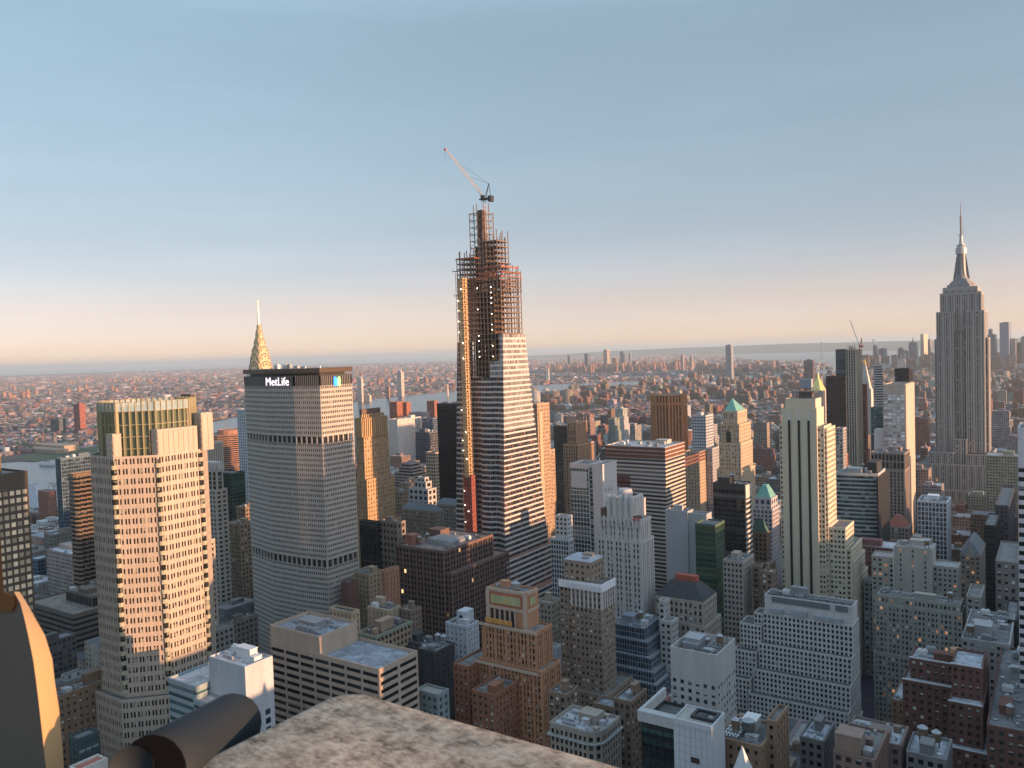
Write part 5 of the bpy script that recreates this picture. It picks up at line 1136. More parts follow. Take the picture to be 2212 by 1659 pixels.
# hip-roofed classical blocks
for (a, lab) in (((-504.7,-465.1,560.0,567.9,112.4), 'classical stone building with a grey hipped roof, just left of the unfinished skyscraper, front one'), ((-496.2,-469.9,600.0,607.2,110.4), 'classical stone building with a grey hipped roof, the one touching the unfinished skyscraper')):
    rt = H('office_building', lab, [(rc(a[0], a[1], a[2], a[3]+2), 0, a[4], {}), (rc(a[0]-3, a[1]+2, a[2]-3, a[3]+4), 0, a[4]-22, {})], wm=wall((.25, .215, .185)), gm=gP, bay=2.8, fl=3.6, pier=.5, span=.4, noroof=1)
    P_ = rc(a[0]-.5, a[1]+.5, a[2]-.5, a[3]+2.5); b = MB(); b.prism(P_, a[4]+.02, a[4]+5, inset(P_, min(6, (P_[2][1]-P_[1][1])*.45))); b.build('hipped_roof', wall((.15, .17, .19)), rt)
# brown office block in front of the unfinished tower
a = (-412.4,-367.3,450.0,510.2,112.0); a2 = (-323.8,-320.7,446.0,457.1,110.1)
rt = H('office_building', 'dark brown gridded office block with a big cluttered roof, in front of the unfinished skyscraper', [(rc(a[0], a[1], 450, a[3]), 0, a[4], dict(top=2)), (rc(a[1]-10, a[1]+5, 452, a[3]+14), 0, a[4]-16, {})], wm=wall((.14, .082, .065), var=.2), gm=glass(c=(.012, .013, .016), blind=(.03, .035, .04), frac=.3, lit=.015, litc=(1, .6, .25), lits=1), rm=roofing((.24, .19, .17)), bay=3.3, fl=4.0, pier=.24, span=.30, pd=.5, sd=.15, wide=2, clutter=(10, 0), seed=15, landmark='dark brown gridded office block')
b = MB(); z = a[4]-1.1
b.box(a[0]+3, a[0]+11, 456, 464, z, z+7); b.box(a[0]+2.7, a[0]+11.3, 455.7, 464.3, z+7.01, z+7.5); b.build('bulkhead', wall((.26, .12, .085)), rt)
b = MB()
for i in range(9): x = a[0]+17+i*2.3; b.prism([(x, 466), (x+2.2, 466), (x+2.2, 484), (x, 484)], z+3, z+4.2, [(x, 466), (x+.4, 466), (x+.4, 484), (x, 484)])
b.box(a[0]+16.5, a[0]+38.5, 465.5, 484.5, z, z+2.98); b.build('skylight', METAL, rt)
# gothic crown tower
a = (-447.9,-430.1,760.0,793.4,151.6); a1 = (-444.2,-433.9,764.0,786.8,175.1)
rt = H('office_tower', 'brown brick tower with a spiky gothic crown, right of the black slab', [(rc(a1[0], a1[1], 764, a1[3]), 0, a1[4], dict(bay=2.6, fl=7)), (rc(a[0], a[1], 760, a[3]), 0, a[4], {})], wm=wall((.36, .22, .14)), gm=gD, bay=3, fl=3.8, pier=.5, span=.3, pd=.8, landmark='spiky gothic-crowned tower')
b = MB()
for i in range(6): b.tube((a1[0]+i*(a1[1]-a1[0])/5, 764, a1[4]-6), (a1[0]+i*(a1[1]-a1[0])/5, 764, a1[4]+6), .8, .1, n=4)
for i in range(5): b.tube((a1[1], 764+i*(a1[3]-764)/4, a1[4]-6), (a1[1], 764+i*(a1[3]-764)/4, a1[4]+6), .8, .1, n=4)
b.build('pinnacle', wall((.45, .3, .2)), rt)
# glass and white tower
a = (-347.8,-316.7,600.0,625.6,157.0)
rt = H('office_tower', 'slim tower, teal glass on the left, blank white wall on the right', [(rc(a[0], a[0]+18, 600, a[3]-1), 0, a[4]-.5, dict(pier=.1, span=.18, bay=3, top=4)), (rc(a[0]+18.02, a[0]+21.5, 600.8, a[3]-1), 0, a[4]-.6, dict(pier=.1, span=.15)), (rc(a[0]+21.52, a[1], 600, a[3]), 0, a[4], dict(blank=True, pd=.1))], wm=wall((.50, .48, .47), var=.05), gm=gT, fl=3.8, roofz=1.5, landmark='teal and white slim tower')
b = MB()
for k in range(2):
    for j in range(3): b.box(a[1]+.12, a[1]+.2, 604+k*0+j*5, 605+j*5, a[4]-24-k*11, a[4]-21-k*11)
b.build('small_window', DARKM, rt)
b = MB(); b.box(a[0]+1.2, a[0]+16.5, 599.2, 599.45, a[4]-21, a[4]-7); b.build('grey_panel', plain((.42, .46, .50), .3, .1, name='panel'), rt)
b = MB(); z = a[4]; xm_ = a[1]-9; b.bar((xm_, 612, z-2), (xm_, 612, z+4), .7); b.bar((xm_-4, 612, z+1), (xm_+1, 612, z+8), .5); b.box(xm_-2, xm_+2, 611, 613, z-1.2, z+1); b.build('window_hoist', WHITEM, rt)
# blank slab with green glass neighbour
a = (-244.1,-213.0,560.0,570.3,132.3)
H('office_building', 'blank grey concrete slab wall with a strip of vents, left of the green glass tower', [(rc(a[0], a[1]-14, 560, a[3]), 0, a[4], dict(blank=True)), (rc(a[1]-13.98, a[1], 561, a[3]), 0, a[4]-1, dict(blank=True))], wm=wall((.34, .345, .36), var=.05), clutter=6, seed=3)
a = (-215.1,-200.5,545.0,560.0,125.7)
H('office_tower', 'dark green glass tower with faint lit floors, beside the blank grey slab', [(rc(a[0], a[1], 545, a[3]+3), 0, a[4]+2, {})], wm=wall((.06, .10, .075)), gm=glass(c=(.03, .07, .045), blind=(.09, .12, .05), frac=.25, lit=0.0, rough=.08, metal=.2), bay=2.4, fl=3.7, pier=.08, span=.2, pd=.15, sd=.2, landmark='green glass tower')
# french roofed block
a = (-212.9,-181.9,470.0,484.3,96.7)
rt = H('office_building', 'grand stone block with a dark hipped roof and a red roof box', [(rc(a[0], a[1], 470, a[3]+8), 0, a[4], {}), (rc(a[0]-1.5, a[1]+2, 468, a[3]+10), 0, a[4]-14, {}), (rc(a[0]-3, a[1]+6, 465, a[3]+13), 0, a[4]-34, {})], wm=wall((.36, .30, .255), var=.15), gm=gP, bay=3.2, fl=4.4, pier=.5, span=.35, pd=.5, noroof=1, landmark='dark hipped roof block')
P_ = rc(a[0]-.6, a[1]+.6, 469.4, a[3]+8.6); b = MB(); b.prism(P_, a[4]+.02, a[4]+8.5, inset(P_, 7.5)); b.build('hipped_roof', wall((.05, .05, .055), var=.3), rt)
b = MB(); b.box((a[0]+a[1])/2-6, (a[0]+a[1])/2+8, 480, 484, a[4]+8, a[4]+12); b.build('roof_box', wall((.36, .09, .06)), rt)
# rotated brown fluted tower
a0_, zz = (-584.13,172.72), (-554.52,172.79)[1]; a1_ = (-527.24,172.85)
cx1, hw1 = (a0_[0]+a1_[0])/2, (a1_[0]-a0_[0])/2*1.02
PO = [(cx1+hw1*math.cos(t), 1300+hw1*math.sin(t)) for t in [math.pi*(k/4)-math.pi*.62 for k in range(8)]]
building('office_tower', 'orange-brown fluted tower set at an angle, in the middle distance of the centre right', [(PO, zz-16, zz, dict(fl=16, span=.25, pier=.55, top=1)), (PO, 0, zz-16.3, {})], wm=wall((.40, .17, .07)), gm=gD, bay=6, fl=3.8, pier=.4, span=.35, pd=1.8, sd=.3, landmark='orange-brown fluted tower')
# sunlit ribbed brick tower right of the lettered slab
a = (-507.4,-498.6,508.0,538.3,199.3)
rt = building('office_tower', 'brick tower with a ribbed top glowing gold, right of the lettered slab', [(rc(a[0], a[1], 508, a[3]), 0, a[4], {}), (rc(a[0]-2, a[1]+3.5, 506, a[3]+2), 0, a[4]-52, {}), (rc(a[0]-4, a[1]+8, 502, a[3]+4), 0, a[4]-90, {})], wm=wall((.38, .25, .14), var=.15), gm=gP, bay=3.1, fl=3.6, pier=.66, span=.5, pd=.4, landmark='gold-lit ribbed brick tower')
b = MB(); n = 12
for i in range(n): y = 508.5+i*(a[3]-509)/n; b.box(a[1]+.45, a[1]+1.5, y, y+1.3, a[4]-16, a[4]+1); b.box(a[1]-3+.0, a[1]-1.6, y, y+1.3, a[4]+1.01, a[4]+3.5)
for i in range(5): x = a[0]+i*(a[1]-a[0])/5; b.box(x, x+1.4, 506.6, 507.5, a[4]-16, a[4]+1)
b.build('buttress', wall((.42, .28, .15)), rt)
b = MB(); b.box(a[0]+2, a[1]-4, 511, a[3]-4, a[4]-1, a[4]+8); b.build('penthouse', wall((.14, .09, .07)), rt)
# stone tower hard against the octagonal tower
a = (-461.9,-454.2,320.0,323.5,138.7)
H('office_building', 'narrow stone wing with small paired windows against the right side of the octagonal tower', [(rc(a[0], a[1], 320, a[3]), 0, a[4], {})], wm=wall((.34, .29, .24)), gm=gP, bay=2.6, pier=.5)
a = (-605.5,-584.2,420.0,430.5,146.1)
rt = H('office_tower', 'stone and glass tower with a zigzag white crown, right of the octagonal tower', [(rc(a[0]+2, a[1]-2, 423, a[3]-2), 0, a[4]+16, dict(bay=5, pier=.3, span=.15)), (rc(a[0], a[1], 420, a[3]), 0, a[4], {})], wm=wall((.38, .33, .29)), gm=glass(c=(.02, .04, .035), blind=(.1, .1, .1), frac=.2), bay=4.2, fl=3.8, pier=.4, span=.45, landmark='zigzag-crowned tower')
b = MB(); z = a[4]+15
for i in range(4):
    x0 = a[0]+2+i*(a[1]-a[0]-4)/4; x1 = a[0]+2+(i+1)*(a[1]-a[0]-4)/4; xm_ = (x0+x1)/2
    b.bar((x0, 422.5, z+6), (xm_, 422.5, z), .8); b.bar((xm_, 422.5, z), (x1, 422.5, z+6), .8)
for i in range(3):
    y0 = 424+i*(a[3]-426)/3; y1 = 424+(i+1)*(a[3]-426)/3; b.bar((a[1]-1.5, y0, z+6), (a[1]-1.5, (y0+y1)/2, z), .8); b.bar((a[1]-1.5, (y0+y1)/2, z), (a[1]-1.5, y1, z+6), .8)
b.box(a[0]+2, a[1]-2, 423, a[3]-2, z+6, z+7.4); b.build('zigzag_crown', wall((.5, .47, .45)), rt)
for (kind, a, lab, kw) in (
    ('office_tower', (-722.7,-711.3,500.0,520.1,171.8), 'pale vertically ribbed tower top behind the octagonal tower, right of it', dict(wm=wall((.40, .36, .32)), gm=gD, bay=2.2, fl=30, pier=.55, span=.05, pd=.9)),
    ('office_tower', (-721.9,-696.5,520.0,534.1,139.6), 'dark green glass block left of the faceted lettered slab', dict(wm=wall((.02, .05, .04)), gm=glass(c=(.012, .03, .024), blind=(.03, .05, .04), rough=.1), pier=.08, span=.25)),
    ('office_tower', (-787.4,-758.7,600.0,607.7,197.5), 'white balconied apartment tower half hidden behind the left edge of the lettered slab', dict(wm=wall((.52, .54, .58)), gm=gD, bay=3.4, fl=3.2, pier=.4, span=.35, pd=1.0, sd=.8)),
    ('office_tower', (-894.2,-874.6,600.0,603.8,214.1), 'dark slim tower poking up behind the glass crown of the octagonal tower', dict(wm=wall((.10, .07, .06)), gm=gD, pier=.3)),
    ('office_building', (-613.6,-594.5,450.0,463.3,110.5), 'tan old hotel block in shadow between the zigzag-crowned tower and the lettered slab', dict(wm=wall((.26, .19, .13)), gm=gP, clutter=4)),
    ('office_building', (-638.3,-625.0,480.0,490.4,117.4), 'brown brick block behind the tan old hotel, left of the lettered slab', dict(wm=wall((.20, .14, .10)), gm=gD, clutter=3)),
    ('office_building', (-455.7,-449.0,330.0,349.2,82.4), 'low dark plant building with a gravel roof at the left foot of the lettered slab', dict(wm=wall((.12, .10, .09)), gm=gD, clutter=7, seed=66)),
    ('office_building', (-431.3,-425.4,300.0,312.6,90.2), 'low roof with white cooling units below the zigzag-crowned tower', dict(wm=wall((.2, .19, .18)), gm=gD, clutter=8, seed=67)),
    ('office_building', (-439.6,-422.1,430.0,443.8,93.2), 'tan apartment house with a red end wall, right of the foot of the lettered slab', dict(wm=wall((.36, .27, .19)), gm=gD, clutter=4, bay=3.5, pier=.65)),
    ('office_building', (-429.8,-423.3,410.0,417.4,92.0), 'dark red chimney-like block in front of the lettered slab', dict(wm=wall((.14, .07, .055)), gm=gD, pier=.9)),
    ('office_building', (-356.8,-338.7,330.0,334.5,106.3), 'cream low building with a black roof behind the tan ribbon-window block', dict(wm=wall((.40, .31, .22)), gm=gD, rm=ROOFD, clutter=6, seed=68, pier=.7)),
    ('office_building', (-376.1,-372.8,395.0,406.8,110.5), 'brick-sided apartment house with a copper-green gable, behind the green-edged roof', dict(wm=wall((.30, .15, .10)), gm=gD, pier=.8, clutter=2)),
    ('office_building', (-355.2,-338.7,360.0,369.6,98.9), 'tan roof bulkhead building behind the green-edged flat roof', dict(wm=wall((.36, .28, .2)), gm=gD, pier=.8, clutter=4, seed=52)),
    ('office_building', (-339.2,-329.0,370.0,377.8,97.5), 'brown low building right of the green-edged flat roof', dict(wm=wall((.2, .14, .11)), gm=gD, pier=.7, clutter=4, seed=53)),
    ('office_building', (-333.5,-298.6,355.0,371.3,82.2), 'charcoal brick building with a fan house and two tanks on its roof', dict(wm=wall((.055, .055, .06), var=.3), gm=gD, bay=4, pier=.75, span=.65, clutter=7, seed=54)),
    ('office_building', (-326.7,-310.0,400.0,410.8,81.9), 'white stepped building with louvred roof house, left of the orange tiled tower', dict(wm=wall((.50, .51, .55)), gm=gP, pier=.65, span=.6, clutter=4, seed=55)),
    ('office_building', (-265.1,-251.8,300.0,306.8,87.7), 'low glass-edged flat roof beside the tan ribbon-window block', dict(wm=wall((.22, .25, .26)), gm=gT, rm=wall((.3, .28, .24)))),
    ('office_tower', (-861.1,-851.0,430.0,466.3,158.8), 'blue-grey glass tower behind the dark curved tower, far left', dict(wm=wall((.10, .14, .18)), gm=gBl, pier=.12, span=.2, bay=2.5, clutter=2)),
    ('office_building', (-864.3,-847.6,400.0,427.4,61.6), 'low blue glass block under the brick tower with the roof sign', dict(wm=wall((.12, .16, .2)), gm=gBl, pier=.1, span=.25, rm=ROOFL)),
    ('office_tower', (-1501.2,-1472.2,700.0,707.0,51.0), 'white slab building with small coloured squares, far left by the river', dict(wm=wall((.62, .65, .72), var=.04), blank=True))):
    ts = [(rc(a[0], a[1], a[2], a[3]+1), 0, a[4], {})]
    rt = building(kind, lab, ts, cat=kind.replace('_', ' '), **{**dict(bay=3.2, fl=3.7, pier=.45, span=.45), **kw})
    if 'coloured squares' in lab:
        for j, (y, z, c) in enumerate(((.12, 22, (.05, .45, .7)), (.35, 30, (.1, .5, .15)), (.6, 21, (.6, .05, .05)))):
            b = MB(); yy = a[2]+(a[3]-a[2])*y; b.box(a[1]+.5, a[1]+.7, yy, yy+6, a[4]-z-7, a[4]-z); b.build('coloured_square', wall(c), rt)
    if 'white stepped' in lab:
        b = MB(); b.box(a[0]+6, a[1]-4, 404, 413, a[4]-1, a[4]+7); b.build('roof_house', wall((.50, .51, .55)), rt); b = MB(); b.box(a[0]+8, a[1]-6, 403.7, 403.95, a[4]+.5, a[4]+4.5); b.build('louvre', DARKM, rt)
    if lab.startswith('charcoal'):
        for dx in (3, 7.5): water_tank(rt, a[0]+20+dx, 372, a[4]-1.1, 1.9, legs=.5, mat=METAL)
a = (-334.8,-320.4,330.0,359.2,95.4)
rt = H('office_building', 'old tan building with a green copper edge round its dark flat roof', [(rc(a[0], a[1], 330, a[3]), 0, a[4], {})], wm=wall((.30, .22, .155)), gm=gD, rm=ROOFD, clutter=5, seed=56)
b = MB(); b.prism(inset(rc(a[0], a[1], 330, a[3]), -1.3), a[4]-.9, a[4]-.2, cap=False); b.build('copper_edge', COPPER, rt)
# far left group
rt = building('office_tower', 'dark bronze tower with rows of cream blinds, cut by the left edge', [(rc(-470, -430, 120, 200.2), 0, 201, dict(top=9))], wm=wall((.085, .07, .055)), gm=glass(c=(.62, .52, .38), blind=(.66, .56, .42), frac=.6, rough=.5), bay=2.95, fl=3.9, pier=.28, span=.42, pd=.35, sd=.2, landmark='cream-blinded bronze tower')
b = MB(); b.box(-468, -433, 120, 190, 200, 210); b.build('penthouse', wall((.15, .10, .06)), rt)
a = (-653.4,-587.4,300.0,326.0,75.1)
rt = H('office_building', 'dark brown banded block with a glass-walled roof storey, lower left', [(rc(a[0]+22, a[1]-8, 318, a[3]+20), a[4]-1.5, a[4]+7.5, dict(pier=.06, span=.1, fl=8, bay=2.4)), (rc(a[0], a[1], 300, a[3]+28), 0, a[4], dict(top=3.2))], wm=wall((.135, .11, .09)), gm=gD, rm=roofing((.21, .18, .15)), bay=3, fl=3.9, pier=0, span=.56, sd=.35, clutter=(5, 0), seed=57, landmark='brown banded block')
n = 20; a = (-681.4,-671.3,350.0,370.2,164.2); yl = a[3]-350
CV = [(a[0], 350), (a[1]-2, 350)]+[(a[1]+1.2*math.sin(i*1.25), 351+yl*i/n) for i in range(n+1)]+[(a[0], 350+yl)]
rt = building('office_tower', 'dark rippling tower with curved brown ribbon bands, left of the octagonal tower', [(CV, 0, a[4], dict(top=3))], wm=wall((.22, .15, .10)), gm=gD, bay=3, fl=3.7, pier=0, span=.4, sd=.7, landmark='rippling banded tower')
a = (-1341.2,-1311.1,640.0,648.5,58.9)
rt = H('apartment_tower', 'brick tower carrying a rooftop letter sign, by the river at far left', [(rc(a[0], a[1], 640, a[3]+4), 0, a[4], {})], wm=wall((.25, .12, .085)), gm=gD, pier=.6)
text('TUDOR', 7, .15, DARKM, 'lettering', rt, (a[1]+.2, 656, a[4]+7.5), (R(90), 0, R(90)), .95)
text('CITY', 7, .15, DARKM, 'lettering', rt, (a[1]+.2, 656, a[4]+1.5), (R(90), 0, R(90)), .95)
b = MB()
for y in (642, 649, 656, 663, 670): b.bar((a[1]-.3, y, a[4]-1), (a[1]-.3, y, a[4]+13), .3)
for z in (1, 7, 13): b.bar((a[1]-.3, 642, a[4]+z), (a[1]-.3, 670, a[4]+z), .3)
b.build('sign_frame', DARKM, rt)
a = (-421.8,-410.7,200.0,225.2,90.3)
H('office_building', 'old brown brick building with a jumbled roof, between the parapet ornament and the octagonal tower', [(rc(a[0], a[1], 200, a[3]+12), 0, a[4], {})], wm=wall((.2, .13, .085), var=.25), gm=gP, bay=3.2, pier=.6, span=.6, clutter=9, seed=58)
a = (-371.4,-364.4,185.0,194.3,86.5)
H('office_building', 'small dark glass box roof at the foot of the octagonal tower', [(rc(a[0], a[1], 185, a[3]), 0, a[4], {})], wm=wall((.05, .07, .07)), gm=gT, rm=wall((.15, .18, .18)), pier=.1)
a = (-342.0,-335.5,170.0,181.6,85.8)
H('office_building', 'white wall with a red-edged roof at the bottom left edge', [(rc(a[0], a[1], 170, a[3]), 0, a[4]+1, dict(blank=True))], wm=wall((.55, .53, .48)), rm=wall((.42, .14, .11)))
# round banded tower by the river
b0_ = (-1279.15,124.18); b1_ = (-1195.46,126.63); cx1, hw1 = (b0_[0]+b1_[0])/2, (b1_[0]-b0_[0])/2
PO = [(cx1+hw1*math.cos(math.pi*k/8), 925+hw1*math.sin(math.pi*k/8)) for k in range(16)]
PO2 = [(cx1+hw1*.5*math.cos(math.pi*k/8), 925+hw1*.5*math.sin(math.pi*k/8)) for k in range(16)]
building('office_tower', 'squat round brown banded tower with an orange stepped top, in front of the river', [(PO2, b0_[1]-1, b0_[1]+7, dict(blank=True)), (PO, 0, b0_[1], {})], wm=wall((.30, .15, .10)), gm=gD, bay=5, fl=3.6, pier=0, span=.5, sd=.5)

# ---------------------------------------------------------------- towers far off that stand up singly
CBM = FACADE
def simple(kind, lab, cat, a, c, roof=None, group=None, extra=None):
    x0, x1, y0, y1, z = a
    b = MB(); b.prism(rc(x0, x1, y0, y1), 0, z, bay=4, fl=4, colside=c, coltop=roof or (.2, .2, .2))
    b.col = c; b.box(x0+(x1-x0)*.3, x0+(x1-x0)*.7, y0+(y1-y0)*.3, y0+(y1-y0)*.7, z, z+5)
    if extra: extra(b, a)
    o = b.build(kind, CBM); tag(o, lab, cat, group); return o
FAR = [((-1816.4,-1779.4,5200.0,5245.3,256.4), (.30, .30, .33), 'tall lone glass tower near the far river bank, right of centre'),
 ((-4741.9,-4697.7,8600.0,8657.9,209.8), (.10, .12, .16), 'dark slim tower, tallest on the left of the far downtown cluster'),
 ((-4589.6,-4539.5,8800.0,8873.1,246.6), (.42, .33, .28), 'pinkish tower, tallest in the middle of the far downtown cluster'),
 ((-4466.5,-4422.8,9000.0,9063.8,217.6), (.12, .16, .22), 'blue glass tower right of the tallest pinkish tower far off'),
 ((-5030.8,-5004.6,8700.0,8734.3,193.1), (.14, .14, .16), 'thin dark tower at the left end of the far cluster'),
 ((-4348.9,-4330.4,9000.0,9038.6,198.3), (.2, .22, .27), 'thin bluish tower at the right of the far cluster'),
 ((-4572.7,-4529.7,8500.0,8546.3,87.6), (.3, .2, .18), 'low pink block between the two tallest far cluster towers'),
 ((-4773.1,-4716.8,8400.0,8455.9,72.3), (.3, .27, .26), 'grey block in front of the left end of the far cluster'),
 ((-4525.1,-4475.1,8900.0,8949.8,142.2), (.22, .14, .12), 'brown slab directly right of the tallest pinkish far tower'),
 ((-3920.0,-3875.3,8200.0,8247.4,114.7), (.32, .25, .23), 'pale pair of blocks right of the far cluster'),
 ((-3233.6,-3208.5,7900.0,7937.2,170.4), (.3, .25, .25), 'thin tower far off above the orange-brown fluted tower'),
 ((-3054.7,-3035.4,7700.0,7736.8,161.0), (.3, .26, .26), 'thin grey-pink tower far off, right of the one above the fluted tower'),
 ((-2893.2,-2869.8,7600.0,7662.4,114.2), (.38, .27, .22), 'short salmon tower far off left of the lone glass tower'),
 ((-1093.0,-1047.2,4300.0,4337.7,164.4), (.12, .075, .085), 'broad dark purple-brown slab tower far off, above the golden pyramid'),
 ((-981.5,-929.3,7000.0,7099.1,232.6), (.13, .14, .17), 'broad blue-grey tower in the downtown skyline left of the great skyscraper'),
 ((-938.1,-914.6,7300.0,7548.2,293.2), (.62, .50, .36), 'shining rippled tower catching the sun, left of the great skyscraper'),
 ((-872.8,-856.4,7200.0,7311.9,250.7), (.25, .2, .2), 'thin brown tower right of the shining rippled tower'),
 ((-1076.4,-1039.5,7100.0,7192.6,184.2), (.11, .12, .15), 'dark stubby downtown tower, third from the great skyscraper'),
 ((-1185.3,-1148.5,6900.0,7063.8,190.2), (.10, .10, .12), 'dark domed downtown tower at the left of the downtown skyline'),
 ((-1239.7,-1219.1,7000.0,7079.2,216.7), (.14, .14, .17), 'thin downtown tower at the left end of the downtown skyline'),
 ((-1073.2,-1048.8,7400.0,7474.2,161.2), (.12, .13, .16), 'grey filler tower between two dark downtown towers'),
 ((-437.5,-394.3,6800.0,7109.5,272.5), (.12, .15, .20), 'blue-grey stepped tower just right of the great skyscraper'),
 ((-437.8,-417.3,6900.0,7047.6,310.6), (.14, .16, .21), 'upper stage of the blue-grey stepped tower'),
 ((-351.6,-296.6,6600.0,6984.8,351.6), (.17, .20, .27), 'tallest glass tower in the hazy skyline right of the great skyscraper'),
 ((-282.5,-263.2,6700.0,6992.8,235.0), (.18, .17, .19), 'short tower right of the tallest hazy glass tower'),
 ((-263.7,-232.1,7000.0,7362.7,205.7), (.16, .17, .2), 'low blue tower at the right end of the hazy skyline'),
 ((-237.0,-206.1,6900.0,7296.8,248.7), (.15, .17, .2), 'tower cut by the right edge in the hazy skyline'),
 ((-3322.3,-3289.7,3350.0,3364.8,137.1), (.52, .46, .42), 'white tower on the far river bank directly right of the lettered slab'),
 ((-3300.0,-3249.5,3370.0,3385.0,38.7), (.6, .5, .42), 'low white block at the foot of the white riverbank tower'),
 ((-3424.3,-3389.9,3800.0,3825.8,155.7), (.56, .48, .43), 'tall white tower alone on the far river bank'),
 ((-3425.6,-3402.7,3700.0,3708.3,69.1), (.42, .22, .16), 'short pink tower left of the lone white riverbank tower'),
 ((-3149.3,-3085.6,1560.0,1585.5,60.1), (.09, .10, .12), 'left one of two dark towers across the river at far left'),
 ((-3017.3,-2975.7,1580.0,1602.2,114.8), (.26, .085, .065), 'reddish glass tower across the river, right one of two at far left'),
 ((-2274.0,-2232.8,2700.0,2718.8,8.4), (.28, .13, .10), 'brick housing block on the near river bank, left of the black tower')]
def crown(b, a):
    x0, x1, y0, y1, z = a; b.prism(rc(x0+(x1-x0)*.2, x1-(x1-x0)*.2, y0+(y1-y0)*.2, y1-(y1-y0)*.2), z, z+8)
for a, c, lab in FAR: simple('high_rise', lab, 'high-rise', a, c, extra=crown if 'stubby' in lab or 'pinkish' in lab else None)
q = (-954.96,265.86); b = MB(); b.lathe(q[0], 7020, [(26, 150), (24, 190), (10, 215), (3, q[1]-10), (.5, q[1]+12)], 8)
b.col = None; tag(b.build('high_rise', wall((.13, .14, .16))), 'pointed old tower in the downtown skyline left of the shining rippled tower', 'high-rise')
for k, (x, y, yy) in enumerate(((966.5, 831, 3900), (992, 831, 3950))):
    t0 = (-3106.11,68.93) if k == 0 else (-3061.59,63.09)
    b = MB(); b.tube((t0[0], yy, 0), (t0[0], yy, t0[1]), 7, 5, n=10); b.tube((t0[0], yy, t0[1]), (t0[0], yy, t0[1]+2), 5.6, n=10)
    tag(b.build('smokestack', wall((.5, .38, .33))), 'tall thin smokestack on the river bank, %s of the pair left of the unfinished skyscraper' % ('left' if k == 0 else 'right'), 'smokestack')
for k in range(2):
    t0 = (-3680.62,101.21) if k == 0 else (-3661.92,100.92)
    b = MB(); b.tube((t0[0], 6000, 0), (t0[0], 6000, t0[1]), 6, 5, n=8); b.tube((t0[0], 6000, t0[1]), (t0[0], 6000, t0[1]+2), 5.5, n=8)
    tag(b.build('smokestack', wall((.6, .55, .52))), 'small white smokestack far off right of the unfinished skyscraper, %s of two' % ('left' if k == 0 else 'right'), 'smokestack')
for k in range(2):
    t0 = (-3614.10,261.31) if k == 0 else (-2647.63,279.69); yy = 15500 if k == 0 else 15000
    b = MB()
    for s in (-14, 14): b.box(t0[0]+s-5, t0[0]+s+5, yy, yy+20, 0, t0[1])
    b.box(t0[0]-20, t0[0]+20, yy+1, yy+19, t0[1]-14, t0[1]+1); b.box(t0[0]-19, t0[0]+19, yy+2, yy+18, 90, 98)
    tag(b.build('bridge_tower', plain((.3, .32, .35), name='bridge_steel')), 'faint suspension bridge tower on the horizon, %s of two' % ('left' if k == 0 else 'right'), 'bridge tower')
# ferries
q = (-2164,1058); rt = root('ferry', q[0], q[1], 'white ferry crossing the river at far left', 'ferry', z=.4)
HP = [(q[0]-24, q[1]-9), (q[0]-8, q[1]-7), (q[0]+22, q[1]+3), (q[0]+30, q[1]+9), (q[0]+20, q[1]+10), (q[0]-22, q[1]-1)]
b = MB(); b.prism(inset(HP, .8), .4, 3.2, HP); b.build('hull', plain((.6, .6, .62), name='boat_white'), rt)
b = MB(); b.prism(inset(HP, 2), 3.2, 6.5); b.prism(inset(HP, 3.2), 6.5, 9); b.build('cabin', plain((.7, .7, .7), name='boat_white'), rt)
b = MB(); b.prism(inset(HP, 1.9), 4.2, 5.4, cap=False); b.build('cabin_window', DARKM, rt); b = MB(); b.bar((q[0], q[1], 9), (q[0], q[1], 14), .4); b.build('mast', METAL, rt)
q = (-2227,1089); rt = root('boat', q[0], q[1], 'small dark boat beyond the white ferry', 'boat', z=.4)
HP = [(q[0]-11, q[1]-4), (q[0]+7, q[1]), (q[0]+12, q[1]+4), (q[0]+5, q[1]+5), (q[0]-11, q[1]+1)]
b = MB(); b.prism(inset(HP, .4), .4, 2.6, HP); b.build('hull', wall((.08, .08, .09)), rt); b = MB(); b.prism(inset(HP, 1.3), 2.6, 5); b.build('cabin', wall((.3, .3, .3)), rt)
q = (-2546,1273); b = MB(); b.col = (.36, .27, .20); x, y = q; b.box(x-90, x+90, y-20, y+25, 0, 18); b.col = (.3, .23, .17); b.box(x-60, x+120, y-60, y-22, 0, 11)
tag(b.build('warehouse', CBM), 'low tan terminal building on the far river bank at far left', 'warehouse')

# ---------------------------------------------------------------- invented unseen slabs west of the view, sized to throw shadows over midtown
for (y0, y1, x0, z, lab) in ((20, 228, 62, 247, 'tallest added shadow-casting slab outside the right of the view, nearest the parapet'), (230, 284, 64, 141, 'short added shadow-casting slab outside the right of the view beyond the tallest'), (286, 360, 62, 172, 'stone added shadow-casting slab outside the right of the view'),
    (362, 428, 64, 176, 'narrow added shadow-casting slab outside the right of the view'), (430, 462, 64, 236, 'second tallest added shadow-casting slab outside the right of the view'), (464, 500, 66, 186, 'stepped added shadow-casting slab outside the right of the view by the square'),
    (502, 618, 66, 146, 'long added shadow-casting slab outside the right of the view near the park'), (620, 700, 66, 126, 'broad added shadow-casting slab outside the right of the view near the park'), (702, 780, 66, 118, 'plain added shadow-casting slab outside the right of the view near the park'), (782, 980, 70, 105, 'farthest long added shadow-casting slab outside the right of the view')):
    building('office_tower', lab, [(rc(x0, x0+34, y0, y1), 0, z*.9, {}), (rc(x0+2, x0+30, y0+2, y1-2), z*.9-1, z, {})], wm=wall(PALE), bay=6, fl=4, pier=.5, span=.4)

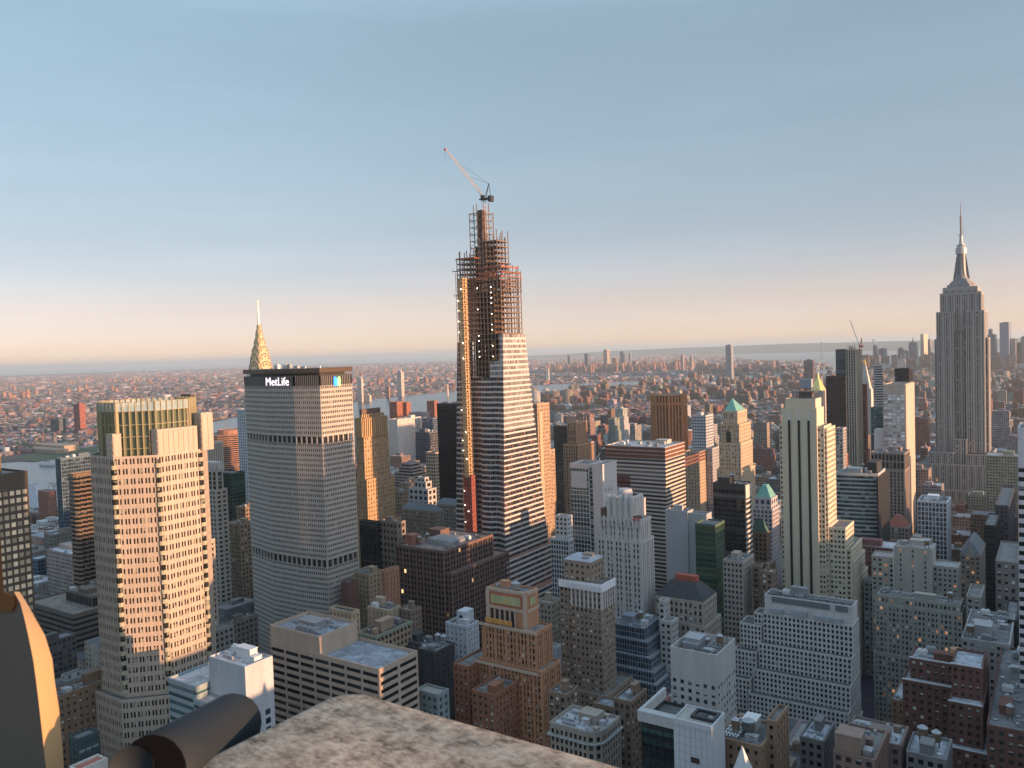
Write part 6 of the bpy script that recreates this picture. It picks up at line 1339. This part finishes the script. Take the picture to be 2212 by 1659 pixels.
# ---------------------------------------------------------------- ordinary blocks filling the grid
rd = random.Random(11)
PAL = [tuple(v*.8 for v in c) for c in [(.26, .13, .09), (.30, .16, .11), (.22, .11, .08), (.36, .28, .21), (.42, .35, .28), (.33, .31, .29), (.46, .44, .42), (.24, .18, .14), (.18, .17, .17), (.52, .50, .48), (.30, .22, .17), (.13, .12, .13)]]
PNAME = {0: 'red brick', 1: 'light red brick', 2: 'dark red brick', 3: 'tan', 4: 'cream', 5: 'grey', 6: 'pale grey', 7: 'brown', 8: 'dark grey', 9: 'white', 10: 'light brown', 11: 'charcoal'}
ROOFC = [(.30, .31, .33), (.16, .16, .17), (.50, .50, .53), (.24, .22, .21), (.40, .41, .44), (.10, .10, .11)]
AV = [60, -200, -345, -425, -495, -632, -780, -985, -1205, -1420]
hf = np.array([h[:5] for h in HERO])
def free(x0, x1, y0, y1):
    return not np.any((hf[:, 0]-2 < x1) & (hf[:, 1]+2 > x0) & (hf[:, 2]-3 < y1) & (hf[:, 3]+3 > y0))
def inriver(x, y):
    c = False; n = len(RIVER)
    for i in range(n):
        (xa, ya), (xb, yb) = RIVER[i], RIVER[(i+1) % n]
        if (ya > y) != (yb > y) and x < (xb-xa)*(y-ya)/(yb-ya)+xa: c = not c
    return c
LOTS = []
st0 = lambda s: (49.5-s)*80.5
for s in range(48, -52, -1):
    y0, y1 = st0(s)+9, st0(s)+72
    cols = AV if y0 < 3000 else [200, 60, -90, -240, -390, -540, -690, -840, -990, -1140, -1290, -1440, -1590, -1740, -1890, -2040, -2190, -2340, -2490]
    for k in range(len(cols)-1):
        xa, xb = cols[k+1]+11, cols[k]-11
        if xa > -.02*y1+30: continue
        if xb < -2.5*y1-80: continue
        for half in (0, 1):
            ya, yb = (y0, (y0+y1)/2-1.5) if half == 0 else ((y0+y1)/2+1.5, y1)
            x = xa
            while x < xb-8:
                wd = min(xb-x, rd.choice([12, 16, 20, 26, 34, 44] if y0 < 3000 else [18, 26, 40, 55]))
                x1_ = x+wd-.6; r = rd.random()
                if y0 < 1000: h = rd.uniform(26, 62) if r < .8 else rd.uniform(60, 88)
                elif y0 < 1900: h = rd.uniform(16, 40) if r < .80 else (rd.uniform(45, 78) if r < .96 else rd.uniform(80, 110))
                elif y0 < 3400: h = rd.uniform(13, 22) if r < .86 else (rd.uniform(26, 50) if r < .97 else rd.uniform(55, 80))
                elif y0 < 6200 or x < -1250: h = rd.uniform(12, 22) if r < .85 else rd.uniform(28, 60)
                else: h = rd.uniform(25, 60) if r < .75 else rd.uniform(60, 150)
                if y0 < 560 and x > -330: h = min(h, 52)
                if -1205 < x < -600 and y0 < 1100: h *= 1.15
                if x < -985 and y0 < 950: h = min(h, 34 if x > -1205 else 20)
                c = rd.randrange(12); hb, hy = ya, yb
                if 2230 < y0 < 2950 and x < -985: h = rd.choice([37, 38, 39, 16]); c = rd.choice([0, 2, 2])
                elif y0 > 1900 and rd.random() < .35: c = rd.choice([0, 1, 2, 7])
                if h > 40 and half == 0 and rd.random() < .3: hy = min(yb, ya+26)
                xm_ = (x+x1_)/2
                if free(x, x1_, hb, hy) and not inriver(xm_, hb) and not inriver(x-10, hy):
                    LOTS.append((x, x1_, hb, hy, h, c, rd.randrange(6)))
                x += wd
    if s == -40: pass
# which of them show largest: a small painter's picture
def rectpx(a):
    x0, x1, y0, y1, z = a[:5]; pts = [proj(x, y, q) for x in (x0, x1) for y in (y0, y1) for q in (0, z)]
    pts = [p for p in pts if p]
    if len(pts) < 8: return None
    xs = [p[0] for p in pts]; ys = [p[1] for p in pts]
    return min(xs)/2, max(xs)/2, min(ys)/2, max(ys)/2, pts[0][2]
items = [(i, rectpx(a)) for i, a in enumerate(LOTS)]+[(-1, rectpx(h)) for h in HERO]
items = [t for t in items if t[1] and t[1][1] > 0 and t[1][0] < 512 and t[1][2] < 384 and t[1][3] > 150]
items.sort(key=lambda t: -t[1][4]); buf = np.full((384, 512), -2, dtype=np.int32)
for i, r in items:
    a0_, a1_, b0_, b1_ = max(0, int(r[0]+.5)), min(512, int(r[1]+.5)), max(0, int(r[2]+.5)), min(384, int(r[3]+.5))
    if a1_ > a0_ and b1_ > b0_: buf[b0_:b1_, a0_:a1_] = i
ids, cnt = np.unique(buf, return_counts=True); vis = sorted([(c, i) for i, c in zip(ids, cnt) if i >= 0], reverse=True)
NIND = 285-sum(1 for o in bpy.data.objects if o.parent is None and o.name.startswith('office_building'))*0
single = [int(i) for c, i in vis[:NIND]]; sset = set(single)
marks = [(rectpx(h), h[5]) for h in HERO if h[5]]; marks = [(m, n) for m, n in marks if m]
used = {}
for i in single:
    x0, x1, y0, y1, h, c, rfc = LOTS[i]; pr = rectpx(LOTS[i]); px, py, dd = (pr[0]+pr[1])/2, pr[2], pr[4]
    best = min(marks, key=lambda m: abs((m[0][0]+m[0][1])/2-px)+.35*abs((m[0][2]+m[0][3])/2-py)+.012*abs(m[0][4]-dd))
    side = 'right of' if px > (best[0][0]+best[0][1])/2 else 'left of'
    if best[0][0] < px < best[0][1]: side = 'beyond' if dd > best[0][4] else 'in front of'
    size = ('tall' if h > 70 else 'mid-rise' if h > 34 else 'low'); far = ', near' if dd < 700 else '' if dd < 1500 else ', far off'
    shp = ' wide' if x1-x0 > 36 else ' narrow' if x1-x0 < 17 else ''
    rn = {0: 'grey', 1: 'dark', 2: 'pale', 3: 'brownish', 4: 'silver-grey', 5: 'black'}[rfc]
    parts_ = [size, shp.strip(), PNAME[c], 'building,', rn, 'roof,', side, 'the', best[1]]
    if len(' '.join(parts_).split()) > 13: parts_[1] = ''
    if len(' '.join(parts_).split()) > 13: parts_[0] = ''
    lab = ' '.join(' '.join(parts_).split())
    used.setdefault(lab, []).append((px, i))
GR = {}
for lab, L in used.items():
    L.sort()
    for k, (px, i) in enumerate(L):
        t = lab
        if len(L) > 1:
            t = lab+', '+('leftmost' if k == 0 else 'rightmost' if k == len(L)-1 else ['second', 'third', 'fourth', 'fifth', 'sixth', 'seventh', 'eighth', 'ninth', 'tenth', 'eleventh'][min(k-1, 9)]+' from left')
        GR[i] = t
WT = None
for i in single:
    x0, x1, y0, y1, h, c, rfc = LOTS[i]; q = random.Random(i); dist = math.hypot(x0, y0)
    b = MB(); col = tuple(v*q.uniform(.85, 1.15) for v in PAL[c])
    P_ = rc(x0, x1, y0, y1)
    if h > 36 and q.random() < .55 and x1-x0 > 15:
        k = q.uniform(1.5, 3.5); zt = h*q.uniform(.6, .85)
        b.prism(P_, 0, zt, bay=3.1, fl=3.6, colside=col, coltop=ROOFC[rfc]); b.prism(inset(P_, k), zt, h, bay=3.1, fl=3.6, colside=col, coltop=ROOFC[rfc]); Pt = inset(P_, k)
    else:
        b.prism(P_, 0, h, bay=3.1, fl=3.6, colside=col, coltop=ROOFC[rfc]); Pt = P_
    b.col = col
    for k in range(4):
        a, e = Pt[k], Pt[(k+1) % 4]; Pi = inset(Pt, .4); f, g = Pi[(k+1) % 4], Pi[k]
        b.poly([(*a, h), (*e, h), (*e, h+.9), (*a, h+.9)]); b.poly([(*a, h+.9), (*e, h+.9), (*f, h+.9), (*g, h+.9)]); b.poly([(*f, h), (*g, h), (*g, h+.9), (*f, h+.9)])
    rt = b.build('city_building', FACADE); tag(rt, GR[i], 'building', 'ordinary city buildings between the towers')
    xs_ = [p[0] for p in Pt]; ys_ = [p[1] for p in Pt]; X0_, X1_, Y0_, Y1_ = min(xs_), max(xs_), min(ys_), max(ys_)
    def sub(nm, mb, mat):
        o = mb.build(nm, mat); o.parent = rt; o.location = o.location-rt.location; return o
    m_ = MB(); m_.col = col; w_ = (X1_-X0_)*q.uniform(.25, .45); xx = X0_+1+q.random()*(X1_-X0_-w_-2); yy = Y0_+(Y1_-Y0_)*q.uniform(.2, .5); m_.box(xx, xx+w_, yy, yy+(Y1_-Y0_)*.35, h, h+q.uniform(2.5, 5)); sub('bulkhead', m_, FACADE)
    if dist < 1500:
        for k in range(q.randrange(1, 4)):
            m_ = MB(); xx = q.uniform(X0_+1, X1_-3.5); yy = q.uniform(Y0_+.8, Y0_+(Y1_-Y0_)*.18+.9); m_.box(xx, xx+2.4, yy, yy+1.6, h+.02, h+1.6); m_.tube((xx+1.2, yy+.8, h+1.6), (xx+1.2, yy+.8, h+2), .6, n=8); sub('roof_unit', m_, METAL)
        if q.random() < .4:
            m_ = MB(); xx, yy = q.uniform(X0_+3, X1_-3), Y1_-4; m_.tube((xx, yy, h+2.6), (xx, yy, h+6), 1.8, n=10); m_.tube((xx, yy, h+6), (xx, yy, h+7.4), 1.9, 0, n=10)
            for k in range(4): a = math.pi/4+k*math.pi/2; m_.bar((xx+1.4*math.cos(a), yy+1.4*math.sin(a), h), (xx+1.4*math.cos(a), yy+1.4*math.sin(a), h+2.6), .2)
            sub('water_tank', m_, WOOD)

# ---------------------------------------------------------------- the thousands beyond: one mass
def boxmass(name, A, C, T, mat, base=None, rot=None, win=4.0):
    """A: n x 5 array x0 x1 y0 y1 z, C side colours, T roof colours, rot angle per box"""
    n = len(A); cx, cy = (A[:, 0]+A[:, 1])/2, (A[:, 2]+A[:, 3])/2; hx, hy = (A[:, 1]-A[:, 0])/2, (A[:, 3]-A[:, 2])/2
    rot = np.zeros(n) if rot is None else rot; c, s = np.cos(rot), np.sin(rot)
    V = np.zeros((n, 8, 3)); sg = [(-1, -1), (1, -1), (1, 1), (-1, 1)]
    for k, (a, b_) in enumerate(sg):
        X, Y = a*hx, b_*hy
        for t in (0, 4): V[:, k+t, 0] = cx+X*c-Y*s; V[:, k+t, 1] = cy+X*s+Y*c
        V[:, k, 2] = 0; V[:, k+4, 2] = A[:, 4]
    F = np.array([(0, 1, 5, 4), (1, 2, 6, 5), (2, 3, 7, 6), (3, 0, 4, 7), (4, 5, 6, 7)])
    L = (F[None]+np.arange(n)[:, None, None]*8).reshape(-1)
    me = bpy.data.meshes.new(name); me.vertices.add(n*8); me.vertices.foreach_set('co', V.reshape(-1)); me.loops.add(len(L)); me.loops.foreach_set('vertex_index', L)
    me.polygons.add(n*5); me.polygons.foreach_set('loop_start', np.arange(n*5)*4); me.polygons.foreach_set('loop_total', np.full(n*5, 4)); me.update()
    uv = me.uv_layers.new(name='UVMap'); U = np.zeros((n, 5, 4, 2)); nb = np.maximum(1, np.round(2*hx/win)); nb2 = np.maximum(1, np.round(2*hy/win)); nf = np.maximum(1, np.round(A[:, 4]/3.6))
    for k in range(4):
        q = nb if k % 2 == 0 else nb2; U[:, k, 1, 0] = q; U[:, k, 2, 0] = q; U[:, k, 2, 1] = nf; U[:, k, 3, 1] = nf
    uv.data.foreach_set('uv', U.reshape(-1)); ca = me.color_attributes.new('Col', 'FLOAT_COLOR', 'CORNER')
    K = np.ones((n, 5, 4, 4)); K[:, :4, :, :3] = C[:, None, None, :]; K[:, 4, :, :3] = T[:, None, :]; ca.data.foreach_set('color', K.reshape(-1))
    me.materials.append(mat); o = bpy.data.objects.new(name, me); COL.objects.link(o); return o
rest = [a for i, a in enumerate(LOTS) if i not in sset]
A = np.array([a[:5] for a in rest]); ng = np.random.default_rng(5)
C = np.array([PAL[a[5]] for a in rest])*ng.uniform(.8, 1.15, (len(rest), 1)); T = np.array([ROOFC[a[6]] for a in rest])
BH = np.array([(a[0]+(a[1]-a[0])*.3, a[0]+(a[1]-a[0])*.65, a[2]+(a[3]-a[2])*.35, a[2]+(a[3]-a[2])*.7, a[4]+3.5) for a in rest])
o = boxmass('city_blocks', np.vstack([A, BH]), np.vstack([C, C]), np.vstack([T, T]), FACADE)
stuff(tag(o, 'mass of ordinary street-grid buildings filling the ground between and beyond the towers', 'buildings'))
# across the river: low rows to the horizon
ang = np.arctan2
N = 110000; u = ng.random(N); D = 2100*(28000/2100)**(u**.68); th = ng.uniform(R(-70), R(2), N)
X, Y = D*np.sin(th), D*np.cos(th)
shore = np.interp(Y, [-2500, 700, 1100, 1500, 1950, 2378, 2750, 3349, 3627, 3899, 4468, 5300, 5900, 7000, 8000, 9150, 10200, 11800, 13000, 16000, 21500, 25500], [-2500, -2420, -2500, -2600, -2860, -3130, -3220, -3380, -3470, -3470, -3500, -3280, -2640, -2080, -1960, -2060, -2340, -3040, -4050, -5450, -7700, -11600])
ok = (X < shore-25) & (Y < 25500-np.maximum(0, -11500-X)*.55)
X, Y, D = X[ok], Y[ok], D[ok]; n = len(X)
sc_ = np.clip(D/3200, .8, 4.6); wx = ng.uniform(9, 34, n)*sc_; wy = ng.uniform(6, 13, n)*sc_; wx, wy = np.where(ng.random(n) < .5, wx, wy), np.where(ng.random(n) < .5, wy, wx)
hh = ng.uniform(6, 11, n); t = ng.random(n); hh = np.where(t > .95, ng.uniform(14, 28, n), hh)
den = (np.sin(X*.0011+1)*np.sin(Y*.0013+.5)+np.sin(X*.00047)*.7)
hh = np.where((t > .984) & (den > .2), ng.uniform(35, 62, n), hh); cl = (np.hypot(X+4300, Y-8700) < 950) & (ng.random(n) < .30) | (np.hypot(X+2500, Y-7300) < 420) & (ng.random(n) < .2) | (np.hypot(X+3300, Y-3100) < 350) & (ng.random(n) < .16)
hh = np.where(cl, ng.uniform(38, 105, n), hh)
wx = np.where(hh > 34, np.minimum(wx, 26), wx); wy = np.where(hh > 34, np.minimum(wy, 26), wy)
rot = np.where(Y < 2600, .45, np.where(X < -6000, -.25, .15))+np.where(np.sin(X*.0009+Y*.0006) > 0, .35, -.2)
ci = ng.integers(0, 12, n); C = np.array(PAL)[ci]*ng.uniform(.6, 1.25, (n, 1)); C[:, 1] *= .88; T = np.array(ROOFC)[ng.integers(0, 6, n)]*ng.uniform(.35, .8, (n, 1)); wt_ = ng.random(n) > .96; T[wt_] = .7; C[wt_] = .6
tall = hh > 34; C[tall] = np.array([(.33, .17, .12)])*ng.uniform(.8, 1.3, (tall.sum(), 1))
o = boxmass('distant_housing', np.stack([X-wx/2, X+wx/2, Y-wy/2, Y+wy/2, hh], 1), np.clip(C, 0, .8), np.clip(T, 0, .8), FACADE, rot=rot)
stuff(tag(o, 'endless low brick housing across the river stretching to the horizon', 'housing'))
# tree masses among the far houses
N = 9000; u = ng.random(N); D = 2300*(16000/2300)**(u**.8); th = ng.uniform(R(-68), R(0), N); X2, Y2 = D*np.sin(th), D*np.cos(th)
sh2 = np.interp(Y2, [-2500, 700, 1100, 1500, 1950, 2378, 2750, 3349, 3627, 3899, 4468, 5300, 5900, 7000, 8000, 9150, 10200, 11800, 13000, 16000, 21500, 25500], [-2500, -2420, -2500, -2600, -2860, -3130, -3220, -3380, -3470, -3470, -3500, -3280, -2640, -2080, -1960, -2060, -2340, -3040, -4050, -5450, -7700, -11600])
dn = np.sin(X2*.002+2)*np.sin(Y2*.0017)+.4*np.sin(X2*.006)
ok = (X2 < sh2-40) & (dn > -.05) & (Y2 < 24000)
X2, Y2, D = X2[ok], Y2[ok], D[ok]; n = len(X2); r = ng.uniform(5, 12, n)*np.clip(D/3500, 1, 3.2)
def lumps(name, X, Y, r, h):
    n = len(X); P_ = [(1, 0), (.5, .87), (-.5, .87), (-1, 0), (-.5, -.87), (.5, -.87)]; V = np.zeros((n, 13, 3))
    for k, (a, b_) in enumerate(P_):
        j = ng.uniform(.75, 1.2, n); V[:, k] = np.stack([X+a*r*j, Y+b_*r*j, h*.25], 1); V[:, k+6] = np.stack([X+a*r*.7*j, Y+b_*r*.7*j, h*ng.uniform(.65, .9, n)], 1)
    V[:, 12] = np.stack([X, Y, h], 1); F = []
    for k in range(6): j = (k+1) % 6; F += [(k, j, j+6), (k, j+6, k+6), (k+6, j+6, 12)]
    F = np.array(F); L = (F[None]+np.arange(n)[:, None, None]*13).reshape(-1)
    me = bpy.data.meshes.new(name); me.vertices.add(n*13); me.vertices.foreach_set('co', V.reshape(-1)); me.loops.add(len(L)); me.loops.foreach_set('vertex_index', L)
    me.polygons.add(n*18); me.polygons.foreach_set('loop_start', np.arange(n*18)*3); me.polygons.foreach_set('loop_total', np.full(n*18, 3)); me.update(); me.materials.append(wall((.05, .07, .03), var=.4))
    o = bpy.data.objects.new(name, me); COL.objects.link(o); return o
stuff(tag(lumps('distant_trees', X2, Y2, r, ng.uniform(10, 17, n)), 'dark green tree masses scattered among the far houses', 'trees'))
N = 500; X3 = ng.uniform(-1350, -300, N); Y3 = ng.uniform(1500, 3200, N); k = (np.abs(X3+1100) < 170) & (np.abs(Y3-2650) < 330) | (np.abs(X3+700) < 60) & (np.abs(Y3-2300) < 80)
X3, Y3 = X3[k], Y3[k]
if len(X3): stuff(tag(lumps('park_trees', X3, Y3, ng.uniform(6, 12, len(X3)), ng.uniform(14, 20, len(X3))), 'dark trees of the housing estate parks among the middle-distance brick blocks', 'trees'))

# ---------------------------------------------------------------- the parapet at our feet
m_, t_, b_ = mk('weathered_limestone')
tc = nd(t_, 'ShaderNodeTexCoord'); mp = nd(t_, 'ShaderNodeMapping'); mp.inputs['Rotation'].default_value = (0, 0, R(28)); mp.inputs['Scale'].default_value = (60, 150, 60)
n1 = nd(t_, 'ShaderNodeTexNoise'); n1.inputs['Scale'].default_value = 1; n1.inputs['Detail'].default_value = 8; n1.inputs['Roughness'].default_value = .7
n2 = nd(t_, 'ShaderNodeTexNoise'); n2.inputs['Scale'].default_value = 70; n2.inputs['Detail'].default_value = 8; n2.inputs['Roughness'].default_value = .75
n3 = nd(t_, 'ShaderNodeTexNoise'); n3.inputs['Scale'].default_value = 45; n3.inputs['Detail'].default_value = 4
for n_ in (n2, n3): t_.links.new(tc.outputs['Object'], n_.inputs['Vector'])
t_.links.new(tc.outputs['Object'], mp.inputs['Vector']); t_.links.new(mp.outputs[0], n1.inputs['Vector'])
ad = nd(t_, 'ShaderNodeMath', operation='ADD'); t_.links.new(n1.outputs[0], ad.inputs[0]); t_.links.new(n2.outputs[0], ad.inputs[1])
a2 = nd(t_, 'ShaderNodeMath', operation='ADD'); t_.links.new(ad.outputs[0], a2.inputs[0]); t_.links.new(n3.outputs[0], a2.inputs[1])
rp = nd(t_, 'ShaderNodeValToRGB'); e = rp.color_ramp.elements; e[0].position = .40; e[0].color = (.11, .078, .055, 1); e[1].position = .60; e[1].color = (.66, .53, .41, 1)
el = rp.color_ramp.elements.new(.50); el.color = (.42, .32, .24, 1)
dv = nd(t_, 'ShaderNodeMath', operation='DIVIDE'); dv.inputs[1].default_value = 3; t_.links.new(a2.outputs[0], dv.inputs[0]); t_.links.new(dv.outputs[0], rp.inputs[0]); t_.links.new(rp.outputs[0], b_.inputs['Base Color'])
bp = nd(t_, 'ShaderNodeBump'); bp.inputs['Strength'].default_value = 1.0; bp.inputs['Distance'].default_value = .012; t_.links.new(dv.outputs[0], bp.inputs['Height']); t_.links.new(bp.outputs[0], b_.inputs['Normal'])
b_.inputs['Roughness'].default_value = .9
def rounded(x0, x1, y0, y1, r, n=7):
    P_ = []
    for cx, cy, a0 in ((x0+r, y0+r, 180), (x1-r, y0+r, 270), (x1-r, y1-r, 0), (x0+r, y1-r, 90)):
        for k in range(n+1): a = R(a0+90*k/n); P_.append((cx+r*math.cos(a), cy+r*math.sin(a)))
    return P_
b = MB(); zt = CZ-.497; X0_, X1_, Y0_, Y1_ = -.902, .9, -.35, .862
last = None
for k in range(7):               # rounded arris
    a = R(90*k/6); d = .035*(1-math.sin(a)) ; dz = .035*(1-math.cos(a)); P_ = rounded(X0_+.016-.016*math.cos(R(90-90*k/6)), X1_, Y0_, Y1_-.016+.016*math.cos(R(90-90*k/6)), .042); z = zt-.016+.016*math.sin(R(90-90*k/6))
    cur = [(x, y, z) for x, y in P_]
    if last:
        for i in range(len(P_)): j = (i+1) % len(P_); b.poly([cur[i], cur[j], last[j], last[i]])
    else: b.poly(cur)
    last = cur
lo_ = [(x, y, zt-.9) for x, y, z in last]
for i in range(len(last)): j = (i+1) % len(last); b.poly([lo_[i], lo_[j], last[j], last[i]])
o = b.build('parapet', m_, smooth=True); tag(o, 'weathered limestone parapet block at the bottom of the view, sunlit along its edge', 'parapet')
# rolled metal coping beside it
gm_ = plain((.022, .028, .035), .6, .0, name='shaded_zinc')  # zinc colour darkened to stand for the shade the tube lies in
A_, B_ = Vector((-0.8940,0.5388,251.8174)), Vector((-1.0012,0.7376,251.7746)); ax = (B_-A_).normalized(); e1 = ax.cross(Vector((0, 0, 1))).normalized(); e2 = e1.cross(ax)
b = MB(); n = 20; rad = .043
def ring(t, r): c = A_.lerp(B_, t); return [c+(e1*math.cos(2*math.pi*k/n)+e2*math.sin(2*math.pi*k/n))*r for k in range(n)]
sq = [(0, rad*.975), (0, rad), (.25, rad), (.5, rad), (.75, rad), (.93, rad), (.975, rad*.93), (1.0, rad*.72), (1.01, rad*.3)]
rs = [ring(t, r) for t, r in sq]
for p_, q_ in zip(rs, rs[1:]):
    for k in range(n): j = (k+1) % n; b.poly([p_[k], p_[j], q_[j], q_[k]])
b.poly(rs[-1]); inn = [ring(-.003, rad*.985), ring(-.004, rad*.9)]
op = MB()
for k in range(n): j = (k+1) % n; op.poly([inn[0][j], inn[0][k], inn[1][k], inn[1][j]])
op.poly(inn[1])  # black disc across the tube end stands for its dark inside
rt = b.build('metal_pipe', gm_, smooth=True); o = op.build('opening', plain((.004, .004, .005), .9, name='black')); o.parent = rt; o.location = o.location-rt.location; tag(rt, 'dull grey metal tube with an open end lying beside the limestone parapet', 'pipe')
A2, B2 = Vector((-0.9090,0.5203,251.8251)), Vector((-1.0220,0.6664,251.7705)); b = MB(); ax = (B2-A2).normalized(); e1 = ax.cross(Vector((0, 0, 1))).normalized(); e2 = e1.cross(ax)
A_, B_ = A2, B2; rs = [ring(0, .026), ring(.5, .026), ring(1, .026)]
b.poly(rs[0])
for p_, q_ in zip(rs, rs[1:]):
    for k in range(n): j = (k+1) % n; b.poly([p_[k], p_[j], q_[j], q_[k]])
o = b.build('side_roll', gm_, smooth=True); o.parent = rt; o.location = o.location-rt.location
# ornament plate at the left with a sunlit rim
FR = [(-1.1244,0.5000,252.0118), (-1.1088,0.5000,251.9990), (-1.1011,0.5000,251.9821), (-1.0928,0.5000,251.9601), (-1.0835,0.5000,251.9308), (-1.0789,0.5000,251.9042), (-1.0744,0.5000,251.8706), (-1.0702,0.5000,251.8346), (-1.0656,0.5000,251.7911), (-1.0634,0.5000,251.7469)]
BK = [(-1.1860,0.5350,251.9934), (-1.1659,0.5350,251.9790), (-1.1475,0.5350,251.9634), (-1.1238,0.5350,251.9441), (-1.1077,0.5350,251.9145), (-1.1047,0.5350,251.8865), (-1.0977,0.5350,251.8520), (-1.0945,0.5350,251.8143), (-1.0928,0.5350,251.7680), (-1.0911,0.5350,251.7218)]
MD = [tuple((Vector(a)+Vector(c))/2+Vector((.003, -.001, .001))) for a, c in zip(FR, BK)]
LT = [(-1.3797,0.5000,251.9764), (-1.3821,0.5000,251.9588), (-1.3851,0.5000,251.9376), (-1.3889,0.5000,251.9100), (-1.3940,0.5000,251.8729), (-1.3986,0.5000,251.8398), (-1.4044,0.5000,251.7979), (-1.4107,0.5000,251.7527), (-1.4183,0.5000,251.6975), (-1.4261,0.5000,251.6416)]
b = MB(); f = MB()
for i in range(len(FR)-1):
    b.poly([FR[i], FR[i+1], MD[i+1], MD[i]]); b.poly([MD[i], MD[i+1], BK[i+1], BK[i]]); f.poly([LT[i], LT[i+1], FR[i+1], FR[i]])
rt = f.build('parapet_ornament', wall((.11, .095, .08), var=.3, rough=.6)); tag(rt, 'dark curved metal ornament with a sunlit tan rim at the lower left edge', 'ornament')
o = b.build('rim', plain((.52, .33, .16), .5, .1, name='sunlit_rim'), smooth=True); o.parent = rt; o.location = o.location-rt.location  # plate dark and rim tan by colour, for shaded and sunlit sides
F_ = [(-1.2260,0.4970,252.0798), (-1.2400,0.4970,251.9683), (-1.1281,0.4970,251.9867), (-1.1159,0.4970,251.9970), (-1.1184,0.4970,252.0074), (-1.1442,0.4970,252.0086), (-1.1457,0.4970,252.0390), (-1.1450,0.4970,252.0877)]
w0 = Vector((-.006, .0026, 0)); b = MB(); b.poly(F_)
for i in range(8): a, c = Vector(F_[i]), Vector(F_[(i+1) % 8]); b.poly([a, a+w0, c+w0, c])
o = b.build('scroll_glow', plain((.20, .09, .035), .5, .2, name='bronze'), smooth=False); o.parent = rt; o.location = o.location-rt.location  # lower bulge paints the amber glow lying on the plate

# ---------------------------------------------------------------- haze over the whole city
b = MB(); b.box(-95000, 95000, -95000, 95000, -2.6, 455)
o = b.build('haze', mk('haze')[0]); o['kind'] = 'stuff'; o['label'] = 'thin blue evening haze over the whole city'; o['category'] = 'haze'
t = o.data.materials[0].node_tree; t.nodes.remove(t.nodes['Principled BSDF'])
pv = t.nodes.new('ShaderNodeVolumePrincipled'); pv.inputs['Color'].default_value = (.68, .79, .85, 1); pv.inputs['Density'].default_value = .000034; pv.inputs['Anisotropy'].default_value = .2
t.links.new(pv.outputs[0], t.nodes['Material Output'].inputs['Volume'])
print('objects', len(bpy.data.objects), 'windows', NWIN[0], 'lots', len(LOTS), 'faces', sum(len(o.data.polygons) for o in bpy.data.objects if o.type == 'MESH'))
